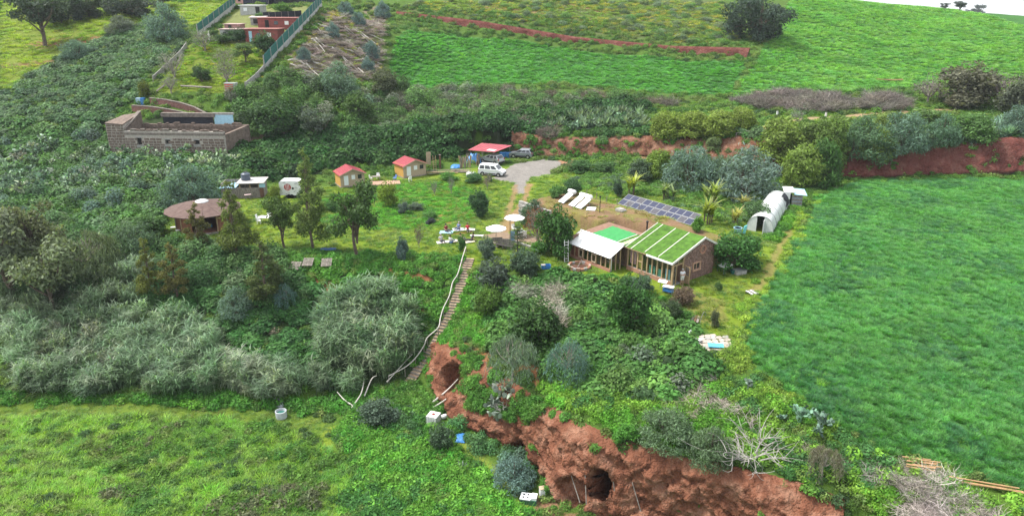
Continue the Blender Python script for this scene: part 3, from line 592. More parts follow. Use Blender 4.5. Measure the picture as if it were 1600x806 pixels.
# ------------------------------------------------------------------ cabins
def cabin(label,ul,vl,ur,vr,depth,hw_=2.05,pk=2.75):
    p=ground(ul,vl); z=p[2]; a=at_z(ul,vl,z); b=at_z(ur,vr,z); L=math.dist(a[:2],b[:2]); rz=world_ang(a,b)
    t=thing('cabin',label,'cabin',(a[0],a[1],z),rz,'cabins with red roofs')
    m=MB(); m.bx(-.1,L+.1,-.1,depth+.1,-.4,.14); m.build('floor_deck',W_GREYWOOD,t)
    m=MB(); fr=[(0,.14),(L,.14),(L,hw_),(L/2,pk-.05),(0,hw_)]; m.hexa([(x,.0,z) for x,z in fr],[(x,.06,z) for x,z in fr]); m.build('front_wall',W_CABINF,t)
    m=MB(); m.bx(0,.06,.06,depth,.14,hw_); m.build('side_wall',W_CABINS,t); m=MB(); m.bx(L-.06,L,.06,depth,.14,hw_); m.build('side_wall',W_CABINS,t)
    m=MB(); m.hexa([(x,depth-.06,z) for x,z in fr],[(x,depth,z) for x,z in fr]); m.build('rear_wall',W_CABINS,t)
    for k in range(8):
        m=MB(); zz=.16+k*.235; m.bx(-.012,.0,.06,depth,zz,zz+.22); m.build('board',W_CABINS,t)
    for x0,x1 in ((.12*L,.34*L),(.44*L,.62*L),(.70*L,.90*L)):
        m=MB(); z0=1.05 if x0>.2*L else .25; m.bx(x0,x1,-.035,0,z0,1.85); w=m.build('window' if z0>1 else 'door',W_CABINF,t)
        m=MB(); m.bx(x0+.07,x1-.07,-.045,-.036,z0+.08,1.78); m.build('pane',W_CARGLASS if x0>.6*L else W_COLL,w)
    r=MB(); e=.28; 
    r.slab([(-.25,-.35,hw_-.12),(L/2,-.35,pk+.06),(L/2,depth+.3,pk+.06),(-.25,depth+.3,hw_-.12)],.06); r.slab([(L/2+.002,-.35,pk+.06),(L+.25,-.35,hw_-.12),(L+.25,depth+.3,hw_-.12),(L/2+.002,depth+.3,pk+.06)],.06); r=r.build('roof',W_RED,t)
    for s in(-1,1):
        for k in range(1,6):
            y=-.35+k*(depth+.65)/6; m=MB(); x0=L/2+s*(L/2+.25); m.tube([(L/2+s*.02,y,pk+.065),(x0,y,hw_-.115)],.02,4); m.build('rib',W_RED,r)
    for s in(-1,1): m=MB(); m.slab([(L/2+s*.01,-.38,pk+.02),(L/2+s*(L/2+.27),-.38,hw_-.16),(L/2+s*(L/2+.27),-.355,hw_-.16),(L/2+s*.01,-.355,pk+.02)],.12); m.build('barge_board',W_CABINF,r)
    return t
cabin('small cabin with a red roof beside the wooden deck, the one further from the cars',533,294,570.5,289.5,3.0)
cabin('small cabin with a red roof standing beside the stacked timber',631,279,666,273.5,3.0)
# ------------------------------------------------------------------ red canopy
zc=ground(770,255)[2]; A,B,C_,D=[at_z(u,v,zc+h) for u,v,h in ((731,234.5,2.25),(753,223.5,3.0),(800,227.5,2.85),(772.5,238,2.25))]
A2=at_z(742,229,zc+2.6)
cn=thing('canopy','red sheet canopy on thin posts sheltering a silver car','canopy',(C_[0]-3,C_[1]-2,zc))
o0=tuple(cn.location)
m=MB(); m.slab([A,D,C_,B],.05); r=m.build('roof',mat('faded_red_sheet',(.36,.08,.10),.6,.15,1.2,col2=(.26,.07,.08)),cn,o0)
def lerp(a,b,t): return tuple(x+(y-x)*t for x,y in zip(a,b))
for k in range(1,8): m=MB(); p,q=lerp(A,D,k/8),lerp(B,C_,k/8); m.tube([(p[0],p[1],p[2]+.02),(q[0],q[1],q[2]+.02)],.025,4); m.build('rib',MATS['faded_red_sheet'],r,o0)
p=lerp(lerp(A,D,.72),lerp(B,C_,.72),.15); q=lerp(lerp(A,D,.62),lerp(B,C_,.62),.75); s=lerp(lerp(A,D,.55),lerp(B,C_,.55),.2)
m=MB(); w=[lerp(lerp(A,D,a),lerp(B,C_,a),b) for a,b in ((.62,.12),(.9,.12),(.9,.3),(.62,.3))]; m.slab([(x,y,z+.045) for x,y,z in w],.01); m.build('pale_patch',W_WHITESHEET,r,o0)
for P in (A,D,C_,B,lerp(A,D,.5)):
    m=MB(); P=lerp(P,lerp(A,C_,.5),.1); m.tube([(P[0],P[1],hz(P[0],P[1])-.2),(P[0],P[1],P[2]-.0)],.05,6); m.build('post',W_GREYWOOD,cn,o0)
# ------------------------------------------------------------------ stone ruin
pz=3.0; RA=at_z(200,243,pz); RB=at_z(354,245,pz); RLn=math.dist(RA[:2],RB[:2])
ru=thing('stone_ruin','roofless ruined building of dark stone blocks with pale mortar','ruin',RA,world_ang(RA,RB))
W_RIM2=mat('weathered_concrete',(.2,.172,.148),.95,.35,2.5,bump=.4)
FH=4.0; DP=5.6
def wallpart(name,segs,mt=W_RUIN):
    m=MB(); 
    for a in segs: m.bx(*a)
    return m.build(name,mt,ru)
wins=((1.9,2.75,1.75,2.9),(6.6,7.5,1.95,2.65),(11.4,12.3,1.95,2.65))
segs=[]; xs=[0]+[v for w in wins for v in w[:2]]+[RLn]
for i in range(0,len(xs)-1,2): segs.append((xs[i],xs[i+1],0,.5,-1.5,FH))
for w in wins: segs+=[(w[0],w[1],0,.5,-1.5,w[2]),(w[0],w[1],0,.5,w[3],FH)]
fw=wallpart('front_wall',segs,W_MORTAR)
sk=lambda x,z: any(w[0]-.1<x<w[1]+.1 and w[2]-.1<z-1.5<w[3]+.1 for w in wins) or z>4.35
m=jitter_stones(MB(),RLn,lambda x:FH+1.5,0,.5,.07,9,sk,gap=.1,asp=1.7); m.v=[(a,b-.0,c-1.5) for a,b,c in m.v]; m.build('blockwork',W_RUIN,fw,kind='stuff')
m=MB(); m.bx(-.02,RLn+.02,-.06,.54,FH-.62,FH-.28); m.build('concrete_band',W_RIM2,fw)
for w in wins: m=MB(); m.bx(w[0]-.12,w[1]+.12,-.07,.05,w[2]-.45,w[2]); m.build('window_sill',W_CONC,fw); m=MB(); m.bx(w[0]-.12,w[1]+.12,-.07,.05,w[3],w[3]+.18); m.build('lintel',W_CONC,fw)
for w in wins: m=MB(); m.bx(w[0],w[1],.42,.46,w[2],w[3]); m.build('painted_window_dark',W_DARK,fw)  # dark panel in each window hole; the darkness inside is its colour
gq=random.Random(44)
for k in range(26):
    x=gq.uniform(.2,RLn-.3); l=gq.uniform(.4,.9); h=gq.uniform(.12,.4); m=MB(); m.box((x,.25+gq.uniform(-.08,.08),FH+h/2-.02),(l,gq.uniform(.35,.5),h),gq.uniform(-.08,.08)); m.build('loose_block',W_RUIN if k%3 else W_RIM2,ru)
for k in range(16):
    x=gq.uniform(.6,RLn+1.6); h=gq.uniform(.1,.4); m=MB(); m.box((x,DP-.22,FH+.24+h/2),(gq.uniform(.4,.9),.42,h),gq.uniform(-.06,.06)); m.build('loose_block',W_RUIN,ru)
lw=MB(); lw.hexa([(-2.9,.1,-1.5),(0,.1,-1.5),(0,DP,-1.5),(-2.9,DP,-1.5)],[(-2.9,.1,FH+1.2),(-.02,.1,FH+1.0),(-.02,DP,FH+2.0),(-2.9,DP,FH+1.6)]); lw=lw.build('side_wing',W_MORTAR,ru)
m=MB(); m.slab([(-2.95,.02,FH+1.24),(.0,.02,FH+1.04),(.0,DP+.05,FH+2.04),(-2.95,DP+.05,FH+1.64)],.2); m.build('wing_top',W_RUIN,lw)
m=jitter_stones(MB(),2.9,lambda x:FH+2.4,-2.9,.5,.07,12,None,y=.1,gap=.1,asp=1.6); m.v=[(a,b,c-1.5) for a,b,c in m.v]; m.build('blockwork',W_RUIN,lw,kind='stuff')
m=MB(); m.hexa([(-.3,.5,-1),(.2,.5,-1),(.2,DP,-1),(-.3,DP,-1)],[(-.3,.5,FH),(.2,.5,FH),(.2,DP,FH+2.1),(-.3,DP,FH+2.1)]); m.build('inner_wall',W_RUIN,ru)
m=MB(); m.box((.0,DP/2,FH+1.25),(.6,DP+.1,.22),0,math.atan2(2.1,DP-.5)*.93); m.build('coping',W_RIM2,ru)
bw=wallpart('back_wall',[(.2,RLn+2.0,DP-.45,DP,-1,FH+.25)],W_RUIN)
m=jitter_stones(MB(),RLn+1.6,lambda x:FH+1.2,.3,.5,.06,13,None,y=DP-.45,gap=.1); m.v=[(a,b,c-1.0) for a,b,c in m.v]; m.build('blockwork',W_RUIN,bw,kind='stuff')
rw_=MB(); rw_.hexa([(RLn-.5,.5,-1.5),(RLn,.5,-1.5),(RLn+2.0,DP,-1.5),(RLn+1.5,DP,-1.5)],[(RLn-.5,.5,FH-.55),(RLn,.5,FH-.55),(RLn+2.0,DP,FH+.2),(RLn+1.5,DP,FH+.2)]); rw_.build('end_wall',W_RUIN,ru)
m=MB(); m.bx(.2,RLn,.5,DP-.45,-.3,1.2); m.build('rubble_floor',W_STONE,ru)
m=MB(); m.bx(3.6,12.2,DP+.3,DP+.5,FH-1,FH+1.35); m.build('black_sheeting',W_BMESH,ru)
m=MB(); m.bx(3.4,12.6,DP+.1,DP+.9,FH+1.36,FH+2.0); m.build('block_course',W_RIM2,ru)
m=MB(); m.bx(12.4,15.6,DP+.35,DP+.55,FH-1,FH+1.75); dd=m.build('pale_door',W_PALEBLUE,ru); m=MB(); m.bx(12.2,15.8,DP+.3,DP+.6,FH+1.76,FH+2.1); m.build('lintel',W_CONC,dd)
# curved terrace walls stepping up behind the ruin
def curvewall(px,h,th,mt,label):
    L=[ground(u,v) for u,v in px]; t=thing('garden_wall',label,'wall',L[0]); m=MB()
    for a,b in zip(L[:-1],L[1:]):
        d=Vector((b[1]-a[1],a[0]-b[0],0)).normalized()*th/2
        m.hexa([(a[0]-d.x,a[1]-d.y,a[2]-.8),(b[0]-d.x,b[1]-d.y,b[2]-.8),(b[0]+d.x,b[1]+d.y,b[2]-.8),(a[0]+d.x,a[1]+d.y,a[2]-.8)],[(a[0]-d.x,a[1]-d.y,a[2]+h),(b[0]-d.x,b[1]-d.y,b[2]+h),(b[0]+d.x,b[1]+d.y,b[2]+h),(a[0]+d.x,a[1]+d.y,a[2]+h)])
    m.build('wall_body',mt,t,L[0]); m=MB()
    for a,b in zip(L[:-1],L[1:]): m.box(((a[0]+b[0])/2,(a[1]+b[1])/2,(a[2]+b[2])/2+h+.06),(math.dist(a[:2],b[:2])+.1,th+.1,.12),world_ang(a,b),0,-math.atan2(b[2]-a[2],math.dist(a[:2],b[:2])))
    m.build('coping',W_RIM2,t,L[0]); return t
curvewall([(236,162),(260,165),(285,170),(305,177),(322,186)],.9,.4,W_REDWALL if False else mat('red_block',(.24,.12,.10),.95,.3,3,bump=.4),'curved red-brown block wall behind the stone ruin, the upper one')
curvewall([(208,174),(240,176),(270,181),(300,188)],.9,.4,MATS['red_block'],'red-brown stepped wall just behind the black sheeting of the ruin')
# ------------------------------------------------------------------ round hut
hc=ground(321,353); hz0=hc[2]; hut=thing('round_hut','round hut with a low brown shingled roof and white skylight','hut',hc,R(9))
n=14; RR,RW=4.5,3.4
m=MB(); m.lathe([(RR,2.22),(RR,2.32)],n); m.build('eaves',W_CABINF,hut)
for k in range(n):
    a0,a1=2*math.pi*k/n,2*math.pi*(k+1)/n; f=.03; c=lambda a,r,z:(r*math.cos(a),r*math.sin(a),z)
    m=MB(); m.slab([c(a0+.004,RR+.1,2.33),c(a1-.004,RR+.1,2.33),c(a1-.01,.75,3.2),c(a0+.01,.75,3.2)],.07); m.build('roof_panel',W_BROWN,hut)
m=MB(); m.lathe([(.82,3.12),(.8,3.28),(.5,3.42),(.05,3.48)],16); m.build('skylight',W_WHITESHEET,hut,smooth=True)
DOOR=(10,11)
for k in range(n):
    a0,a1=2*math.pi*k/n,2*math.pi*(k+1)/n
    if k in DOOR: continue
    q=[(RW*math.cos(a0),RW*math.sin(a0)),(RW*math.cos(a1),RW*math.sin(a1)),((RW-.12)*math.cos(a1),(RW-.12)*math.sin(a1)),((RW-.12)*math.cos(a0),(RW-.12)*math.sin(a0))]
    m=MB(); m.hexa([(x,y,-.1) for x,y in q],[(x,y,2.22) for x,y in q]); m.build('wall_panel',W_HUTWALL if k!=9 else mat('brick_infill',(.3,.13,.08),.9,.3),hut)
    m=MB(); m.bx(-.07,.07,-.07,.07,0,2.25); o=m.build('post',W_TIMBER if k in(9,12) else W_GREYWOOD,hut); o.location=(RW*math.cos(a0),RW*math.sin(a0),0)
m=MB(); m.lathe([(RW-.1,-.05),(RW-.1,.04)],n); m.build('floor',W_HUTWALL,hut)
ad=2*math.pi*11/n; 
for k in range(2): m=MB(); m.box((0,0,0),(3.0,.7,.16)); o=m.build('step',W_GREYWOOD,hut); o.location=((RW+.45+.6*k)*math.cos(ad),(RW+.45+.6*k)*math.sin(ad),.02-.12*k); o.rotation_euler=(0,0,ad+math.pi/2)
m=MB(); m.box((1.2*math.cos(ad),1.2*math.sin(ad),.3),(1.6,.8,.3),.4); m.build('blue_mattress',W_BLUE,hut)
# ------------------------------------------------------------------ grey shed with a tank on its roof
a=ground(347,311); z=a[2]; b=at_z(412,309,z); a=at_z(347,311,z); L=math.dist(a[:2],b[:2]); sh=thing('plank_shed','grey plank shed with a black water tank on its flat roof','shed',(a[0],a[1],z),world_ang(a,b))
m=MB(); m.bx(0,L,0,.1,-.3,1.5); m.build('front_wall',W_GREYWOOD,sh)
for k in range(int(L/.3)): m=MB(); m.bx(k*.3+.015,k*.3+.285,-.025,0,-.3,1.48); m.build('plank',W_GREYWOOD,sh)
m=MB(); m.bx(0,.1,.1,3,-.3,2.1); m.bx(L-.1,L,.1,3,-.3,2.1); m.bx(0,L,2.9,3,-.3,2.1); m.build('wall',W_GREYWOOD,sh)
for x in (2.6,4.0,5.2,L-.06): m=MB(); m.bx(x-.06,x+.06,0,.1,1.5,2.15); m.build('post',W_TIMBER,sh)
m=MB(); m.bx(5.3,6.1,-.06,-.03,1.52,2.1); m.build('blue_panel',W_PALEBLUE,sh); m=MB(); m.bx(5.3,5.85,-.07,-.03,.1,1.45); m.build('door',W_RUST,sh)
m=MB(); m.bx(2.2,L+.3,-.35,3.2,2.16,2.26); m.build('roof',mat('pale_sheet',(.5,.47,.45),.6,.2),sh)
m=MB(); m.bx(-.2,2.1,-.2,3.0,1.55,1.63); m.build('low_roof',W_PALEBLUE,sh)
t=thing('water_tank','dark ribbed water tank standing on the plank shed roof','tank',tuple(sh.matrix_world@Vector((3.2,1.4,2.26))) if False else (a[0]+3.2*math.cos(world_ang(a,b))-1.6*math.sin(world_ang(a,b)),a[1]+3.2*math.sin(world_ang(a,b))+1.6*math.cos(world_ang(a,b)),z+2.26))
m=MB(); m.lathe([(.62,0),(.66,.1),(.62,.2),(.66,.32),(.62,.44),(.66,.56),(.62,.68),(.64,.9),(.4,1.05),(.2,1.1)],16); m.build('tank_body',mat('tank_plastic',(.07,.09,.12),.4,.1),t); m=MB(); m.lathe([(.22,1.08),(.22,1.16)],12); m.build('lid',W_BLACK,t)
# ------------------------------------------------------------------ painted caravan
a=ground(438,310); z=a[2]; a=at_z(438,310,z); b=at_z(469,310,z); L=math.dist(a[:2],b[:2]); cv=thing('caravan','white painted caravan with a red striped circle on its side','caravan',(a[0],a[1],z),world_ang(a,b))
m=MB(); pr=[(0,.45),(L,.45),(L+.12,1.2),(L-.1,2.35),(L-.4,2.5),(.25,2.5),(.0,2.3)]; m.hexa([(x,0,zz) for x,zz in pr],[(x,1.9,zz) for x,zz in pr]); cb=m.build('body',W_WHITESHEET,cv)
m=MB(); rr=ring(L*.42,1.62,.5,18); m.hexa([(x,-.012,zz) for x,zz in rr],[(x,-.002,zz) for x,zz in rr]); rd=m.build('red_disc',mat('mural_red',(.4,.06,.06),.6,.15),cb)
for k in (-.2,0,.2): m=MB(); m.bx(L*.42+k-.03,L*.42+k+.03,-.018,-.013,1.2,2.05); m.build('stripe',W_WHITE,rd)
m=MB(); rr=ring(L*.68,1.45,.17,12); m.hexa([(x,-.012,zz) for x,zz in rr],[(x,-.002,zz) for x,zz in rr]); m.build('black_spot',W_BLACK,cb)
g=random.Random(3)
for k in range(14):
    x=g.uniform(.2,L-.3); zz=g.choice([g.uniform(.6,1.0),g.uniform(2.15,2.35),g.uniform(.6,2.3)]); 
    if abs(x-L*.42)<.6 and abs(zz-1.6)<.6: continue
    m=MB(); m.tube([(x,-.01,zz),(x+g.uniform(.05,.3),-.01,zz+g.uniform(-.15,.15)),(x+g.uniform(.1,.4),-.01,zz+g.uniform(-.2,.2))],.022,4); m.build('mural_stroke',W_BLACK if k%3 else W_GREYWOOD,cb)
for x in (L*.45,L*.6): m=MB(); m.lathe([(.3,-.02),(.3,.18)],14,(x,0,.3),'Y'); m.build('wheel',W_TYRE,cv)
m=MB(); m.bx(L*.3,L*.75,-.02,1.9,.0,.44); m.build('chassis',W_DARK,cv)
# ------------------------------------------------------------------ polytunnel
F0=at_z(1165,368,0); F1=at_z(1207,361,0); K0=at_z(1186,364.5,0); K1=at_z(1214,321,.1)
ta=math.atan2(K1[1]-K0[1],K1[0]-K0[0]); TL=math.dist(K0[:2],K1[:2]); TW=1.62; TH=2.15
tn=thing('polytunnel','white plastic polytunnel with an open doorway facing the house','polytunnel',(K0[0],K0[1],hz(K0[0],K0[1])),ta-math.pi/2)
na,nl=18,22; m=MB(); g=random.Random(8)
for j in range(nl+1):
    for i in range(na+1):
        a=math.pi*i/na; s=1-.022*abs(math.sin(j*math.pi/2)) + g.uniform(-.012,.012); x=-TW*math.copysign(abs(math.cos(a))**.8,math.cos(a))*s; m.v.append((x,TL*j/nl,max(0,TH*math.sin(a)**.85)*s-.1+.0*j))
m.f=[(j*(na+1)+i,j*(na+1)+i+1,(j+1)*(na+1)+i+1,(j+1)*(na+1)+i) for j in range(nl) for i in range(na)]
m.build('film_cover',W_FILM,tn,smooth=True)
for j in range(0,nl+1,4):
    m=MB(); m.tube([(-(TW+.02)*math.copysign(abs(math.cos(math.pi*i/14))**.8,math.cos(math.pi*i/14)),TL*j/nl,(TH+.02)*max(0,math.sin(math.pi*i/14))**.85-.1) for i in range(15)],.03,5); m.build('hoop',W_STEEL,tn)
arch=[(-TW*math.copysign(abs(math.cos(math.pi*i/14))**.8,math.cos(math.pi*i/14)),TH*max(0,math.sin(math.pi*i/14))**.85-.1) for i in range(15)]
lf=[p for p in arch if p[0]<=-.42]+[(-.42,1.7),(-.42,-.1)]; rt=[(.42,-.1),(.42,1.7)]+[p for p in arch if p[0]>=.42]
for q in (lf,rt): m=MB(); m.hexa([(x,.02,zz) for x,zz in q],[(x,.05,zz) for x,zz in q]); m.build('front_sheet',W_FILM,tn)
m=MB(); m.hexa([(x,TL-.06,zz) for x,zz in arch],[(x,TL-.02,zz) for x,zz in arch]); m.build('end_sheet',W_FILM,tn)
m=MB(); m.bx(.42,.5,-.5,.02,-.1,1.6); m.build('door_flap',W_FILM,tn); m=MB(); m.bx(-.45,.45,.02,TL-.1,-.12,-.03); m.build('soil_path',M_BANK,tn)
m=MB(); k=7
for j in range(2):
    for i in range(k):
        a=math.pi*(.62+.3*i/(k-1)); m.v.append((-(TW+.03)*math.copysign(abs(math.cos(a))**.8,math.cos(a)),TL*(.80 if j==0 else .97)+(.4*math.sin(i*2) if j==0 else 0),(TH+.03)*math.sin(a)**.85-.08))
m.f=[(i,i+1,k+i+1,k+i) for i in range(k-1)]; m.build('dark_patch',W_BMESH,tn)
# lean-to shed behind it
a=at_z(1224,322,.15); b=at_z(1252,323,.15); L=math.dist(a[:2],b[:2]); ls=thing('scrap_shed','little scrap shed with pale sheet roof at the far end of the polytunnel','shed',(a[0],a[1],hz(a[0],a[1])),world_ang(a,b)-.05)
m=MB(); m.bx(1.0,L,0,.08,0,1.75); fwl=m.build('front_wall',W_GREYWOOD,ls)
for k in range(7): m=MB(); m.bx(1.02,L-.02,-.03,0,.05+k*.24,.25+k*.24); m.build('plank',mat('blue_grey_board',(.28,.32,.36),.8,.3) if k%2 else W_GREYWOOD,ls)
m=MB(); m.bx(.0,.98,.1,.16,0,1.9); m.build('black_mesh',W_BMESH,ls); m=MB(); m.bx(L-.08,L,.08,1.9,0,1.75); m.bx(0,.08,.2,1.9,0,1.9); m.build('side_wall',W_GREYWOOD,ls)
m=MB(); m.slab([(1.2,-.3,1.95),(L+.5,-.3,1.85),(L+.5,2.1,2.15),(1.2,2.1,2.25)],.06); m.build('roof',W_PALEBLUE,ls); m=MB(); m.slab([(-.15,-.2,2.2),(1.25,-.2,2.2),(1.25,1.8,2.5),(-.15,1.8,2.5)],.05); m.bx(-.15,.7,-.22,-.2,1.2,2.2); m.build('white_sheet',W_WHITESHEET,ls)
# ------------------------------------------------------------------ solar array
NA=11; pv=thing('solar_array','long double row of dark blue solar panels on the earth roof edge','solar panels',hw(-20.6,13.2,0),HA)
PW,PH=1.06,1.08
def pvp(i,s,dz=0): # s along slope 0..2*PH
    return Vector((i*1.1,s*math.cos(R(26)),.75+s*math.sin(R(26))+dz))
zb=hz(*hw(-15,13.5)[:2])-HO[2]
pv.location.z=HO[2]+1.15
for r_ in range(2):
    for i in range(NA):
        s0=r_*(PH+.04); q=[pvp(i,s0),pvp(i+.965,s0),pvp(i+.965,s0+PH),pvp(i,s0+PH)]
        m=MB(); m.slab(q,.05); f=m.build('panel',W_STEEL,pv); n_=Vector((0,-math.sin(R(26)),math.cos(R(26))))
        q2=[pvp(i+.035,s0+.05),pvp(i+.93,s0+.05),pvp(i+.93,s0+PH-.05),pvp(i+.035,s0+PH-.05)]; m=MB(); m.slab([p+n_*.006 for p in q2],.005); m.build('cells',W_PV2 if (i+r_*3)%4==1 else W_PV,f)
for i in range(0,NA+1,2):
    for s in (.15,2*PH-.1): m=MB(); p=pvp(min(i,10.9),s,-.07); m.tube([(p.x,p.y,-1.8),tuple(p)],.04,5); m.build('support_leg',W_STEEL,pv)
# ------------------------------------------------------------------ solar water heaters
def heater(label,cols,u,v,dx_):
    p=ground(u,v); t=thing('solar_water_heater',label,'water heater',p,HA,'solar water heaters on the earth roof')
    W=1.0
    for c in range(cols):
        x=c*1.3; m=MB(); m.slab([(x,0,.15),(x+W,0,.15),(x+W,1.75,1.05),(x,1.75,1.05)],.09); k=m.build('collector',W_COLL,t)
        m=MB(); m.slab([(x+.05,.05,.19),(x+W-.05,.05,.19),(x+W-.05,1.7,1.04),(x+.05,1.7,1.04)],.01); m.build('glass_cover',W_WHITESHEET,k)
        for yy in(.1,1.6): 
            for xx in(x+.08,x+W-.08): m=MB(); m.tube([(xx,yy,-.3),(xx,yy,.1+.5*yy)],.025,4); m.build('stand_leg',W_STEEL,t)
    L=1.15 if cols==1 else 2.0; x=(cols-1)*.65+.5; m=MB(); m.lathe([(.05,-L/2-.06),(.26,-L/2),(.29,-L/2+.1),(.29,L/2-.1),(.26,L/2),(.05,L/2+.06)],14,(x,1.95,1.25),'X'); m.build('tank',W_WHITE,t,smooth=True)
    for s in(-1,1): m=MB(); m.lathe([(.3,-.03),(.3,.03)],14,(x+s*L*.32,1.95,1.25),'X'); m.build('strap',W_STEEL,t)
heater('white solar water heater with a single collector',1,872,317,0)
heater('white solar water heater with two collectors under one tank',2,888,322,0)
# ------------------------------------------------------------------ vegetation
M_LEAF=mat_leaf('foliage',gloss=.15,trans=.38); M_BLADE=mat_leaf('blades',gloss=.5,trans=.45,vscale=.12,vamt=.35)
M_BARK=mat('bark',(.13,.10,.075),.95,.4,6,bump=.6); M_PALEBARK=mat('pale_bark',(.30,.27,.23),.95,.4,6,bump=.5)
M_DEAD=mat('dead_wood',(.30,.27,.24),.95,.35,4,bump=.4); M_TWIG=mat_leaf('dry_twigs',gloss=.1,trans=.05,vscale=.4,vamt=.3)
def unit(n,g):
    d=g.normal(size=(n,3)); return d/np.linalg.norm(d,axis=1)[:,None]
def leaves(P,N,L,W,g,droop=0.0,bend=.25):
    """one bent leaf (two triangles sharing the midrib) per point; L length, W width arrays"""
    n=len(P); N=N/np.linalg.norm(N,axis=1)[:,None]
    t=np.cross(N,unit(n,g)); t/=np.linalg.norm(t,axis=1)[:,None]+1e-9
    t[:,2]-=droop; t/=np.linalg.norm(t,axis=1)[:,None]
    s=np.cross(t,N); s/=np.linalg.norm(s,axis=1)[:,None]+1e-9
    L=np.broadcast_to(L,(n,))[:,None]; W=np.broadcast_to(W,(n,))[:,None]
    m=P+t*L*.5; V=np.stack([P,m+s*W*.5-N*W*bend,P+t*L-N*L*.12,m-s*W*.5-N*W*bend],1).reshape(-1,3)
    b=np.arange(n)*4; F=np.concatenate([np.stack([b,b+1,b+2],1),np.stack([b,b+2,b+3],1)])
    var=g.random(n); return V,F,np.concatenate([var,var])
def leafmesh(name,parts,mt=None):
    V=[];F=[];A=[];o=0
    for v,f,a in parts: V.append(v);F.append(f+o);A.append(a);o+=len(v)
    me=mesh_np(name,np.concatenate(V),np.concatenate(F),{'var':('FLOAT','FACE',np.concatenate(A).astype(np.float32))})
    me.materials.append(mt or M_LEAF); return me
def lumpy(d,g,amt,k=5):
    c=unit(k,g); a=g.uniform(-1,1,k); r=np.ones(len(d))
    for i in range(k): r+=amt*a[i]*np.exp(-((d-c[i])**2).sum(1)*2.2)
    return r
def dome(n,rx,rz,g,size,amt=.35,asp=.6,low=-.15,droop=0.0,inner=.55):
    d=unit(n,g); d[:,2]=np.abs(d[:,2])*(1-low)+low*0; r=lumpy(d,g,amt)*g.uniform(inner,1,n)**.5
    P=d*r[:,None]*np.array([rx,rx,rz]); P[:,2]=np.maximum(P[:,2],0.02)
    N=d+unit(n,g)*.7; N[:,2]+=.25
    s=size*g.uniform(.6,1.35,n); return leaves(P,N,s,s*asp,g,droop)
def ball(n,c,r,g,size,amt=.3,asp=.6,droop=0.0,inner=.5,squash=.85,jit=.7):
    d=unit(n,g); rr=lumpy(d,g,amt)*g.uniform(inner,1,n)**.6
    P=np.array(c)+d*rr[:,None]*r*np.array([1,1,squash]); N=d+unit(n,g)*jit; N[:,2]+=.2
    s=size*g.uniform(.6,1.35,n); return leaves(P,N,s,s*asp,g,droop)
def blades(n,r,h,w,g,lean=.35,seg=3,curve=.5,base=None):
    """grass-like blades bending outwards; ribbons of seg quads as triangles"""
    a=g.uniform(0,2*np.pi,n); q=np.sqrt(g.random(n))*r
    B=np.stack([q*np.cos(a),q*np.sin(a),np.zeros(n)],1) if base is None else base
    a2=a+g.normal(0,.8,n); D=np.stack([np.cos(a2),np.sin(a2),np.zeros(n)],1); S=np.stack([-np.sin(a2),np.cos(a2),np.zeros(n)],1)
    hh=h*g.uniform(.6,1.15,n); ln=lean*g.uniform(.2,1.4,n); cu=curve*g.uniform(.3,1.5,n)
    V=[]
    for k in range(seg+1):
        t=k/seg; c=B+D*(ln*hh*t+cu*hh*t*t)[:,None]; c[:,2]+=hh*(t-.45*np.minimum(cu,1.4)*t*t*t)
        ww=w*(1-t**1.6)*g.uniform(.9,1.1,n)+.004
        V+=[c-S*ww[:,None]*.5,c+S*ww[:,None]*.5]
    V=np.stack(V,1).reshape(-1,3); m=2*(seg+1); b=np.arange(n)*m; F=[]
    for k in range(seg): o=2*k; F+=[np.stack([b+o,b+o+1,b+o+3],1),np.stack([b+o,b+o+3,b+o+2],1)]
    var=g.random(n); return V,np.concatenate(F),np.concatenate([var]*(2*seg))
def sticks(n,r,h,w,g,flat=.5):
    """tangle of thin dry twigs"""
    a=g.uniform(0,2*np.pi,n); q=np.sqrt(g.random(n))*r; P=np.stack([q*np.cos(a),q*np.sin(a),g.random(n)*h*.7],1)
    d=unit(n,g); d[:,2]=np.abs(d[:,2])*(1-flat); d/=np.linalg.norm(d,axis=1)[:,None]; L=g.uniform(.5,1.3,n)[:,None]*r*.8
    k=np.cross(d,unit(n,g)); k/=np.linalg.norm(k,axis=1)[:,None]; bend=np.cross(d,k)*L*.12
    W=w*g.uniform(.6,1.4,n)[:,None]; mid=P+d*L*.5+bend; tip=P+d*L
    V=np.stack([P-k*W,P+k*W,mid-k*W*.7,mid+k*W*.7,tip],1).reshape(-1,3); b=np.arange(n)*5
    F=np.concatenate([np.stack([b,b+1,b+3],1),np.stack([b,b+3,b+2],1),np.stack([b+2,b+3,b+4],1)]); var=g.random(n)
    return V,F,np.concatenate([var]*3)
PROTO={}
def proto(kind,meshes):
    c=bpy.data.collections.new('variants_'+kind); 
    for i,me in enumerate(meshes):
        o=bpy.data.objects.new('variant_%s_%02d'%(kind,i),me); c.objects.link(o)
    PROTO[kind]=(c,len(meshes))
def G(s): return np.random.default_rng(s)
proto('bramble',[leafmesh('bramble',[dome(520,1.0,.8,G(10+i),.26,asp=.7)]) for i in range(4)])
proto('shrub',[leafmesh('shrub',[dome(700,1.0,1.25,G(20+i),.20,amt=.55,asp=.55,inner=.35)]) for i in range(4)])
proto('weed',[leafmesh('weed',[dome(170,.5,.35,G(30+i),.17,amt=.6,asp=.6),blades(40,.45,.5,.03,G(130+i),.4,2)],M_LEAF) for i in range(4)])
proto('tuft',[leafmesh('tuft',[blades(90,.45,.26,.035,G(40+i),.6,2,.6)],M_BLADE) for i in range(4)])
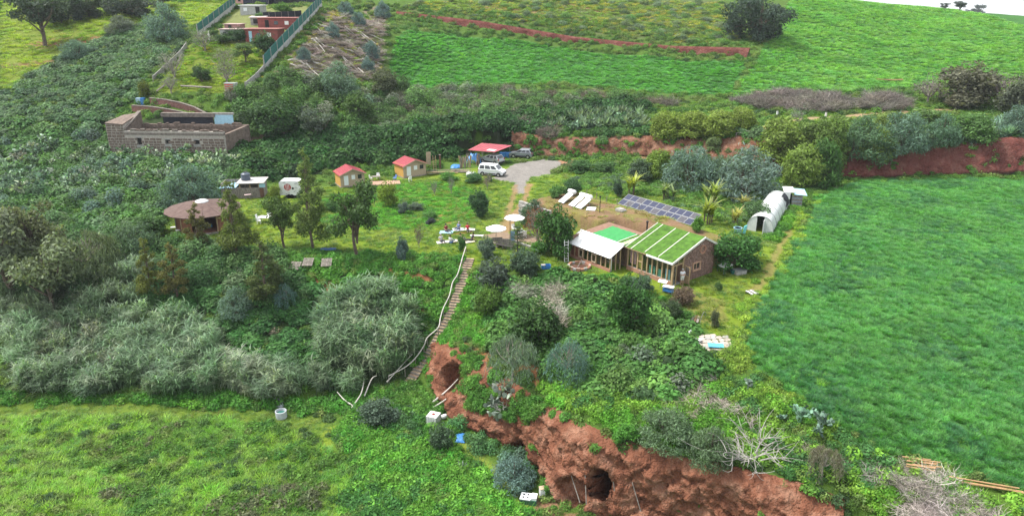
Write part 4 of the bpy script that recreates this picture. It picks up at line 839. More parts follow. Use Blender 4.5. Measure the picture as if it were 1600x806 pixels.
proto('wheat',[leafmesh('wheat',[blades(150,.40,.55,.036,G(50+i),.30,2,.55)],M_BLADE) for i in range(5)])
def reedmesh(i):
    g=G(60+i); n=26; a=g.uniform(0,2*np.pi,n); q=np.sqrt(g.random(n))*.8; B=np.stack([q*np.cos(a),q*np.sin(a),np.zeros(n)],1)
    st=blades(n,0,3.4,.05,g,.10,3,.14,base=B)
    V=st[0].reshape(n,8,3); parts=[st]
    bp=[];
    for k in range(11):
        t=g.uniform(.38,1.0,n)**.8; j=np.minimum((t*3).astype(int),2); f=(t*3-j)[:,None]; c=(V[np.arange(n),2*j]+V[np.arange(n),2*j+1])/2; d=(V[np.arange(n),2*j+2]+V[np.arange(n),2*j+3])/2; bp.append(c*(1-f)+d*f)
    bp=np.concatenate(bp); parts.append(blades(len(bp),0,.7,.105,g,.55,3,1.25,base=bp))
    return leafmesh('reed',parts,M_BLADE)
proto('reed',[reedmesh(i) for i in range(4)])
proto('drybrush',[leafmesh('drybrush',[sticks(420,1.0,.9,.012,G(70+i),.35)],M_TWIG) for i in range(4)])
def agavemesh(i):
    g=G(80+i); n=26; a=np.arange(n)*2.4; el=np.linspace(.15,1.35,n); P=np.zeros((n,3)); d=np.stack([np.cos(a)*np.cos(el),np.sin(a)*np.cos(el),np.sin(el)],1)
    s=np.stack([-np.sin(a),np.cos(a),np.zeros(n)],1); L=g.uniform(.8,1.15,n)[:,None]; W=.09
    V=np.stack([P-s*W*.6,P+s*W*.6,d*L*.55-s*W,d*L*.55+s*W,d*L],1).reshape(-1,3); b=np.arange(n)*5
    F=np.concatenate([np.stack([b,b+1,b+3],1),np.stack([b,b+3,b+2],1),np.stack([b+2,b+3,b+4],1)]); v=g.random(n); return leafmesh('agave',[(V,F,np.concatenate([v]*3))])
proto('agave',[agavemesh(i) for i in range(2)])
def padmesh(i):
    g=G(90+i); V=[];F=[];o=0; ends=[(np.array([0,0,0.]),np.array([0,0,1.]))]; m=0
    while ends and m<34:
        p,d=ends.pop(0); k=np.cross(d,g.normal(size=3)); k/=np.linalg.norm(k); L=g.uniform(.34,.5); W=L*.36
        nn=np.cross(d,k)*.03
        ring=[p+d*L*(.5-.5*math.cos(x))+k*W*math.sin(x)*(1 if x<math.pi else 1) for x in np.linspace(0,2*math.pi,9)[:-1]]
        for sgn in(1,-1):
            V+= [r+nn*sgn*0 for r in ring]+[p+d*L*.5+nn*sgn]; F+=[(o+j,o+(j+1)%8,o+8) for j in range(8)]; o+=9
        m+=1
        for _ in range(int(g.integers(1,4))):
            q=d+g.normal(0,.65,3); q[2]=abs(q[2])*.8+.15; q/=np.linalg.norm(q); ends.append((p+d*L*.92,q))
    v=np.repeat(g.random(m),16); return leafmesh('prickly_pear',[(np.array(V),np.array(F),v)])
proto('pear',[padmesh(i) for i in range(3)])
proto('sprig',[leafmesh('sprig',[dome(240,.8,1.0,G(95+i),.30,amt=.6,asp=.16,inner=.2,droop=.5)]) for i in range(3)])
# ---- scatter: one object of points, each carrying its own turn, size, variant and tint
def scatter_tree():
    ng=bpy.data.node_groups.new('scatter','GeometryNodeTree')
    ng.interface.new_socket('Geometry',in_out='INPUT',socket_type='NodeSocketGeometry')
    ng.interface.new_socket('Variants',in_out='INPUT',socket_type='NodeSocketCollection')
    ng.interface.new_socket('Geometry',in_out='OUTPUT',socket_type='NodeSocketGeometry')
    n=ng.nodes; l=ng.links; gi=n.new('NodeGroupInput'); go=n.new('NodeGroupOutput')
    ci=n.new('GeometryNodeCollectionInfo'); ci.inputs['Separate Children'].default_value=True; ci.inputs['Reset Children'].default_value=True
    ip=n.new('GeometryNodeInstanceOnPoints'); ip.inputs['Pick Instance'].default_value=True
    def at(name,ty):
        a=n.new('GeometryNodeInputNamedAttribute'); a.data_type=ty; a.inputs[0].default_value=name; return a.outputs[0]
    l.new(gi.outputs[0],ip.inputs['Points']); l.new(gi.outputs[1],ci.inputs['Collection']); l.new(ci.outputs[0],ip.inputs['Instance'])
    l.new(at('idx','INT'),ip.inputs['Instance Index']); l.new(at('scl','FLOAT_VECTOR'),ip.inputs['Scale'])
    er=n.new('FunctionNodeEulerToRotation'); l.new(at('rot','FLOAT_VECTOR'),er.inputs[0]); l.new(er.outputs[0],ip.inputs['Rotation'])
    l.new(ip.outputs[0],go.inputs[0]); return ng
SCAT=scatter_tree()
def scatter(name,kind,P,size,tints,seed,tilt=.12,zs=(.8,1.2),label=None,sink=.05):
    g=G(seed); n=len(P)
    if n==0: return
    c,nv=PROTO[kind]; me=bpy.data.meshes.new(name); me.vertices.add(n); P=P.copy(); P[:,2]-=sink
    me.vertices.foreach_set('co',P.astype(np.float32).ravel())
    s=g.uniform(size[0],size[1],n); S=np.stack([s,s,s*g.uniform(zs[0],zs[1],n)],1)
    T=np.array([t[0] for t in tints],float); w=np.array([t[1] for t in tints],float)
    # drifts: neighbouring plants tend to share a tint
    k=vnoise(P[:,0]/3.1,P[:,1]/4.3,seed)*.5+.5; k=np.clip(k*.65+g.random(n)*.35,0,.9999); cw=np.cumsum(w/w.sum()); pick=np.searchsorted(cw,k)
    C=T[np.minimum(pick,len(T)-1)]*g.uniform(.8,1.2,(n,1))*g.uniform(.93,1.07,(n,3)); C[:,2]*=1.0 if kind in('drybrush','pear','agave') else 1.12
    C=C*{'pear':2.2,'agave':1.7,'wheat':2.3,'tuft':1.6,'reed':1.8,'weed':1.5,'bramble':1.6,'shrub':1.6}.get(kind,1.3)
    for an,ty,a in (('idx','INT',g.integers(0,nv,n)),('scl','FLOAT_VECTOR',S),('rot','FLOAT_VECTOR',np.stack([g.normal(0,tilt,n),g.normal(0,tilt,n),g.uniform(0,6.28,n)],1)),('tint','FLOAT_VECTOR',C)):
        t=me.attributes.new(an,ty,'POINT'); t.data.foreach_set('value' if ty=='INT' else 'vector',np.ascontiguousarray(a,np.int32 if ty=='INT' else np.float32).ravel())
    o=link(name,me,None,None,'stuff'); m=o.modifiers.new('scatter','NODES'); m.node_group=SCAT
    m[[i.identifier for i in SCAT.interface.items_tree if i.name=='Variants'][0]]=c
    if label: tag(o,*label)
    return o
def spots(poly,dens,seed,avoid=(),mask=None):
    """random standing points inside a polygon of the terrain, dens per square metre"""
    P=np.array([p[:2] for p in poly]); lo=P.min(0); hi=P.max(0); g=G(seed); n=int((hi-lo).prod()*dens)
    X=g.uniform(lo[0],hi[0],n); Y=g.uniform(lo[1],hi[1],n); jx=X+vnoise(X/2,Y/2,seed)*.7; jy=Y+vnoise(X/2,Y/2,seed+1)*.9
    m=in_poly(jx,jy,poly)
    for a in avoid: m&=~in_poly(X,Y,a)
    lx,ly=hl(X,Y); m&=~((lx>-13.6)&(lx<.4)&(ly>-2.6)&(ly<6.9))
    X,Y=X[m],Y[m]
    if mask is not None: k=mask(X,Y); X,Y=X[k],Y[k]
    return np.stack([X,Y,hz(X,Y)],1)
def pxs(L,dens,seed,avoid=(),mask=None): return spots(wpoly(L),dens,seed,avoid,mask)
# ------------------------------------------------------------------ vehicles
def wheel(t,x,y,r=.31):
    m=MB(); m.lathe([(r*.62,-.1),(r*.95,-.1),(r,-.05),(r,.05),(r*.95,.1),(r*.62,.1)],16,(x,y,r),'Y'); w=m.build('wheel',W_TYRE,t,smooth=False)
    s=-1 if y<0 else 1; m=MB(); m.lathe([(r*.6,s*.085),(r*.55,s*.112),(r*.12,s*.118)] if s>0 else [(r*.12,-.118),(r*.55,-.112),(r*.6,-.085)],12,(x,y,r),'Y'); m.build('rim',W_RIM,w)
def car(name,label,loc,rz,paint,prof,belt,roof,W,wx,cat,group,black_trim=True,wr=.31):
    """prof: lower body outline (x,z) anticlockwise from the rear bottom; belt/roof: (x_rear,x_front,z) of the glasshouse at its foot and top"""
    t=thing(name,label,cat,loc,rz,group); hw_=W/2
    m=MB(); n=len(prof)
    def row(y,sc): return [(x,y,z) for x,z in prof]
    ins=[(x*(.985),z) for x,z in prof]
    a=[(x,-hw_+.12,z) for x,z in ins]; b=[(x,-hw_,z if z<.75 else z-.03) for x,z in prof]; c=[(x,hw_,z if z<.75 else z-.03) for x,z in prof]; d=[(x,hw_-.12,z) for x,z in ins]
    m.add(a+b+c+d,[tuple(range(n))]+[(i,n+i,n+(i+1)%n,(i+1)%n) for i in range(n)]+[(n+i,2*n+i,2*n+(i+1)%n,n+(i+1)%n) for i in range(n)]+[(2*n+i,3*n+i,3*n+(i+1)%n,2*n+(i+1)%n) for i in range(n)]+[tuple(range(3*n,4*n))[::-1]]); body=m.build('body',paint,t)
    (x0,x1,z0),(r0,r1,z1)=belt,roof; wt=hw_-.17
    lo=[(x0,-hw_+.03,z0),(x1,-hw_+.06,z0),(x1,hw_-.06,z0),(x0,hw_-.03,z0)]; mid=[(r0,-wt,z1-.05),(r1,-wt,z1-.07),(r1,wt,z1-.07),(r0,wt,z1-.05)]; hi=[(r0+.12,-wt+.12,z1),(r1-.15,-wt+.12,z1-.01),(r1-.15,wt-.12,z1-.01),(r0+.12,wt-.12,z1)]
    m=MB(); m.add(lo+mid+hi,[(i,(i+1)%4,4+(i+1)%4,4+i) for i in range(4)]+[(4+i,4+(i+1)%4,8+(i+1)%4,8+i) for i in range(4)]+[(8,9,10,11)]); m.build('cabin',paint,t)
    # glazing, a centimetre proud of the cabin skin
    def pt(s,f,h):   # side s, fraction along, height fraction
        a=lerp(lo[0 if s<0 else 3],lo[1 if s<0 else 2],f); b=lerp(mid[0 if s<0 else 3],mid[1 if s<0 else 2],f); p=lerp(a,b,h); return (p[0],p[1]+s*.012,p[2])
    cuts=((.05,.30),(.34,.62),(.66,.93))
    for s in(-1,1):
        for f0,f1 in cuts:
            q=[pt(s,f0,.12),pt(s,f1,.12),pt(s,f1-(.03 if f1>.9 else 0),.88),pt(s,f0+.02,.88)]; m=MB(); m.add(q,[(0,1,2,3)]); m.build('side_window',W_CARGLASS,t)
    for (i,j,dx_,nm) in ((1,2,.012,'windscreen'),(3,0,-.012,'rear_window')):
        q=[lerp(lo[i],mid[i],.1),lerp(lo[j],mid[j],.1),lerp(lo[j],mid[j],.9),lerp(lo[i],mid[i],.9)]; c=[sum(p[k] for p in q)/4 for k in range(3)]
        q=[(c[0]+(p[0]-c[0])+dx_,c[1]+(p[1]-c[1])*.88,p[2]) for p in q]; m=MB(); m.add(q,[(0,1,2,3)]); m.build(nm,W_CARGLASS,t)
    xs=[p[0] for p in prof]; xf,xr=max(xs),min(xs)
    for s in(-1,1):
        for x in wx: wheel(t,x,s*(hw_-.09),wr)
        for x in wx: m=MB(); m.lathe([(wr+.07,-.012),(wr+.07,.012)],16,(x,s*(hw_+.0),wr),'Y'); m.build('wheel_arch',W_BLACK,t)
        m=MB(); m.box((xf-.10,s*(hw_-.28),.72),(.2,.34,.16),0,0,R(12)); m.build('headlight',W_LAMP,t)
        m=MB(); m.box((xr+.03,s*(hw_-.13),.95),(.08,.16,.3)); m.build('tail_light',W_TAIL,t)
        m=MB(); m.box(((belt[1]*.8),s*(hw_+.1),belt[2]+.08),(.12,.2,.13)); m.build('wing_mirror',paint,t)
        if black_trim: m=MB(); m.box(((wx[0]+wx[1])/2,s*(hw_+.012),.47),(wx[1]-wx[0]-.9,.03,.13)); m.build('side_trim',W_BLACK,t)
    m=MB(); m.box((xf+.0,0,.42),(.1,W-.3,.2)); m.build('front_bumper',W_BLACK,t); m=MB(); m.box((xr-.0,0,.45),(.1,W-.3,.2)); m.build('rear_bumper',W_BLACK,t)
    m=MB(); m.bx(wx[0]-.2,wx[1]+.2,-hw_+.2,hw_-.2,.15,.32); m.build('underbody',W_DARK,t)
    return t
P_WHITE=mat('white_car_paint',(.78,.79,.8),.3,.04,spec=.6); P_GREY=mat('grey_car_paint',(.33,.36,.39),.28,.06,spec=.6,metal=.3); P_SILVER=mat('silver_car_paint',(.48,.5,.52),.28,.05,spec=.6,metal=.3)
VAN=[(-2.05,.28),(2.02,.28),(2.08,.5),(2.05,.78),(1.75,.98),(1.28,1.1),(-2.05,1.1),(-2.08,.7)]
SUV=[(-2.0,.32),(2.0,.32),(2.08,.55),(2.03,.82),(1.85,.98),(1.0,1.06),(-1.95,1.02),(-2.05,.7)]
def on(u,v): p=ground(u,v); return p
w0,w1=on(754.4,275),on(778,276.6); c=lerp(w0,w1,.5); ca_=world_ang(w0,w1)
n_=(-math.sin(ca_)*.8,math.cos(ca_)*.8)
car('parked_van','white compact passenger van parked at the edge of the gravel yard','van' if False else (c[0]+n_[0],c[1]+n_[1],hz(c[0],c[1])),ca_,P_WHITE,VAN,(-2.02,1.42,1.08),(-1.85,.75,1.82),1.82,(-1.3,1.35),'van','vehicles parked by the yard')
w0,w1=on(824,248.6),on(803,247.4); c=lerp(w0,w1,.5); a=world_ang(w0,w1); n_=(math.sin(a)*.8,-math.cos(a)*.8)
car('parked_car','grey crossover car parked beyond the red canopy against the bank',(c[0]+n_[0],c[1]+n_[1],hz(c[0],c[1])),a,P_GREY,SUV,(-1.9,1.15,1.03),(-1.5,.2,1.62),1.8,(-1.28,1.3),'car','vehicles parked by the yard',wr=.34)
w0,w1=on(774,258.3),on(754.5,255); c=lerp(w0,w1,.5); a=world_ang(w0,w1); n_=(math.sin(a)*.8,-math.cos(a)*.8)
car('parked_car','silver crossover car parked under the red canopy',(c[0]+n_[0],c[1]+n_[1],hz(c[0],c[1])),a,P_SILVER,SUV,(-1.9,1.15,1.03),(-1.5,.2,1.62),1.8,(-1.28,1.3),'car','vehicles parked by the yard',wr=.34)
# ------------------------------------------------------------------ timber yard
def simple(name,label,cat,mb,mt,o,group=None,smooth=False):
    ob=mb.build(name,mt,None,o,smooth); ob.location=o; return tag(ob,label,cat,group)
g=random.Random(21)
def plankpile(u,v,n,L,ang,label,mt,up=False,name='timber_stack'):
    p=ground(u,v); t=thing(name,label,'timber',p,ang)
    for k in range(n):
        m=MB(); l=L*g.uniform(.7,1.05)
        if up: m.box((g.uniform(-.9,.9),g.uniform(-.15,.15),l/2-.05),(g.uniform(.12,.25),.05,l),g.uniform(-.2,.2),g.uniform(-.15,.15),g.uniform(-.22,.22))
        else: m.box((g.uniform(-.3,.3),g.uniform(-.5,.5),.05+k*.055),(l,g.uniform(.1,.22),.045),g.uniform(-.12,.12))
        m.build('plank',mt[k%len(mt)],t)
    return t
plankpile(690,272,10,5.0,R(8),'long low stack of grey planks in front of the upright boards',[W_GREYWOOD,W_TIMBER,W_RUST])
plankpile(720,270,8,3.2,R(-5),'low stack of mixed planks near the white van',[W_GREYWOOD,W_GREYWOOD,W_CABINF])
plankpile(727,262,14,2.3,R(10),'upright boards and pallets leaning together beside the canopy',[W_GREYWOOD,W_CABINF,W_TIMBER,W_GREYWOOD],True)
plankpile(748,258,9,2.0,R(70),'leaning planks stored under the edge of the canopy',[W_GREYWOOD,W_RUST,W_TIMBER],True)
p=ground(670,262); m=MB(); m.box((0,0,1.3),(.75,.06,2.6),R(20),R(6)); simple('door_panel','tall pale wooden panel standing beside the further cabin','panel',MB().add([(a+p[0],b+p[1],c+p[2]) for a,b,c in m.v],m.f),W_CABINF,p)
p=ground(688,264); t=thing('post','dark rusty post standing among the stacked timber','post',p); m=MB(); m.box((0,0,1.1),(.3,.2,2.3)); m.build('post_body',W_RUST,t); m=MB(); m.box((0,0,2.3),(.36,.26,.1)); m.build('cap',W_GREYWOOD,t)
p=ground(680,270); t=thing('wooden_ladder','leaning wooden ladder among the stacked timber','ladder',p,R(15))
for s in(-.22,.22): m=MB(); m.tube([(s,0,-.1),(s,.5,2.7)],.035,5); m.build('rail',W_TIMBER,t)
for k in range(7): m=MB(); f=.12+k*.12; m.tube([(-.22,.5*f,2.8*f-.1),(.22,.5*f,2.8*f-.1)],.025,5); m.build('rung',W_TIMBER,t)
def tarp(name,label,u,v,rx,ry,h,mt,seed=1,cat='tarpaulin',n=10,lift=0):
    p=ground(u,v); g=random.Random(seed); m=MB()
    for i in range(n+1):
        for j in range(n+1):
            x,y=i/n*2-1,j/n*2-1; r=max(abs(x),abs(y)); e=1-r**3; k=1+g.uniform(-.12,.12)*(r>.9)
            m.v.append((p[0]+x*rx*k,p[1]+y*ry*k,0)); X,Y,_=m.v[-1]; m.v[-1]=(X,Y,float(hz(X,Y))+lift+.04+h*e*(.75+.25*math.sin(i*1.7+seed)*math.sin(j*1.3))+g.uniform(0,.05))
    m.f=[(i*(n+1)+j,(i+1)*(n+1)+j,(i+1)*(n+1)+j+1,i*(n+1)+j+1) for i in range(n) for j in range(n)]
    return simple(name,label,cat,m,mt,p,smooth=True)
tarp('tarpaulin','crumpled bright blue tarpaulin in front of the upright boards',713,262,.9,.7,.5,W_BLUE,2)
tarp('tarpaulin','blue tarpaulin draped over stored things beside the canopy',741,254,1.3,.9,1.7,mat('tarp_blue',(.10,.28,.6),.5,.15),3)
tarp('tarpaulin','crumpled bright blue sheet lying below the white tank near the cliff',719,686,.45,.6,.25,W_BLUE,4)
tarp('dust_sheet','grey plastic sheet beside the round basin at the footpath',433,631,.85,.55,.3,mat('grey_film',(.32,.35,.37),.35,.25,3),5)
for k in range(5):
    p=ground(783+k*3.6,246+.3*(k%2)); m=MB(); m.lathe([(.26,-.05),(.28,.1),(.26,.45),(.28,.8),(.24,.9),(.1,.92)],10,p); simple('barrel','blue plastic barrel in the row between the canopy and the grey car','barrel',m,W_BLUE,p,'row of blue barrels')
def bigbag(u,v,label,s=1):
    p=ground(u,v); t=thing('bulk_bag',label,'bag',p,g.uniform(0,1)); m=MB(); m.lathe([(.4*s,0),(.48*s,.3*s),(.45*s,.6*s),(.36*s,.75*s),(.1*s,.72*s)],10); m.build('bag_body',W_WHITESHEET,t)
    for a in range(4): m=MB(); x,y=.36*s*math.cos(a*1.57+.78),.36*s*math.sin(a*1.57+.78); m.tube([(x,y,.6*s),(x*.8,y*.8,1.0*s),(x*.5,y*.5,.7*s)],.03,4); m.build('strap',W_WHITESHEET,t)
bigbag(733,277,'white bulk bag on the grass beside the white van, the left of two',1); bigbag(740,277.5,'white bulk bag on the grass beside the white van, the right of two',.95)
# wooden deck between the cabins with table and chairs
def plastic_chair(u,v,rz,mt,label,group='plastic garden chairs',sc=1.0,loc=None):
    p=loc or ground(u,v); t=thing('garden_chair',label,'chair',p,rz,group,sc)
    m=MB(); m.box((0,0,.43),(.46,.46,.05)); m.build('seat',mt,t); m=MB(); m.box((0,.23,.68),(.44,.05,.5),0,R(-10)); m.build('backrest',mt,t)
    for x in(-.19,.19):
        for y in(-.19,.19): m=MB(); m.tube([(x*1.1,y*1.15,-.03),(x,y,.42)],.025,4); m.build('leg',mt,t)
        m=MB(); m.box((x*1.15,0,.63),(.05,.42,.04)); m.build('armrest',mt,t)
    return t
def table(u,v,rz,L,W,mt,label,group=None,z=.73,loc=None,top=None):
    p=loc or ground(u,v); t=thing('garden_table',label,'table',p,rz,group); m=MB(); m.box((0,0,z),(L,W,.05)); m.build('tabletop',top or mt,t)
    for x in(-1,1):
        for y in(-1,1): m=MB(); m.tube([(x*(L/2-.1),y*(W/2-.1),-.05),(x*(L/2-.12),y*(W/2-.1),z-.02)],.035,5); m.build('leg',mt,t)
    return t
a=ground(575,287); dk=thing('wooden_deck','low wooden deck between the two red-roofed cabins','deck',ground(602,287),R(12))
for k in range(16): m=MB(); m.box((-2.1+k*.28,0,.12),(.25,2.4,.06)); m.build('plank',mat('tan_board',(.42,.27,.19),.8,.25,5),dk)
m=MB(); m.bx(-2.2,2.3,-1.1,1.1,-.2,.085); m.build('joists',W_GREYWOOD,dk)
table(588,283,.2,1.3,.8,W_GREYWOOD,'grey garden table beside the wooden deck between the cabins')
plastic_chair(580,283,R(80),W_WHITE,'white chair left of the grey table between the cabins'); plastic_chair(591,279.5,R(10),W_WHITE,'white chair behind the grey table between the cabins')
plastic_chair(617,282.5,R(-60),mat('blue_chair',(.13,.22,.5),.5,.1),'blue chair at the deck end beside the further cabin')
plastic_chair(641,284,R(200),W_WHITE,'white chair on the grass in front of the further cabin')
# table set by the round hut
table(416,348,R(-10),1.7,.95,W_WHITE,'white garden table on the lawn right of the round hut',z=.74)
for u,v,rz,s in ((404,346,80,'nearest the tree'),(405,350,100,'at the front left corner'),(421,341,10,'behind the table'),(428,346,-90,'at the right end'),(429,351,-120,'at the front right corner')):
    plastic_chair(u,v,R(rz),W_WHITE,'white garden chair at the lawn table by the hut, '+s)
for k,(u,v) in enumerate(((275,358),(283,362),(289,360))):
    p=ground(u,v); t=thing('sun_lounger','white folded lounger lying by the wall of the round hut, '+['leftmost of three','middle of three','rightmost of three'][k],'lounger',p,R(20+10*k),'white loungers by the hut')
    m=MB(); m.box((0,0,.25),(1.2,.5,.06)); m.build('seat',W_WHITE,t); m=MB(); m.box((.55,0,.42),(.45,.5,.05),0,0,R(-55)); m.build('backrest',W_WHITE,t)
    for x in(-.5,.4):
        for y in(-.2,.2): m=MB(); m.tube([(x,y,-.05),(x,y,.24)],.025,4); m.build('leg',W_WHITE,t)
table(388,312,R(30),.9,.5,W_GREYWOOD,'small pinkish table outside the plank shed',top=mat('pink_top',(.5,.38,.38),.6,.1))
# ------------------------------------------------------------------ parasols and picnic terrace
def parasol(u,v,label,r=1.25,h=2.25):
    p=ground(u,v); t=thing('parasol',label,'parasol',p,g.uniform(0,1),'white garden parasols'); n=8; m=MB()
    m.v=[(0,0,h+.42)]+[(r*.55*math.cos(2*math.pi*k/n),r*.55*math.sin(2*math.pi*k/n),h+.24) for k in range(n)]+[(r*math.cos(2*math.pi*k/n),r*math.sin(2*math.pi*k/n),h) for k in range(n)]+[(r*math.cos(2*math.pi*k/n),r*math.sin(2*math.pi*k/n),h-.09) for k in range(n)]
    m.f=[(0,1+k,1+(k+1)%n) for k in range(n)]+[(1+k,1+n+k,1+n+(k+1)%n,1+(k+1)%n) for k in range(n)]+[(1+n+k,1+2*n+k,1+2*n+(k+1)%n,1+n+(k+1)%n) for k in range(n)]; m.build('canopy',mat('white_canvas',(.8,.8,.78),.8,.04),t)
    m=MB(); m.tube([(0,0,-.1),(0,0,h+.45)],.03,6); m.build('pole',W_GREYWOOD,t)
    for k in range(n): m=MB(); a=2*math.pi*k/n; m.tube([(.02*math.cos(a),.02*math.sin(a),h+.36),(r*.97*math.cos(a),r*.97*math.sin(a),h-.03)],.012,4); m.build('rib',W_GREYWOOD,t)
    m=MB(); m.lathe([(.25,-.02),(.25,.08),(.06,.12)],10); m.build('base',W_CONC,t)
parasol(775.3,386,'white parasol standing over the picnic lawn'); parasol(804,368,'white parasol shading the seats near the round tree')
def blanket(u,v,rz,L,W,mt,label):
    p=ground(u,v); m=MB(); n=6; ca,sa=math.cos(rz),math.sin(rz)
    for i in range(n+1):
        for j in range(n+1):
            x,y=(i/n-.5)*L,(j/n-.5)*W; X,Y=p[0]+x*ca-y*sa,p[1]+x*sa+y*ca; m.v.append((X,Y,float(hz(X,Y))+.10+g.uniform(0,.03)))
    m.f=[(i*(n+1)+j,(i+1)*(n+1)+j,(i+1)*(n+1)+j+1,i*(n+1)+j+1) for i in range(n) for j in range(n)]; simple('picnic_blanket',label,'blanket',m,mt,p)
B_LBLUE=mat('light_blue_cloth',(.3,.48,.62),.9,.15); B_WHITE=mat('white_cloth',(.72,.72,.7),.9,.08); B_CREAM=mat('cream_cloth',(.68,.63,.5),.9,.15)
blanket(697.5,364.5,R(-8),1.7,1.0,B_LBLUE,'light blue picnic blanket under the person in dark red'); blanket(716,360,R(10),1.4,1.0,mat('pale_lilac_cloth',(.55,.58,.66),.9,.1),'pale lilac picnic blanket under the person in blue')
blanket(734,360,R(0),1.3,.8,B_WHITE,'white blanket behind the person in a red top'); blanket(691,380,R(15),1.3,.8,B_WHITE,'white mat under the person at the lawn edge in grey'); blanket(707,378,R(20),1.5,.9,B_CREAM,'cream blanket beside the person in a pale shirt')
blanket(728,379,R(25),1.9,1.2,B_CREAM,'cream picnic blanket under the person with black hair'); 
p=ground(745,372); t=thing('low_bench','long white low bench beside the picnic blankets','bench',p,R(-3)); m=MB(); m.box((0,0,.32),(1.6,.35,.07)); m.build('seat',W_WHITE,t)
for x in(-.65,.65): m=MB(); m.box((x,0,.14),(.08,.3,.3)); m.build('leg',W_WHITE,t)
for k,(u,v,rz) in enumerate(((776,385,5),(784,388,-10),(793,389,-20))):
    p=ground(u,v); t=thing('slab_bench',['driftwood-grey bench under the parasol pole','driftwood-grey bench at the middle of the terrace edge','driftwood-grey bench beside the narrow pine'][k],'bench',p,R(rz),'grey benches on the terrace edge'); m=MB(); m.box((0,0,.42),(1.3,.45,.09)); m.build('seat',W_GREYWOOD,t)
    for x in(-.5,.5): m=MB(); m.box((x,0,.18),(.14,.36,.4)); m.build('leg',W_GREYWOOD,t)
    m=MB(); m.box((.1,.3,.75),(1.2,.06,.5),0,R(-12)); m.build('backrest',W_GREYWOOD,t)
for u,v,rz,lb in ((803,362,30,'white chair under the parasol near the round tree'),(812,369,-70,'white chair beside the wire fence behind the narrow pine'),(819,372,200,'white chair next to the paved path bend')): plastic_chair(u,v,R(rz),W_WHITE,lb)
table(815,371,R(20),.9,.7,W_WHITE,'small white table by the wire fence behind the narrow pine')
table(790,384.5,R(-10),1.5,.7,W_GREYWOOD,'grey wooden table behind the terrace benches')
p=ground(797,388); t=thing('flag_pole','thin dark pole with a hanging blue banner at the terrace edge','pole',p); m=MB(); m.tube([(0,0,-.2),(0,0,3.9)],[.05,.035],6); m.build('pole',W_BLACK,t)
m=MB(); m.add([(.06+.5*i/4,.05*math.sin(i*1.6),z) for z in(.9,2.1) for i in range(5)],[(i,i+1,6+i,5+i) for i in range(4)]); m.build('banner',mat('slate_blue_cloth',(.2,.3,.42),.8,.2),t)
table(848,391,R(-30),1.1,.7,W_STEEL,'pale grey table at the end of the paved path',top=W_COLL)
# low stone edging of the paved path
ed=thing('path_edging','low line of pale stones edging the paved path','edging',ground(835,387))
o0=tuple(ed.location); g2=random.Random(4)
for L in ([(800,377),(815,383),(830,388),(848,394)],):
    W=wpoly(L)
    for a,b in zip(W[:-1],W[1:]):
        for k in range(6):
            q=lerp(a,b,(k+.5)/6); m=MB(); m.box((q[0],q[1],q[2]+.1),(g2.uniform(.25,.4),g2.uniform(.2,.3),g2.uniform(.2,.35)),g2.uniform(0,3),g2.uniform(-.2,.2)); m.build('stone',W_CONC,ed,o0)
# ------------------------------------------------------------------ people
SKIN=mat('skin',(.45,.27,.19),.6,.08); HAIR={'dark':mat('dark_hair',(.02,.015,.012),.6,.2),'brown':mat('brown_hair',(.10,.055,.03),.6,.2),'grey':mat('grey_hair',(.35,.33,.31),.6,.1)}
def cloth(c): return mat('cloth_%d_%d_%d'%tuple(int(x*99) for x in c),c,.9,.15,8)
def skin(name,chains,mt,parent,sub=1):
    """one continuous surface grown over a skeleton: chains of ((x,y,z),radius) that share joints"""
    V=[];E=[];Rd=[];key={}
    for ch in chains:
        pv=None
        for p,r in ch:
            k=tuple(round(c,3) for c in p)
            if k not in key: key[k]=len(V); V.append(p); Rd.append(r)
            if pv is not None and pv!=key[k]: E.append((pv,key[k]))
            pv=key[k]
    me=bpy.data.meshes.new(name); me.from_pydata(V,E,[])
    o=link(name,me,None,parent); s=o.modifiers.new('skin','SKIN')
    for i,r in enumerate(Rd): me.skin_vertices[0].data[i].radius=(r,r); me.skin_vertices[0].data[i].use_root=(i==0)
    s.use_smooth_shade=True; b=o.modifiers.new('sub','SUBSURF'); b.levels=sub; b.render_levels=sub
    dg=bpy.context.evaluated_depsgraph_get(); ev=o.evaluated_get(dg); nm=bpy.data.meshes.new_from_object(ev); o.modifiers.clear(); o.data=nm; nm.materials.clear(); nm.materials.append(mt); return o
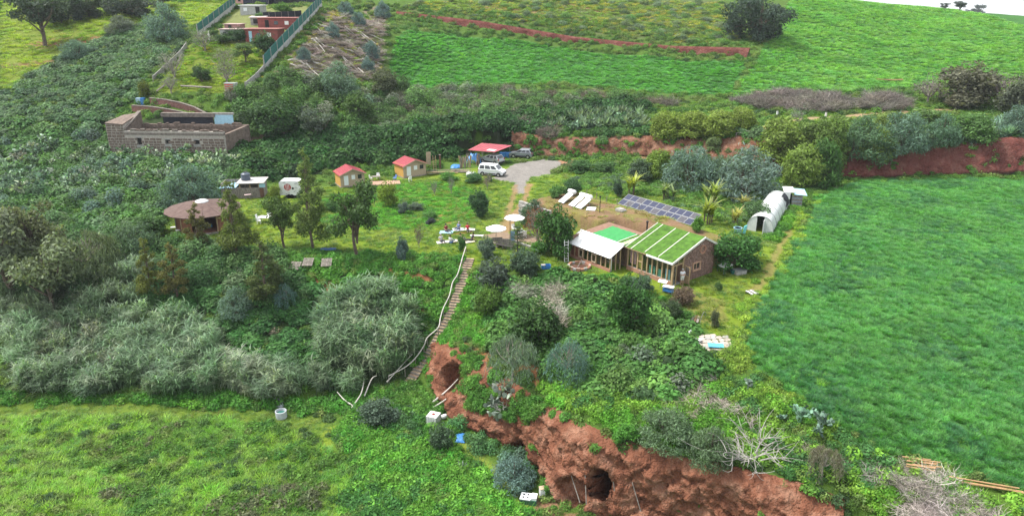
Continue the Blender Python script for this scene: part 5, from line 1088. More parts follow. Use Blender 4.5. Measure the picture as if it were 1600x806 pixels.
def person(label,loc,rz,pose,top,legs,hair='dark',shorts=False,sc=1.0):
    t=thing('person',label,'person',loc,rz,None,sc); V=Vector
    if pose=='stand':
        hip=V((0,0,.92)); ch=V((0,.02,1.3)); nk=V((0,.0,1.48)); hd=V((0,-.02,1.62)); kn=[V((s*.1,-.02,.5)) for s in(-1,1)]; an=[V((s*.11,.02,.08)) for s in(-1,1)]; to=[V((s*.13,-.16,.03)) for s in(-1,1)]
        sh=[V((s*.19,.0,1.42)) for s in(-1,1)]; el=[V((s*.27,-.06,1.14)) for s in(-1,1)]; wr=[V((-s*.04,-.24,1.18+.03*s)) for s in(-1,1)]
    else:
        lean=.12 if pose=='sit' else .3
        hip=V((0,0,.12)); ch=V((0,lean*.6,.5)); nk=V((0,lean*.8,.68)); hd=V((0,lean*.7,.83)); sh=[V((s*.18,lean*.7,.62)) for s in(-1,1)]
        if pose=='sit': kn=[V((s*.22,-.42,.3)) for s in(-1,1)]; an=[V((s*.12,-.62,.07)) for s in(-1,1)]
        else: kn=[V((s*.13,-.45,.2)) for s in(-1,1)]; an=[V((s*.14,-.85,.08)) for s in(-1,1)]
        to=[a+V((0,-.16,.06)) for a in an]; el=[V((s*.3,lean*.3+.02,.38)) for s in(-1,1)]; wr=[V((s*.24,-.26,.3)) for s in(-1,1)] if pose=='sit' else [V((s*.3,.42,.1)) for s in(-1,1)]
    hj=[hip+V((s*.1,0,-.02)) for s in(-1,1)]
    ch_=[[(hip,.14),(lerp(hip,ch,.5),.13),(ch,.15),(nk,.06),(lerp(nk,hd,.6),.07),(hd,.095),(hd+(hd-nk)*.55,.075)]]
    for i in range(2):
        ch_.append([(hip,.14),(hj[i],.10),(lerp(hj[i],kn[i],.5),.085),(kn[i],.06),(lerp(kn[i],an[i],.4),.058),(an[i],.04),(to[i],.035)])
        hand=wr[i]+(wr[i]-el[i]).normalized()*.09
        ch_.append([(ch,.15),(sh[i],.065),(lerp(sh[i],el[i],.5),.05),(el[i],.042),(wr[i],.03),(hand,.035)])
        d=(wr[i]-el[i]).normalized(); sd=d.cross(V((0,0,1))); sd=sd.normalized() if sd.length>.01 else V((1,0,0))
        for k,(o_,l) in enumerate(((-.03,.075),(-.01,.085),(.01,.08),(.03,.065))): ch_.append([(hand,.035),(hand+d*.03+sd*o_,.011),(hand+d*l+sd*o_*1.2+V((0,0,-.015)),.009)])
        ch_.append([(hand,.035),(hand+sd*.05+d*.005,.011),(hand+sd*.062+d*.035,.009)])
    skin('body',ch_,SKIN,t)
    tp=[[(lerp(hip,ch,.12),.158),(lerp(hip,ch,.5),.15),(ch,.17),(lerp(ch,nk,.7),.09)]]
    for i in range(2): tp.append([(ch,.17),(sh[i],.085),(lerp(sh[i],el[i],.75),.066)])
    skin('shirt',tp,cloth(top),t)
    lg=[]
    for i in range(2): lg.append([(hip,.152),(hj[i],.118),(lerp(hj[i],kn[i],.5),.102),(kn[i],.078)]+([] if shorts else [(lerp(kn[i],an[i],.5),.07),(lerp(kn[i],an[i],.92),.055)]))
    skin('shorts' if shorts else 'trousers',lg,cloth(legs),t)
    m=MB(); m.lathe([(.085,-.02),(.112,.03),(.112,.08),(.085,.135),(.03,.155)],10); h_=m.build('hair',HAIR[hair],t,smooth=True); h_.location=hd+V((0,.025,0))
    # face: eyes at mid height, nose, mouth
    f=V((0,-.088,0)); 
    for s in(-1,1): m=MB(); m.box((s*.035,-.092,.015),(.022,.012,.012)); e=m.build('eye',HAIR['dark'],t); e.location=hd
    m=MB(); m.add([(-.015,-.088,-.03),(.015,-.088,-.03),(0,-.115,-.028),(0,-.09,.015)],[(0,1,2),(0,2,3),(1,3,2)]); e=m.build('nose',SKIN,t); e.location=hd
    m=MB(); m.box((0,-.086,-.055),(.04,.012,.01)); e=m.build('mouth',cloth((.3,.1,.09)),t); e.location=hd
    return t
def facing(u,v): p=ground(u,v); return p
person('person in white shirt and white shorts standing with folded arms in the doorway',hw(.35,1.15,.0)[:2]+(float(hz(*hw(.35,1.15)[:2]))+.03,),R(10),'stand',(.72,.74,.78),(.7,.7,.68),'grey',True)
gp=lambda u,v:(lambda p:(p[0],p[1],p[2]+.1))(ground(u,v))
person('person in a dark red top sitting on the light blue blanket',gp(697.5,363),R(40),'sit',(.22,.04,.04),(.1,.08,.08),'dark')
person('person in blue-grey clothes sitting on the pale lilac blanket',gp(716.5,359.5),R(-30),'sit',(.16,.22,.36),(.12,.15,.22),'grey')
person('person in a bright red top sitting with dark trousers stretched forward',gp(731,362),R(10),'lean',(.45,.03,.05),(.06,.07,.06),'brown')
person('person in grey at the lawn edge sitting on a white mat',gp(689.5,379),R(30),'sit',(.5,.5,.5),(.08,.08,.09),'grey')
person('person in a pale shirt and blue trousers seated with dark hair',gp(704.7,381),R(150),'sit',(.6,.62,.62),(.10,.18,.35),'dark')
person('person in a tan top sitting behind the shrub on the picnic lawn',gp(721,377.5),R(100),'sit',(.42,.33,.25),(.2,.2,.2),'dark')
person('person with black hair and dark clothes leaning back on the cream blanket',gp(737,377.5),R(-70),'lean',(.04,.04,.045),(.05,.05,.05),'dark')
# ------------------------------------------------------------------ near the house
def hpt(x,y): p=hw(x,y); return (p[0],p[1],float(hz(p[0],p[1])))
p=ground(885,411); t=thing('ladder','white ladder leaning on the tree beside the white-roofed wing','ladder',p,R(5))
for s in(-.21,.21): m=MB(); m.tube([(s,0,-.1),(s,.45,2.5)],.035,5); m.build('rail',W_WHITE,t)
for k in range(8): m=MB(); f=.1+k*.115; m.tube([(-.21,.45*f,2.6*f-.1),(.21,.45*f,2.6*f-.1)],.028,5); m.build('rung',W_WHITE,t)
p=ground(905,418); t=thing('round_pit','round stone-rimmed garden pit below the white-roofed wing','pit',p)
for k in range(18): a=2*math.pi*k/18; m=MB(); m.box((1.15*math.cos(a),1.15*math.sin(a)*1.0,.12),(.38,.24,.32+.06*math.sin(k*3)),a+math.pi/2); m.build('stone',W_BRICK if k%3 else W_CONC,t)
m=MB(); m.lathe([(1.1,.03),(.2,.0)],18); m.build('soil',mat('wet_soil',(.12,.06,.04),.9,.3),t); m=MB(); m.tube([(-.2,-.2,.05),(.3,.3,.75)],.05,5); m.build('stick',W_GREYWOOD,t)
p=ground(853,419); t=thing('plastic_crate','blue plastic crate on the grass by the round pit','crate',p,R(10)); m=MB(); m.bx(-.5,.5,-.3,-.25,0,.4); m.bx(-.5,.5,.25,.3,0,.4); m.bx(-.5,-.45,-.25,.25,0,.4); m.bx(.45,.5,-.25,.25,0,.4); m.bx(-.45,.45,-.25,.25,0,.05); m.build('crate_body',W_BLUE,t); m=MB(); m.box((-.3,0,.42),(.45,.5,.04)); m.build('lid',W_CONC,t)
p=ground(1042,457); t=thing('laundry_trolley','white wire trolley table standing outside the glazed corner','trolley',p,R(-30))
m=MB(); m.box((.15,-.1,.7),(1.1,.6,.05)); m.build('tabletop',W_WHITE,t); m=MB(); m.box((-.6,.3,.95),(.9,.45,.05),0,R(20)); m.build('raised_tray',W_COLL,t)
for x in(-.35,.6):
    for y in(-.35,.15): m=MB(); m.tube([(x,y,-.05),(x,y,.7)],.03,5); m.build('leg',W_STEEL,t)
m=MB(); m.box((.15,-.1,.35),(1.0,.5,.3)); m.build('blue_box',W_BLUE,t); m=MB(); m.tube([(-.9,.5,-.1),(-.9,.5,.95)],.03,5); m.build('leg',W_STEEL,t)
# clutter behind the gable
p=hpt(.8,7.6); t=thing('white_table','white table with scattered things on it behind the stone gable','table',p,HA); m=MB(); m.box((0,0,.75),(1.0,1.6,.06)); m.build('tabletop',W_WHITE,t)
for x in(-.4,.4):
    for y in(-.7,.7): m=MB(); m.box((x,y,.35),(.06,.06,.75)); m.build('leg',W_STEEL,t)
p=hpt(2.0,8.6); t=thing('storage_crate','grey crate on the grass behind the gable','crate',p,R(20)); m=MB(); m.bx(-.6,.6,-.4,.4,-.05,.42); m.build('crate_body',W_CONC,t); m=MB(); m.bx(-.64,.64,-.44,.44,.425,.5); m.build('lid',W_STEEL,t)
p=hpt(1.5,8.1); t=thing('bucket','dark green bucket between the white table and the grey crate','bucket',p); m=MB(); m.lathe([(.22,-.02),(.3,.45),(.26,.45),(.2,.05)],12); m.build('bucket_body',W_MESH,t); m=MB(); m.tube([(-.28,0,.44),(0,0,.66),(.28,0,.44)],.015,4); m.build('handle',W_STEEL,t)
p=ground(1175,460); t=thing('pallet','small grey slatted pallet on the grass near the crop edge','pallet',p,R(20))
for k in range(4): m=MB(); m.box((-.36+k*.24,0,.25),(.15,1.0,.03)); m.build('slat',W_GREYWOOD if k%2 else W_COLL,t)
for y in(-.4,.4): m=MB(); m.box((0,y,.12),(.9,.1,.22)); m.build('runner',W_GREYWOOD,t)
# sunbathing patch
p=ground(1110,536); t=thing('stone_patio','small patio of pale irregular flagstones by the crop edge','patio',p); g3=random.Random(17); kk=0
for a in np.linspace(-1.5,1.5,7):
    for b in np.linspace(-1.25,1.25,6):
        if (a/1.8)**2+(b/1.5)**2>1: continue
        x,y=a+g3.uniform(-.08,.08),b+g3.uniform(-.08,.08); q=[(p[0]+x+.3*math.cos(w+g3.uniform(-.25,.25)),p[1]+y+.3*math.sin(w)) for w in np.linspace(0,2*math.pi,7)[:-1]]
        m=MB(); zz=[float(hz(*c)) for c in q]; m.hexa([(c[0],c[1],w-.1) for c,w in zip(q,zz)],[(c[0],c[1],w+.05+g3.uniform(0,.04)) for c,w in zip(q,zz)]); m.build('flagstone',mat('flagstone',(.42,.36,.31),.9,.25,3) if kk%3 else W_CONC,t,p); kk+=1
p=ground(1118,543); m=MB(); m.box((p[0],p[1],p[2]+.2),(1.3,.75,.06),R(-8)); simple('bathing_mat','bright blue mat at the front of the stone patio','mat',m,mat('sky_blue_foam',(.10,.45,.66),.7,.1),p)
p=ground(1087,534); t=thing('sun_lounger','white sun lounger with a raised back on the stone patio','lounger',p,R(-35)); m=MB(); m.box((.1,0,.3),(.8,.5,.06)); m.build('seat',W_WHITE,t); m=MB(); m.box((-.45,0,.58),(.75,.5,.05),0,0,R(58)); m.build('backrest',W_WHITE,t)
for x in(-.2,.4):
    for y in(-.2,.2): m=MB(); m.tube([(x,y,-.05),(x,y,.3)],.025,4); m.build('leg',W_WHITE,t)
p=ground(1080,498); t=thing('planting_bed','board-covered planting bed with an arched wire hoop below the house','bed',p,R(-30))
for k in range(6): m=MB(); m.box((-.6+k*.25,0,.08),(.2,1.5,.06),.05*k-.1); m.build('plank',W_GREYWOOD if k%2 else W_RUST,t)
m=MB(); m.tube([(1.1,.9*math.cos(a),.9*math.sin(a)) for a in np.linspace(0,math.pi,9)],.02,4); m.build('hoop',W_STEEL,t)
# water tub by the tunnel
p=ground(1152,366); t=thing('water_tub','pale blue round water tub at the mouth of the polytunnel','tub',p); m=MB(); m.lathe([(.42,-.05),(.5,.75),(.53,.78),(.46,.78),(.44,.6),(.05,.58)],16); m.build('tub_body',W_PALEBLUE,t,smooth=True); m=MB(); m.lathe([(.53,.77),(.53,.82),(.47,.82),(.47,.77)],16); m.build('rim',W_PALEBLUE,t)
p=ground(1160.5,366); m=MB(); m.hexa([(p[0]-.05,p[1]-.1,p[2]-.05),(p[0]+.25,p[1]-.1,p[2]-.05),(p[0]+.25,p[1]+.15,p[2]-.05),(p[0]-.05,p[1]+.15,p[2]-.05)],[(p[0]+.1,p[1]-.05,p[2]+1.0),(p[0]+.45,p[1]-.05,p[2]+1.15),(p[0]+.45,p[1]+.1,p[2]+1.15),(p[0]+.1,p[1]+.1,p[2]+1.0)]); simple('plastic_sack','turquoise plastic sack leaning between the tub and the tunnel','sack',m,mat('turquoise_film',(.15,.5,.52),.5,.15),p)
# posts and wire fence on the roof mound edge
for k in range(7):
    p=hpt(-27+k*1.9,11.8); m=MB(); m.tube([(p[0],p[1],p[2]-.2),(p[0]+.05,p[1],p[2]+.95)],.05,5); simple('fence_post','weathered post in the fence behind the solar water heaters','post',m,W_GREYWOOD,p,'fence posts behind the heaters')
p=ground(937,332); m=MB(); m.tube([(p[0],p[1],p[2]-.2),(p[0],p[1],p[2]+2.0)],.05,6); m.lathe([(.1,1.9),(.1,2.1)],8,p); simple('vent_pipe','thin black vent pipe standing on the earth roof','pipe',m,W_BLACK,p)
p=ground(970,330); m=MB(); m.box((p[0],p[1],p[2]+.12),(1.1,.9,.3),HA,0,.1); m.box((p[0],p[1],p[2]+.3),(.8,.7,.08),HA); simple('roof_hatch','flat grey hatch on the earth roof below the solar panels','hatch',m,W_CONC,p)
p=ground(921,328); m=MB(); m.slab([(p[0]-.5,p[1]-.5,p[2]+.12),(p[0]+.6,p[1]-.7,p[2]+.12),(p[0]+.9,p[1]+.5,p[2]+.2),(p[0]-.2,p[1]+.7,p[2]+.2)],.05); simple('white_board','white board lying on the earth roof beside the water heaters','board',m,W_WHITE,p)
# ------------------------------------------------------------------ steps and handrail
st=thing('garden_steps','long earth and timber steps climbing the slope to the picnic lawn','steps',ground(640,600)); o0=tuple(st.location)
SL=[(637,601),(650,585),(662,566),(675,548),(686,528),(697,507),(706,488),(713,468),(720,448),(726,430),(731,415),(735,403)]
W=resample(wpoly(SL),46); 
for k in range(45):
    x,y=W[k][:2]; z=float(hz(x,y)); d=W[k+1]-W[k]; a=math.atan2(d[1],d[0]); m=MB(); m.box((x,y,z+.02),(.42,1.02,.2),a); m.build('step',mat('tread_earth',(.36,.25,.16),.9,.25,4) if k%2 else mat('tread_board',(.42,.32,.21),.85,.3,4),st,o0)
    m=MB(); nx=(-math.cos(a)*.22,-math.sin(a)*.22); m.box((x+nx[0],y+nx[1],z+.04),(.06,1.06,.2),a); m.build('riser',W_GREYWOOD,st,o0)
RAILP=[(733,398),(727,415),(722,440),(712,455),(707,475),(700,495),(693,510),(690,525),(675,540),(667,555),(655,572),(640,588),(612,600)]
RW_=wpoly(RAILP); rail=[]
for k,q in enumerate(RW_): rail.append((q[0]-.35+.1*math.sin(k*2.2),q[1],q[2]+.95+.1*math.sin(k*3.1)))
def smoothline(P,n=6):
    P=[Vector(p) for p in P]; out=[]
    for i in range(len(P)-1):
        p0,p1,p2,p3=P[max(i-1,0)],P[i],P[i+1],P[min(i+2,len(P)-1)]
        for k in range(n): t=k/n; out.append(tuple(.5*((2*p1)+(-p0+p2)*t+(2*p0-5*p1+4*p2-p3)*t*t+(-p0+3*p1-3*p2+p3)*t**3)))
    return out+[tuple(P[-1])]
W_RAIL=mat('bleached_branch',(.55,.52,.47),.9,.2,5)
m=MB(); m.tube(smoothline(rail),.055,6); m.build('handrail',W_RAIL,st,o0)
for q in rail[::1]: m=MB(); m.tube([(q[0],q[1],hz(q[0],q[1])-.2),(q[0],q[1],q[2])],.045,5); m.build('rail_post',W_GREYWOOD,st,o0)
def branch(name,label,L,r,mt=None,cat='branch',group=None):
    P=[(lambda p:(p[0],p[1],p[2]+h))(ground(u,v)) for u,v,h in L]; m=MB(); n=len(P); S=smoothline(P,4); m.tube(S,[r*(1-.6*i/len(S)) for i in range(len(S))],6); simple(name,label,cat,m,mt or W_RAIL,P[0],group)
branch('fallen_branch','bleached crooked branch reaching up from the bush at the foot of the steps',[(550,642,.3),(565,628,.9),(570,612,1.2)],.08); branch('fallen_branch','long pale branch lying low left of the dark bush',[(555,640,.3),(540,634,.5),(528,624,.8)],.08)
branch('fallen_branch','forked grey branch leaning above the dark bush',[(570,625,.4),(582,612,1.3),(590,605,1.2)],.07); branch('fallen_branch','pale pole slanting across the lower end of the steps',[(605,606,.6),(625,590,1.0),(645,570,1.1)],.06)
branch('fallen_branch','thin grey log lying below the cave mouth',[(676,633,.3),(700,620,.7),(716,607,1.0)],.09); branch('fallen_branch','second grey log lying below the cave mouth',[(678,640,.2),(702,627,.5),(715,615,.8)],.07)
# ------------------------------------------------------------------ things on the valley floor
p=ground(678,664); t=thing('water_container','white cube water container in a wire cage at the cliff foot','tank',p,R(-20)); m=MB(); m.bx(-.5,.5,-.5,.5,.12,1.05); m.build('container_body',W_WHITESHEET,t); m=MB(); m.lathe([(.14,1.05),(.14,1.12)],10); m.build('lid',mat('dark_red_cap',(.25,.05,.04),.5,.1),t)
for k in range(5):
    for ax in range(4): m=MB(); a=ax*math.pi/2; x=-.48+k*.24; m.tube([(x*math.cos(a)+.53*math.sin(a),x*math.sin(a)-.53*math.cos(a),.1),(x*math.cos(a)+.53*math.sin(a),x*math.sin(a)-.53*math.cos(a),1.06)],.015,4); m.build('cage_bar',W_STEEL,t)
m=MB(); m.bx(-.55,.55,-.55,.55,0,.11); m.build('pallet_base',W_GREYWOOD,t)
p=ground(694,654); t=thing('jerry_can','small white container lying beside the caged water cube','container',p,R(30)); m=MB(); m.lathe([(.05,-.3),(.2,-.27),(.22,0),(.2,.22),(.08,.32)],10,(0,0,.2),'X'); m.build('can_body',W_WHITESHEET,t,smooth=True); m=MB(); m.lathe([(.06,.3),(.06,.4)],8,(0,0,.2),'X'); m.build('cap',W_STEEL,t)
p=ground(440,652); t=thing('round_basin','round grey concrete basin beside the footpath','basin',p); m=MB(); m.lathe([(.5,-.1),(.52,.72),(.46,.74),(.42,.5),(.03,.48)],18); m.build('basin_body',mat('pale_concrete',(.45,.48,.5),.8,.15),t,smooth=False); m=MB(); m.lathe([(.41,.5),(.05,.52)],16); m.build('weed_water',W_MESH,t)
p=ground(828,784); t=thing('old_cooker','green and white old cooker standing at the cliff foot','cooker',p,R(-12)); m=MB(); m.bx(-.75,.55,-.4,.4,-.05,.42); m.build('body',mat('dark_green_enamel',(.04,.12,.07),.5,.2),t); m=MB(); m.bx(-.75,.1,-.42,.42,.422,.5); m.build('hob',W_COLL,t)
m=MB(); m.bx(.12,.55,-.3,.35,.422,.62); m.build('white_box',W_WHITE,t)
for x in(-.5,-.15):
    for y in(-.18,.18): m=MB(); m.lathe([(.08,.505),(.08,.53)],10,(x,y,0)); m.build('burner',W_BLACK,t)
p=ground(847,776); t=thing('gas_heater','upright white heater box next to the old cooker','heater',p,R(15)); m=MB(); m.bx(-.2,.2,-.2,.2,-.05,.8); m.build('body',W_WHITESHEET,t); m=MB(); m.bx(-.23,.23,-.23,.23,.801,.86); m.build('top',W_CABINF,t)
for k,(a,b) in enumerate((((888,732,.2),(905,785,.2)),((912,720,.3),(915,790,.1)),((955,745,.3),(962,795,.1)),((985,765,.2),(1000,798,.1)))):
    P=[(lambda p:(p[0],p[1]-.5,p[2]+h))(ground(u,v)) for u,v,h in (a,b)]; m=MB(); m.tube(P,[.035,.045],5); simple('leaning_pole',['thin grey pole leaning on the cliff left of the dark cave','grey pole standing close beside the dark cave','pale pole between the dark cave and the smaller one','short pale pole at the smaller cave'][k],'pole',m,W_GREYWOOD,P[0])
# bamboo poles
def poles(u,v,n,L,rz,label,spread=.5):
    p=ground(u,v); t=thing('bamboo_bundle',label,'bamboo poles',p,rz); zz=[]
    for k in range(n):
        y=g.uniform(-spread,spread); x=g.uniform(-.4,.4); a=g.uniform(-.06,.06); m=MB()
        pts=[]
        for s in(-.5,-.17,.17,.5):
            lx,ly=x+L*s*math.cos(a),y+L*s*math.sin(a); X,Y=p[0]+lx*math.cos(rz)-ly*math.sin(rz),p[1]+lx*math.sin(rz)+ly*math.cos(rz); pts.append((lx,ly,float(hz(X,Y))-p[2]+.32+.05*(k%4)))
        m.tube(pts,.04,6); m.build('pole',mat('dry_bamboo',(.42,.26,.13),.7,.25,4),t)
poles(1440,732,9,1.7,R(-22),'short bundle of tan bamboo poles at the crop edge'); poles(1535,765,6,3.6,R(-24),'long tan bamboo poles lying below the crop corner',.3); poles(1390,128,7,5.5,R(0),'tan poles lying on the grass above the upper track',.4)
# pallets on the slope
for k,(u,v) in enumerate(((462,424),(482,418),(511,419))):
    p=ground(u,v); t=thing('pallet',['grey pallet on the slope half sunk in weeds, the left of three','grey pallet on the slope, the middle of three','grey pallet on the slope, the right of three'][k],'pallet',p,R(-5+6*k),'pallets on the slope')
    for j in range(6): m=MB(); m.box((0,-.55+j*.22,.45+.08*j),(1.15,.14,.03),0,R(20)); m.build('slat',W_GREYWOOD,t)
    for x in(-.5,0,.5): m=MB(); m.box((x,0,.58),(.1,1.25,.1),0,R(20)); m.build('runner',W_GREYWOOD,t)
tarp('tarpaulin','dark blue sheet lying in the weeds above the pallets',513,394,.95,.3,.15,mat('navy_sheet',(.04,.1,.22),.6,.2),7,lift=.25)
# ------------------------------------------------------------------ walled compound on the hill
def fence(px,h0,h1,label,bay=2.6,mesh=True):
    L=resample(wpoly(px),60); tot=np.hypot(*np.diff(L[:,:2],axis=0).T).sum(); n=max(2,int(tot/bay)); Q=resample(wpoly(px),n+1); p=tuple(Q[0]); t=thing('compound_fence',label,'fence',p)
    for k in range(n+1):
        q=Q[k]; m=MB(); m.box((q[0],q[1],q[2]+(h0+h1)/2-.2),(.16,.16,h0+h1+.5)); m.build('post',W_CONC,t,p)
    for k in range(n):
        a,b=Q[k],Q[k+1]; d=Vector((b[1]-a[1],a[0]-b[0],0)).normalized()*.06
        m=MB(); m.hexa([(a[0]-d.x,a[1]-d.y,a[2]-.5),(b[0]-d.x,b[1]-d.y,b[2]-.5),(b[0]+d.x,b[1]+d.y,b[2]-.5),(a[0]+d.x,a[1]+d.y,a[2]-.5)],[(a[0]-d.x,a[1]-d.y,a[2]+h0),(b[0]-d.x,b[1]-d.y,b[2]+h0),(b[0]+d.x,b[1]+d.y,b[2]+h0),(a[0]+d.x,a[1]+d.y,a[2]+h0)]); m.build('wall_panel',W_WHITEWALL if mesh else W_CONC,t,p)
        if mesh:
            d*=.4; m=MB(); m.hexa([(a[0]-d.x,a[1]-d.y,a[2]+h0+.02),(b[0]-d.x,b[1]-d.y,b[2]+h0+.02),(b[0]+d.x,b[1]+d.y,b[2]+h0+.02),(a[0]+d.x,a[1]+d.y,a[2]+h0+.02)],[(a[0]-d.x,a[1]-d.y,a[2]+h0+h1),(b[0]-d.x,b[1]-d.y,b[2]+h0+h1),(b[0]+d.x,b[1]+d.y,b[2]+h0+h1),(a[0]+d.x,a[1]+d.y,a[2]+h0+h1)]); m.build('mesh_panel',W_MESH,t,p)
    return t
fence([(310,60),(330,44),(350,28),(368,13)],1.1,1.5,'green mesh fence on a pale wall along the far side of the compound')
fence([(414,112),(430,94),(450,72),(470,50),(490,28),(503,13)],1.1,1.7,'green mesh fence on a pale wall beside the log-strewn clearing')
fence([(384,140),(400,127),(413,113)],1.2,.1,'bare pale wall continuing downhill from the green mesh fence',mesh=False)
fence([(240,128),(262,108),(283,88),(292,75)],1.0,.1,'pale low wall between the orchard and the bramble hillside',mesh=False)
def block(label,u,v,W,D,Hh,rz,wall,roof,name='outbuilding',openings=(),over=.25,tilt=0,cat='building'):
    p=ground(u,v); t=thing(name,label,cat,p,rz); m=MB(); m.bx(0,W,0,D,-.8,Hh); b=m.build('walls',wall,t)
    m=MB(); m.slab([(-over,-over,Hh+.06),(W+over,-over,Hh+.06),(W+over,D+over,Hh+.06+tilt),(-over,D+over,Hh+.06+tilt)],.12); m.build('roof',roof,t)
    for x0,x1,z0,z1,mt,nm in openings: m=MB(); m.bx(x0,x1,-.06,-.005,z0,z1); m.build(nm,mt,t)
    return t
W_REDROOF=mat('red_deck',(.30,.13,.11),.8,.25,2)
block('long red-walled outbuilding behind the black mesh in the compound',404,47,8.0,3.5,2.3,R(-4),W_REDWALL,W_REDROOF,openings=((5.6,6.4,1.0,1.7,W_WHITE,'window'),(1.5,2.3,0,1.9,W_DARK,'door'),(3.4,4.2,1.0,1.7,W_CARGLASS,'window')))
block('low house with a flat red terrace roof at the front of the compound',384,66,6.5,4.0,2.4,R(-3),W_REDWALL,W_REDROOF,name='outbuilding',openings=((.8,1.4,0,2,W_PALEBLUE,'door'),(2.4,3.1,.9,1.7,W_CARGLASS,'window'),(4.4,5.2,.9,1.7,W_WHITE,'window')))
block('white-walled lean-to with pale roof frames left of the red terrace house',345,62,5.5,4.0,1.9,R(-3),W_WHITEWALL,mat('pinkish_sheet',(.45,.34,.31),.8,.25,2),openings=((.6,1.2,.7,1.4,W_CARGLASS,'window'),(1.8,2.4,.7,1.4,W_CARGLASS,'window'),(3.6,4.3,0,1.7,W_DARK,'door')))
block('white hut with a flat white roof near the top of the compound',376,25,4.6,3.2,2.1,R(-5),W_WHITEWALL,W_WHITESHEET,openings=((3.5,4.4,.5,1.8,W_DARK,'door'),(.8,1.6,.9,1.6,W_COLL,'window')))
block('pink hut in the top corner of the compound by the green fence',369,10,1.9,2,2.6,R(0),mat('pink_wall',(.55,.3,.28),.85,.15),W_REDROOF,openings=((.6,1.2,1.0,1.7,W_DARK,'window'),))
block('open shelter with a tan roof at the top of the compound',428,9,5.5,3,2.0,R(3),W_BMESH,mat('tan_sheet',(.36,.27,.22),.8,.2),openings=((.5,2.0,.2,1.6,W_DARK,'painted_opening'),(3,4.6,.2,1.6,W_DARK,'painted_opening')))  # no real gaps: dark slabs on solid walls paint the shade inside
block('small pinkish lean-to beside the closed parasol in the compound',352,52,3.2,2.4,1.7,R(-6),mat('pink_block',(.33,.2,.18),.85,.25),MATS['pinkish_sheet'],openings=((.8,1.5,0,1.5,W_DARK,'door'),))
block('low grey store with a sagging pale roof in the middle of the compound',392,40,3.0,2.2,1.5,R(4),W_CONC,mat('stained_sheet',(.42,.38,.36),.7,.3,1.5),openings=((.6,1.6,.3,1.2,W_DARK,'painted_opening'),),tilt=.25)  # dark slab on the closed wall, inner shade given as colour
def screen(px,h,label,mt=W_BMESH):
    Q=resample(wpoly(px),7); p=tuple(Q[0]); t=thing('mesh_screen',label,'screen',p)
    for k in range(6):
        a,b=Q[k],Q[k+1]; m=MB(); m.hexa([(a[0],a[1]-.02,a[2]-.2),(b[0],b[1]-.02,b[2]-.2),(b[0],b[1]+.02,b[2]-.2),(a[0],a[1]+.02,a[2]-.2)],[(a[0],a[1]-.02,a[2]+h),(b[0],b[1]-.02,b[2]+h),(b[0],b[1]+.02,b[2]+h),(a[0],a[1]+.02,a[2]+h)]); m.build('mesh_panel',mt,t,p)
        m=MB(); m.tube([(a[0],a[1]-.06,a[2]-.3),(a[0],a[1]-.06,a[2]+h+.1)],.05,5); m.build('post',W_GREYWOOD,t,p)
screen([(412,34),(440,33),(472,31)],1.8,'black mesh screen across the middle of the compound'); screen([(372,9),(420,8),(498,8)],2.2,'dark blue-black mesh screen along the top of the compound',mat('navy_mesh',(.03,.035,.06),.85,.2))
p=ground(328,68); t=thing('closed_parasol','closed white parasol standing at the compound corner','parasol',p); m=MB(); m.lathe([(.08,.5),(.28,.7),(.22,1.4),(.06,2.3)],8); m.build('furled_canopy',W_WHITE,t,smooth=True); m=MB(); m.tube([(0,0,-.1),(0,0,2.4)],.04,5); m.build('pole',W_GREYWOOD,t)
p=ground(352,145); t=thing('striped_box','small box shed with red and white striped front below the orchard','shed',p,R(-3)); m=MB(); m.bx(0,1.9,0,1.2,-.3,1.5); m.build('box_body',W_WHITEWALL,t)
for k in range(4): m=MB(); m.bx(0,1.55,-.03,0,.1+k*.36,.32+k*.36); m.build('red_board',mat('coral_paint',(.55,.12,.09),.7,.15),t)
m=MB(); m.bx(-.05,1.95,-.08,1.25,1.505,1.58); m.build('lid',W_COLL,t)
p=ground(218,163); t=thing('blue_drum','white and blue sheet-covered box at the corner of the ruin','box',p); m=MB(); m.box((.3,0,.5),(1.4,.8,1.1),.1); m.build('box_body',mat('light_blue_film',(.35,.5,.62),.5,.25,1.5),t); m=MB(); m.box((.75,-.1,.5),(.6,.75,1.13),.1); m.build('blue_end',W_BLUE,t)
for k,(L,lb) in enumerate((([(283,139),(332,142)],'long dark plank lying on the orchard edge'),([(245,148),(258,138)],'pale plank slanting beside the small yellow-green conifer'))):
    a,b=wpoly(L); m=MB(); m.tube([(a[0],a[1],a[2]+.5),(b[0],b[1],b[2]+.5)],.16,4); simple('plank',lb,'plank',m,W_GREYWOOD,a)
# marker posts by the upper track
for k,(u,v) in enumerate(((1214,181),(1290,183))): p=ground(u,v); t=thing('marker_post',['white marker post by the upper track, nearer the junction','white marker post by the upper track, further right'][k],'post',p); m=MB(); m.box((0,0,.35),(.3,.2,.9)); m.build('post_body',W_WHITE,t); m=MB(); m.box((0,0,.83),(.34,.24,.06)); m.build('cap',W_CONC,t)
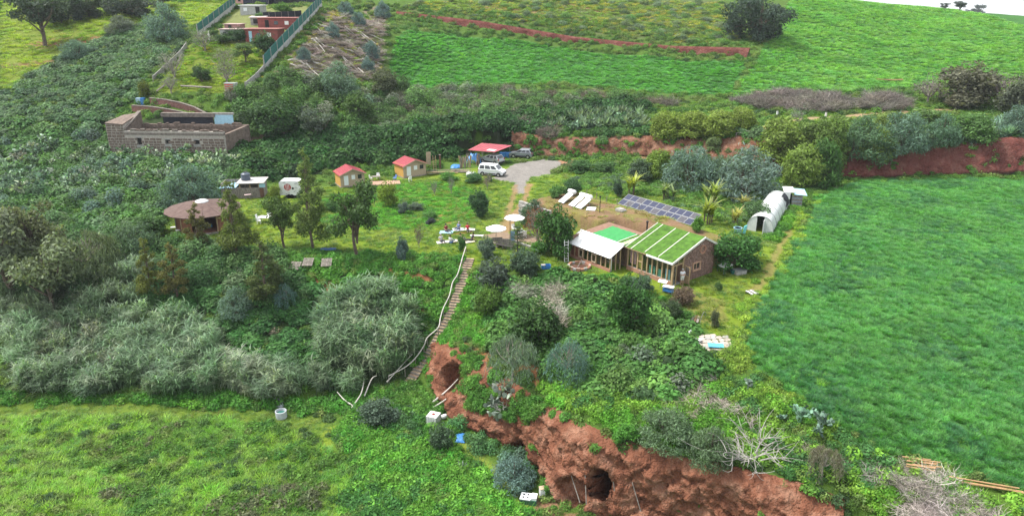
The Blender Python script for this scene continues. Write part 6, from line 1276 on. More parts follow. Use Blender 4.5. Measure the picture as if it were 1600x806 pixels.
# wooden rail on the ramp
for k,(u,v) in enumerate(((1062,233),(1080,229),(1100,226),(1150,216),(1165,213))): p=ground(u,v); m=MB(); m.tube([(p[0],p[1],p[2]-.2),(p[0],p[1],p[2]+.9)],.05,5); m.tube([(p[0],p[1],p[2]+.8),(p[0]+1.8,p[1]-.3,p[2]+.95)],.04,5); simple('ramp_rail','rough branch post and rail beside the ramp up the red bank','railing',m,M_DEAD,p,'branch rails along the ramp')
def circ(u,v,r): p=ground(u,v); return [(p[0]+r*math.cos(a),p[1]+r*math.sin(a)) for a in np.linspace(0,6.28,13)[:-1]]
def zmask(*ids):
    def f(X,Y):
        i=np.clip(np.searchsorted(GX,X)-1,0,len(GX)-2); j=np.clip(np.searchsorted(GY,Y)-1,0,len(GY)-2); return np.isin(ZONE[i,j],ids)
    return f
PADS=[circ(547,287,2.6),circ(642,276,2.6),circ(768,262,4.6),circ(768,275,2.2),circ(813,247,2.6),circ(315,355,3.7),circ(385,306,3.2),circ(452,307,1.9),circ(1187,358,1.6),circ(1192,350,1.7),circ(1198,340,1.7),circ(1206,328,1.7),circ(1240,318,1.3),
      circ(1107,536,1.6),circ(905,418,1.0),circ(590,288,2.2),circ(697,272,3.2),circ(715,262,3),circ(735,262,2.5)]
_st=BREAKS[2]; STAIR=[(p[0]-.75,p[1]) for p in _st]+[(p[0]+.75,p[1]) for p in _st[::-1]]
RUIN=[(-66,116),(-45,116.3),(-44.5,124.5),(-66,125)]
AV=PADS+[STAIR,RUIN]
notmound=lambda X,Y:(lambda a,b:~((a>-29)&(a<-.5)&(b>2.8)&(b<13)))(*hl(X,Y))
plain=lambda X,Y: zmask(0)(X,Y)&notmound(X,Y)
# crops
scatter('wheat_crop','wheat',spots(Z_WHEAT,8.5,101),(.5,.85),(((.036,.122,.03),3),((.052,.15,.03),2),((.028,.098,.031),2),((.08,.175,.03),.8)),101,label=('tall dark green cereal crop filling the field beside the house','crop'))
scatter('hill_crop','wheat',spots(Z_UP,1.5,102,mask=lambda X,Y:(Y<280)&(X<150)),(.9,1.4),(((.056,.15,.03),3),((.08,.175,.03),2),((.045,.125,.03),1.5)),102,zs=(.6,.9),label=('bright green crop covering the upper hillside below the skyline','crop'))
scatter('terrace_crop','wheat',spots(Z_F1,2.2,103),(.8,1.2),(((.052,.155,.03),3),((.042,.13,.03),2),((.075,.175,.03),1)),103,zs=(.55,.8),label=('green crop on the terrace below the thin red bank','crop'))
# grass
LT=(((.115,.175,.022),3),((.075,.15,.02),2),((.15,.19,.03),1.5),((.055,.12,.02),1.5))
scatter('lawn_grass','tuft',spots(Z_LAWN,4.5,104,AV,plain),(.5,.95),LT,104,label=('short yellow-green grass on the terrace around the house','grass'))
scatter('mound_grass','tuft',pxs([(815,327),(870,318),(960,312),(1090,352),(1030,352),(925,357),(860,345)],1.0,105),(.5,1.1),(((.2,.18,.06),2),((.16,.2,.04),1),((.24,.17,.09),1)),105,label=('thin dry grass on the brown earth roof','grass'))
scatter('meadow_grass','tuft',pxs([(0,650),(330,652),(500,690),(560,760),(560,830),(-40,840),(-40,640)],5.5,106,mask=zmask(0)),(.7,1.5),(((.11,.24,.02),3),((.15,.26,.025),2),((.065,.17,.02),2),((.09,.13,.04),.7)),106,label=('sloping yellow-green meadow grass in the lower corner','grass'))
scatter('meadow_weeds','weed',pxs([(170,665),(330,655),(480,675),(520,720),(500,830),(150,840)],2.6,107,mask=lambda X,Y:zmask(0)(X,Y)&(fbm((X+Y)/6,(X-Y)/2.5,4,3)>-.02)),(.6,1.5),(((.045,.115,.018),3),((.065,.14,.02),2),((.085,.10,.045),1.5),((.12,.11,.075),.7)),107,label=('dark tangled weeds in streaks across the lower meadow','weeds'))
scatter('valley_weeds','weed',pxs([(520,655),(600,640),(680,650),(720,690),(790,760),(850,800),(850,850),(480,850),(560,760)],3.6,108,mask=zmask(0)),(.7,1.7),(((.05,.17,.02),3),((.085,.21,.025),2),((.04,.12,.025),2),((.10,.16,.09),.8)),108,label=('rank green weeds at the foot of the red cliff','weeds'))
scatter('path_grass','tuft',pxs([(-30,620),(400,635),(540,645),(560,690),(450,690),(300,660),(-30,655)],6.5,109),(.35,.75),LT,109,label=('short yellowish grass along the footpath below the canes','grass'))
scatter('cliff_top_weeds','weed',pxs([(860,600),(1000,610),(1130,600),(1180,590),(1260,645),(1330,690),(1420,725),(1500,760),(1600,790),(1600,840),(1330,775),(1260,752),(1130,716),(1000,688),(940,668),(880,637),(840,610)],3.2,110,AV),(.7,1.5),(((.07,.19,.02),3),((.11,.22,.025),2),((.045,.12,.03),2),((.12,.15,.1),.6)),110,label=('bright green weeds along the brow of the cliff','weeds'))
scatter('stair_slope_weeds','weed',pxs([(430,395),(560,395),(735,402),(715,450),(695,500),(665,555),(640,590),(655,500),(650,460),(600,430),(520,440),(480,450),(430,430)],3.4,111,AV),(.7,1.5),(((.045,.14,.02),3),((.07,.18,.025),2),((.03,.09,.02),2)),111,label=('lush green weeds on the slope above the big cane clump','weeds'))
scatter('stair_side_weeds','weed',pxs([(740,430),(770,430),(790,480),(770,540),(740,545),(700,535),(660,590),(690,520),(710,480)],3.2,112,AV),(.7,1.3),(((.06,.18,.02),3),((.09,.22,.025),2)),112,label=('fresh green weeds between the steps and the dark bushes','weeds'))
scatter('garden_weeds','weed',pxs([(500,350),(500,312),(590,292),(690,285),(755,302),(760,330),(700,350),(600,358)],1.9,113,AV,zmask(0)),(.5,1.1),(((.075,.22,.02),3),((.05,.16,.02),2),((.12,.22,.03),1)),113,zs=(.5,.9),label=('bright green vegetable garden growth below the cabins','weeds'))
scatter('back_garden_plants','weed',pxs([(870,300),(900,275),(960,270),(1100,290),(1190,300),(1215,300),(1180,330),(1150,360),(1100,335),(1020,310),(960,300)],2.0,114,AV,plain),(.6,1.5),(((.06,.14,.025),3),((.09,.17,.03),2),((.07,.12,.06),1.5),((.14,.13,.06),.7)),114,label=('mixed garden growth behind the solar panels','weeds'))
scatter('field_edge_weeds','weed',pxs([(1255,325),(1285,305),(1265,345),(1250,385),(1230,420),(1205,455),(1170,520),(1150,560),(1130,540),(1160,490),(1190,440),(1215,400),(1240,350)],1.5,115,AV,zmask(0)),(.5,1.1),(((.12,.23,.025),2),((.16,.25,.03),2),((.07,.17,.02),1)),115,label=('yellow-green grass strip along the crop edge','grass'))
scatter('tunnel_side_plants','weed',pxs([(1212,360),(1235,320),(1245,325),(1228,360),(1215,380),(1190,378)],4,116,PADS),(.8,1.5),(((.08,.2,.02),1),((.06,.16,.025),1)),116,label=('leafy green plants growing along the side of the tunnel','weeds'))
# hillsides
VT=(((.045,.095,.035),3),((.065,.12,.045),2),((.035,.07,.03),2),((.085,.13,.05),1))
scatter('hillside_brambles','bramble',pxs([(0,158),(60,112),(110,88),(180,52),(250,38),(292,62),(285,80),(230,120),(215,155),(178,175),(176,195),(0,200)],.85,120,[RUIN]),(.8,1.7),VT,120,zs=(.5,.9),label=('grey-green bramble mass covering the hillside above the stone ruin','brambles'))
scatter('hill_meadow_grass','tuft',pxs([(0,150),(60,108),(110,82),(180,46),(260,30),(310,40),(370,0),(0,0)],1.0,121),(.9,1.8),(((.17,.235,.03),3),((.12,.2,.025),2),((.23,.23,.04),1)),121,label=('yellow-green grass on the far slope above the brambles','grass'))
scatter('orchard_grass','tuft',pxs([(240,142),(290,80),(330,65),(410,75),(412,105),(395,130),(365,150)],1.8,122),(.8,1.5),(((.15,.22,.025),3),((.1,.2,.02),2),((.25,.23,.03),1)),122,label=('bright grass in the walled orchard','grass'))
scatter('clearing_grass','tuft',pxs([(405,128),(425,105),(500,15),(610,5),(600,125)],1.0,123),(.8,1.6),(((.13,.18,.035),3),((.2,.18,.04),1.2),((.16,.15,.09),1)),123,label=('patchy grass among the cut logs on the hillside clearing','grass'))
scatter('top_scrub','shrub',pxs([(625,15),(650,3),(1130,3),(1145,50),(1160,70),(1050,66),(900,50),(760,28)],.06,124),(.7,1.9),(((.07,.11,.045),3),((.09,.13,.07),2),((.06,.13,.03),3),((.14,.13,.10),1)),124,zs=(.35,.7),label=('sparse grey-green scrub on the hill above the red bank','scrub'))
scatter('top_scrub_grass','tuft',pxs([(625,15),(650,3),(1130,3),(1145,50),(1160,70),(1050,66),(900,50),(760,28)],1.4,125),(.9,2.0),(((.11,.175,.035),3),((.2,.2,.04),1),((.08,.14,.035),2)),125,label=('rough grass on the hill above the red bank','grass'))
scatter('slope_shrubs','shrub',pxs([(352,152),(400,138),(600,138),(720,140),(860,150),(1010,160),(900,172),(760,188),(640,204),(500,216),(380,212)],.55,126,[RUIN]),(.9,2.0),(((.045,.09,.025),3),((.06,.12,.03),2),((.09,.11,.07),1.5),((.10,.15,.09),1)),126,zs=(.6,1.0),label=('mixed green shrubs on the slope between the ruin and the crop terrace','shrubs'))
scatter('slope_dry_brush','drybrush',pxs([(600,150),(780,140),(860,148),(1010,160),(1060,165),(900,172),(700,195),(620,200),(560,185)],.16,127),(.9,1.8),(((.13,.115,.085),2),((.17,.15,.12),1),((.09,.10,.06),1)),127,label=('grey leafless brush below the crop terrace','brush'))
HT=(((.018,.052,.013),3),((.024,.066,.016),3),((.036,.085,.02),1.5),((.015,.038,.012),1.5))
scatter('vine_hedge','bramble',pxs([(352,240),(385,225),(430,214),(520,205),(640,203),(740,192),(840,178),(930,168),(1010,164),(1020,174),(900,186),(850,205),(835,232),(790,236),(740,240),(660,252),(560,260),(500,266),(440,280),(385,290)],1.0,128,PADS+[RUIN]),(1.0,2.2),HT,128,zs=(.8,1.3),label=('dark green creeper-covered bank behind the two cabins','creeper'))
scatter('bank_dry_brush','drybrush',pxs([(790,210),(840,190),(870,212),(850,230),(800,232)],.5,129),(1.0,1.8),(((.12,.10,.09),1),((.16,.14,.12),1)),129,label=('grey dry brush hanging behind the red canopy','brush'))
MT=(((.035,.085,.022),3),((.05,.11,.028),3),((.07,.12,.05),1.5),((.03,.06,.025),1.5),((.09,.15,.03),.8))
scatter('slope_brambles','bramble',pxs([(-30,200),(175,205),(180,242),(350,248),(390,250),(385,292),(340,300),(262,318),(248,345),(225,372),(140,352),(-30,335)],.75,130,AV),(.9,2.0),MT,130,zs=(.6,1.1),label=('green bramble mass between the ruin and the round hut','brambles'))
scatter('slope_prickly_pear','pear',pxs([(-30,230),(170,225),(350,252),(370,262),(330,280),(230,300),(120,310),(-30,330)],.16,131,AV),(.7,1.3),(((.10,.15,.10),2),((.15,.19,.14),1.5),((.2,.2,.16),.7)),131,sink=-.6,label=('pale prickly pear poking through the brambles below the ruin','cactus'))
scatter('slope_agaves','agave',pxs([(150,235),(350,250),(360,262),(260,285),(160,275)],.12,132,AV),(.7,1.2),(((.14,.2,.16),1),((.22,.25,.22),1)),132,sink=-.7,label=('grey-green agaves below the wall of the ruin','agaves'))
scatter('left_scrub','shrub',pxs([(-40,330),(150,355),(260,378),(440,405),(450,440),(500,450),(470,475),(400,480),(330,445),(240,470),(120,470),(-40,480)],.8,133,AV),(.8,1.7),(((.035,.085,.025),3),((.05,.105,.03),2),((.07,.11,.05),1.5),((.025,.055,.02),1)),133,zs=(.6,1.0),label=('dense dark shrubs below the round hut','shrubs'))
scatter('ivy_slope','bramble',pxs([(240,420),(440,420),(500,455),(480,480),(400,530),(420,590),(350,570),(330,500),(240,490)],.9,134,AV),(.8,1.5),(((.025,.075,.018),3),((.035,.095,.022),2),((.05,.11,.025),1)),134,zs=(.5,.8),label=('dark glossy creeper on the slope beside the canes','creeper'))
RT=(((.11,.165,.085),3),((.085,.14,.07),3),((.15,.19,.115),1.5),((.065,.115,.05),2),((.18,.17,.12),.4))
scatter('big_cane_clump','reed',pxs([(500,520),(515,495),(550,475),(590,470),(630,480),(645,505),(645,545),(615,580),(560,590),(510,572)],3.0,135,AV),(.6,1.0),RT,135,tilt=.15,zs=(.75,1.05),label=('big rounded clump of grey-green canes left of the steps','canes'))
scatter('cane_thicket','reed',pxs([(15,515),(100,490),(250,510),(340,520),(345,560),(440,585),(560,590),(580,615),(480,618),(400,625),(250,618),(30,612)],1.8,136,AV),(.5,.85),RT,136,tilt=.2,zs=(.75,1.05),label=('long thicket of grey-green canes above the lower meadow','canes'))
scatter('upper_canes','reed',pxs([(-30,400),(120,405),(240,430),(250,470),(140,490),(-30,510)],.9,137,AV),(.5,.85),(((.07,.115,.06),3),((.10,.14,.075),2),((.055,.09,.04),2)),137,tilt=.16,label=('tall darker canes at the left edge of the slope','canes'))
scatter('cane_edge_weeds','weed',pxs([(-30,605),(250,612),(420,622),(560,612),(640,600),(560,650),(400,642),(200,632),(-30,628)],2.8,138,AV,zmask(0)),(.8,1.6),(((.05,.15,.02),3),((.08,.19,.02),1)),138,label=('green weeds along the foot of the canes','weeds'))
scatter('bramble_mound','bramble',pxs([(755,450),(800,435),(860,432),(920,448),(1015,470),(1040,500),(1085,545),(1120,575),(1070,615),(980,622),(880,592),(800,560),(770,520)],1.15,139,AV),(.8,1.7),(((.035,.095,.02),3),((.05,.125,.025),3),((.075,.155,.03),1.2),((.03,.06,.02),1.5)),139,zs=(.6,1.1),label=('tangled green brambles on the mound below the glass house','brambles'))
scatter('mound_dry_brush','drybrush',pxs([(800,455),(840,450),(880,480),(900,510),(870,520),(830,490)],.25,140),(.9,1.6),(((.25,.23,.19),1),((.2,.2,.15),1)),140,sink=-.8,label=('pale dry branches lying over the brambles','brush'))
scatter('terrace_edge_weeds','weed',pxs([(1060,460),(1030,470),(1000,452),(930,440),(880,425),(900,432),(950,428),(990,440),(1040,455)],2.5,141,AV),(.6,1.3),(((.05,.15,.02),2),((.08,.19,.025),1)),141,label=('leafy plants along the foot of the glazed front','weeds'))
scatter('bank_foot_weeds','weed',pxs([(830,248),(900,250),(1000,247),(1080,243),(1140,258),(1200,278),(1260,283),(1340,280),(1600,275),(1600,282),(1340,286),(1270,290),(1200,286),(1120,272),(1000,258),(900,255)],1.2,142,AV,zmask(0)),(.6,1.4),(((.06,.14,.02),2),((.09,.18,.03),1),((.12,.12,.06),.6)),142,label=('weeds along the foot of the red banks','weeds'))
scatter('upper_path_grass','tuft',pxs([(1010,165),(1140,155),(1300,150),(1500,135),(1600,130),(1700,130),(1700,200),(1500,190),(1400,195),(1280,205),(1180,200),(1040,180)],1.6,143,AV,zmask(0)),(.8,1.6),(((.09,.19,.025),3),((.13,.2,.03),2),((.06,.12,.03),1)),143,label=('grass either side of the upper dirt track','grass'))
scatter('track_dry_brush','drybrush',pxs([(1145,160),(1200,148),(1290,150),(1330,165),(1310,175),(1200,176)],.62,144),(1.2,2.0),(((.14,.125,.11),2),((.18,.16,.14),1)),144,zs=(.7,1.1),label=('long grey leafless thicket above the upper track','brush'))
scatter('track_dry_brush','drybrush',pxs([(1335,160),(1380,152),(1415,158),(1410,172),(1340,175)],.62,145),(1.2,2.0),(((.14,.125,.11),2),((.18,.16,.14),1)),145,zs=(.7,1.1),label=('shorter grey leafless thicket beside the shallow plank above the track','brush'))
scatter('bank_agaves','agave',pxs([(845,205),(1000,205),(1005,180),(850,188)],.55,146),(1.2,2.0),(((.085,.125,.09),2),((.12,.155,.12),1)),146,sink=-.5,label=('row of grey-green agaves on top of the red bank','agaves'))
scatter('bank_agaves','agave',pxs([(1380,245),(1500,235),(1620,215),(1620,190),(1540,195),(1400,215)],.5,147),(1.1,1.9),(((.11,.17,.14),2),((.15,.2,.17),1)),147,sink=-.3,label=('blue-grey agaves above the dark red bank at the field corner','agaves'))
scatter('bank_pear','pear',pxs([(850,208),(1000,207),(1000,190),(850,192)],.5,148),(.7,1.2),(((.07,.12,.07),2),((.1,.14,.1),1)),148,label=('prickly pear hanging over the red bank','cactus'))
scatter('cliff_foot_shrubs','shrub',pxs([(690,640),(720,665),(770,690),(810,705),(840,738),(832,760),(800,745),(760,715),(715,685),(680,660)],1.0,149,AV),(.5,1.1),(((.05,.12,.04),2),((.08,.14,.09),1.5),((.05,.15,.02),1)),149,zs=(.7,1.1),label=('grey-green shrubs along the cliff foot by the small path','shrubs'))
scatter('cliff_edge_pear','pear',pxs([(1150,600),(1190,595),(1220,620),(1260,655),(1340,690),(1330,705),(1230,670),(1160,635)],.45,150),(.5,.9),(((.09,.15,.11),2),((.13,.18,.14),1)),150,label=('scattered prickly pear between the crop and the dead branches','cactus'))
scatter('edge_dry_brush','drybrush',pxs([(1035,640),(1070,600),(1100,570),(1130,590),(1150,650),(1110,660)],.8,151),(.7,1.3),(((.22,.19,.17),1),((.28,.25,.22),1)),151,zs=(.4,.7),label=('flattened grey straw and twigs beside the brambles','brush'))
scatter('edge_dry_brush','drybrush',pxs([(1230,690),(1310,715),(1325,745),(1270,755),(1230,730)],.9,152),(.6,1.2),(((.14,.12,.11),1),((.2,.18,.15),1)),152,zs=(.6,1),label=('grey dry shrubs beside the bleached dead bush','brush'))
scatter('edge_dry_brush','drybrush',pxs([(1365,745),(1420,735),(1470,765),(1530,800),(1560,830),(1450,830),(1400,770)],2.4,153),(.7,1.2),(((.26,.235,.21),1),((.2,.18,.16),1)),153,zs=(.5,.8),label=('heap of grey brushwood in front of the bamboo poles','brush'))

# rough growth everywhere else, and plants clinging to the rock
_oc=[Z_WHEAT,Z_UP,Z_F1,Z_LAWN]
_frustum=lambda X,Y:(np.abs(X)<Y*.76+5)
def _rough(y0,y1,dens,seed,size,name,label):
    P=spots([(-.8*y1,y0),(.8*y1,y0),(.8*y1,y1),(-.8*y1,y1)],dens,seed,AV+_oc+[_cliffpoly],lambda X,Y:plain(X,Y)&_frustum(X,Y)); scatter(name,'weed',P,size,(((.05,.115,.022),3),((.075,.145,.026),2),((.10,.15,.035),1.5),((.04,.08,.025),1.5),((.12,.11,.07),.6)),seed,label=label)
_rough(38,112,.9,170,(.6,1.3),'rough_weeds',('rough mixed weeds between the denser plants on the near slopes','weeds'))
_oc+=[wpoly([(0,150),(60,108),(110,82),(180,46),(260,30),(310,40),(370,2),(0,2)]),wpoly([(240,142),(290,80),(330,65),(372,14),(500,14),(412,105),(365,150)]),wpoly([(430,125),(470,75),(520,20),(605,5),(600,125)])]
_rough(112,205,.6,171,(.9,1.9),'hill_rough_weeds',('rough mixed weeds between the shrubs and crops on the hillside','weeds'))
def cling(name,kind,S,dens,seed,size,tints,label,thr=.1,px=None,lift=.0):
    Q=S[1:-1,1:-1].reshape(-1,3); g=G(seed); k=(fbm(Q[:,0]/2.2,(Q[:,1]+Q[:,2])/2.2,seed,3)>thr)&(g.random(len(Q))<dens)
    if px:
        u,v=project(Q[:,0],Q[:,1],Q[:,2]); k&=in_poly(u,v,px)
    P=Q[k].copy(); P[:,2]+=lift; scatter(name,kind,P,size,tints,seed,label=label,tilt=.4)
GT=(((.05,.13,.02),3),((.07,.16,.025),2),((.04,.09,.03),1))
cling('cliff_plants','weed',CL,.05,180,(.5,1.1),GT,('green weeds clinging in patches to the red cliff','weeds'),.3)
cling('cave_plants','weed',CL,.3,181,(.5,1.2),GT,('green weeds covering the cliff between the left cave and the prickly pear','weeds'),-.05,[(690,530),(790,560),(860,640),(830,690),(790,650),(735,640),(720,560)])
cling('cave_brambles','bramble',CL,.05,182,(.4,.8),GT,('leafy tufts hanging over the brow of the cliff','brambles'),-.1,[(690,525),(740,535),(830,605),(960,672),(1130,715),(1300,765),(1300,778),(1130,736),(960,692),(860,652),(770,592),(700,550)])
cling('bank_plants','weed',BK1,.12,183,(.6,1.3),GT,('weeds clinging to the red bank behind the yard','weeds'),.15)
cling('bank_plants','weed',BK2,.05,184,(.6,1.2),GT,('weeds clinging to the dark red bank above the crop','weeds'),.2)
scatter('bank_top_growth','bramble',pxs([(850,212),(1000,211),(1090,213),(1190,213),(1190,203),(1090,202),(1000,196),(850,198)],.7,185),(.7,1.4),MT,185,label=('creeper spilling over the brow of the red bank','creeper'))
scatter('bank_top_growth','bramble',pxs([(1300,232),(1400,230),(1500,224),(1620,213),(1620,196),(1500,205),(1400,212),(1300,215)],.7,186),(.8,1.6),(((.05,.10,.05),3),((.07,.12,.075),2),((.09,.14,.03),1)),186,label=('grey-green growth along the brow of the dark red bank','creeper'))
scatter('bank_foot_shrubs','shrub',pxs([(1000,258),(1080,250),(1140,262),(1200,282),(1190,300),(1100,290),(1000,275)],.35,187,AV),(.7,1.5),(((.06,.11,.05),2),((.05,.10,.025),2),((.08,.12,.08),1)),187,label=('mixed shrubs below the ramp behind the banana plants','shrubs'))
scatter('mound_shrubs','shrub',pxs([(760,455),(860,435),(930,452),(1015,475),(1085,550),(1110,575),(1060,612),(960,618),(860,590),(790,550)],.16,188,AV),(.7,1.5),(((.045,.09,.025),2),((.07,.13,.03),2),((.075,.10,.06),1.2)),188,label=('taller shrubs rising out of the brambles below the glass house','shrubs'))
scatter('slope_mixed_shrubs','shrub',pxs([(-30,215),(175,215),(350,255),(385,262),(340,300),(262,318),(200,360),(-30,335)],.16,189,AV),(.8,1.8),(((.06,.11,.055),2),((.075,.125,.085),1.5),((.05,.11,.025),2),((.10,.15,.03),.8)),189,label=('taller grey-green shrubs rising out of the brambles below the ruin','shrubs'))

scatter('ruin_foot_growth','bramble',pxs([(172,246),(200,252),(360,252),(392,240),(400,250),(360,262),(180,262),(165,250)],.9,190),(.8,1.5),MT,190,label=('brambles climbing against the foot of the ruin wall','brambles'))
scatter('ruin_top_growth','weed',pxs([(170,196),(196,196),(215,185),(205,176),(180,182)],1.2,191),(.6,1.2),MT,191,sink=-.0,label=('weeds behind the raised end of the ruin','weeds'))

scatter('patio_edge_weeds','weed',pxs([(1115,552),(1155,545),(1215,600),(1270,645),(1240,665),(1180,615),(1120,585)],3.0,192,AV),(.6,1.2),(((.09,.19,.022),2),((.12,.2,.025),2),((.06,.14,.02),1)),192,label=('bright green grass and weeds below the stone patio','weeds'))
scatter('ivy_slope','bramble',pxs([(420,500),(470,480),(510,500),(500,560),(470,600),(420,590),(380,560)],.9,193,AV),(.7,1.4),(((.025,.075,.018),3),((.035,.095,.022),2),((.05,.11,.025),1)),193,zs=(.5,.8),label=('dark creeper in the gap between the cane thicket and the big clump','creeper'))
scatter('foot_weeds','weed',pxs([(560,600),(640,600),(690,620),(690,660),(600,655),(540,640)],3.0,194,AV),(.7,1.5),GT,194,label=('green weeds around the foot of the steps','weeds'))

scatter('hedge_top_grass','tuft',pxs([(640,196),(760,184),(860,172),(1000,160),(1050,163),(1010,168),(860,182),(700,200)],1.6,195),(.9,1.7),(((.075,.16,.025),2),((.11,.18,.03),1)),195,label=('grassy strip above the dark creeper bank','grass'))
scatter('cliff_rubble','weed',pxs([(845,790),(880,795),(960,800),(1050,812),(1050,830),(845,830)],1.0,196),(.5,1.0),GT,196,label=('weeds on the trodden earth below the caves','weeds'))
scatter('shrub_skirts','shrub',pxs([(850,600),(870,585),(920,585),(930,600),(900,612),(780,600),(775,590),(820,590)],.9,197),(.4,.9),(((.055,.10,.05),1),((.06,.14,.03),2)),197,label=('low shrubs around the feet of the weeping trees above the cliff','shrubs'))
scatter('bush_skirts','shrub',pxs([(550,655),(640,655),(650,672),(600,680),(540,668)],.9,198),(.4,.8),(((.05,.10,.035),1),((.06,.15,.025),2)),198,label=('low shrubs around the dark bush below the steps','shrubs'))
# ------------------------------------------------------------------ trees and shrubs, one thing each
TREES={}
def wood(paths,mt=None):
    m=MB()
    for P,r0,r1 in paths: n=len(P); m.tube(P,[r0+(r1-r0)*i/(n-1) for i in range(n)],6)
    me=bpy.data.meshes.new('trunk'); me.from_pydata(m.v,[],m.f); me.update(); me.materials.append(mt or M_BARK); return me
def bent(a,b,g,k=.08,n=5):
    a,b=np.array(a,float),np.array(b,float); L=np.linalg.norm(b-a); o=g.normal(0,k*L,3)
    return [tuple(a+(b-a)*t+o*math.sin(math.pi*t)) for t in np.linspace(0,1,n)]
def lobed(n,lobes,g,size,asp=.6,droop=0,inner=.45,jit=.7,amt=.4):
    w=np.array([r**2 for _,r in lobes]); w=w/w.sum(); return [ball(max(20,int(n*k)),c,r,g,size,amt,asp,droop,inner,.85,jit) for (c,r),k in zip(lobes,w)]
def k_round(s):       # dense uneven bush to the ground, unit half-width 1, height 2
    g=G(s); lobes=[((g.uniform(-.12,.12),g.uniform(-.12,.12),.75),.62)]
    for i in range(20):
        a=g.uniform(0,6.28); e=g.uniform(-.05,1.35); q=g.uniform(.4,.78); lobes.append(((q*math.cos(a)*math.cos(e*.9),q*math.sin(a)*math.cos(e*.9),.38+1.25*max(0,math.sin(e))*g.uniform(.75,1.08)),g.uniform(.16,.42)))
    sp=[]
    for i in range(26):   # stray shoots break the outline
        a=g.uniform(0,6.28); e=g.uniform(.1,1.5); d=np.array([math.cos(a)*math.cos(e),math.sin(a)*math.cos(e),math.sin(e)]); n=12; t=g.uniform(.75,1.16,n)[:,None]; sp.append(leaves(np.array([0,0,.55])+d*t*np.array([.92,.92,1.25])+g.normal(0,.035,(n,3)),unit(n,g)+d*.5,np.full(n,.11),np.full(n,.06),g))
    return leafmesh('crown',lobed(4400,lobes,g,.125,.55,inner=.5,jit=.9)+sp),wood([(bent((0,0,-.1),(0,0,1.1),g),.09,.04)]+[(bent((0,0,.3),(*(np.array(c)*.8)[:2],c[2]),g),.045,.015) for c,r in lobes[1:9]])
def k_tree(s):        # open crown on a trunk, unit: half-width 1, height 2.6
    g=G(s); lobes=[]
    for i in range(15): a=i*2.4; q=g.uniform(.15,.75); lobes.append(((q*math.cos(a),q*math.sin(a),g.uniform(1.1,2.25)),g.uniform(.24,.42)))
    return leafmesh('crown',lobed(3600,lobes,g,.12,.5,inner=.25,jit=1.0)),wood([(bent((0,0,-.1),(0,0,1.9),g,.05,7),.075,.02)]+[(bent((0,0,.5+.08*i),c,g,.1),.035,.01) for i,(c,r) in enumerate(lobes)])
def k_tall(s):        # feathery cone, unit: half-width 1, height 4
    g=G(s); lobes=[]
    for i in range(26):
        z=.7+3.1*(i/25)**.9; R_=.95*(1-(z-.6)/3.6)**.75; a=i*2.4+g.uniform(-.4,.4); q=R_*g.uniform(.3,1.0); lobes.append(((q*math.cos(a),q*math.sin(a),z+g.uniform(-.15,.15)),max(.13,R_*g.uniform(.28,.5))))
    return leafmesh('crown',lobed(5600,lobes,g,.14,.34,droop=.3,inner=.25,jit=1.1)),wood([(bent((0,0,-.1),(0,0,3.7),g,.02,8),.075,.012)]+[(bent((0,0,c[2]-.35),c,g,.08,4),.022,.006) for c,r in lobes])
def k_norfolk(s):     # whorled tiers, unit half-width 1, height 3.4
    g=G(s); parts=[]; w=[(bent((0,0,-.1),(0,0,3.35),g,.01,8),.06,.012)]
    for t in range(9):
        z=.5+t*.33; r=1.0*(1-(t/9.6))**.8
        for k in range(6):
            a=k*1.047+t*.5; n=26; u=g.uniform(.15,1,n); P=np.stack([u*r*np.cos(a)+g.normal(0,.04,n),u*r*np.sin(a)+g.normal(0,.04,n),z+.18*u*u*r+g.normal(0,.025,n)],1)
            parts.append(leaves(P,np.array([[0,0,1.]])+unit(n,g)*.5,np.full(n,.17),np.full(n,.06),g,-.2)); w.append(([(0,0,z-.05),(r*math.cos(a),r*math.sin(a),z+.15*r)],.016,.006))
    return leafmesh('crown',parts),wood(w)
def k_willow(s):      # fine drooping sprays, unit half-width 1, height 2.2
    g=G(s); parts=[]; w=[(bent((0,0,-.1),(0,0,1.5),g,.05,6),.06,.02)]
    for i in range(46):
        a=g.uniform(0,6.28); q=math.sqrt(g.random())*.85; top=np.array([q*math.cos(a),q*math.sin(a),1.15+.95*(1-q**1.5)*g.uniform(.35,1.1)]); n=60; t=g.random(n)
        P=top+np.stack([t*.32*math.cos(a)+g.normal(0,.07,n),t*.32*math.sin(a)+g.normal(0,.07,n),-t*t*g.uniform(.7,1.25)+g.normal(0,.05,n)],1); P[:,2]=np.maximum(P[:,2],.05)
        parts.append(leaves(P,unit(n,g)+np.array([[math.cos(a)*.6,math.sin(a)*.6,.4]]),g.uniform(.12,.24,n),np.full(n,.03),g,1.4)); 
        if i%3==0: w.append((bent((0,0,.7),tuple(top),g,.08,5),.028,.006))
    return leafmesh('crown',parts),wood(w,M_PALEBARK)
def k_acacia(s):      # broad feathery mound, unit half-width 1, height 1.3
    g=G(s); lobes=[]
    for i in range(22): a=i*2.4; q=.72*math.sqrt(i/22); lobes.append(((q*math.cos(a),q*math.sin(a),.12+.95*(1-q*q)*g.uniform(.35,1.15)+.1),g.uniform(.2,.36)))
    for i in range(12): a=i*.524; lobes.append(((.72*math.cos(a),.72*math.sin(a),g.uniform(.12,.35)),g.uniform(.2,.3)))
    return leafmesh('crown',lobed(6500,lobes,g,.12,.24,droop=.35,inner=.35,jit=1.0)),wood([(bent((0,0,-.1),c,g,.08,5),.045,.01) for c,r in lobes[:9]])
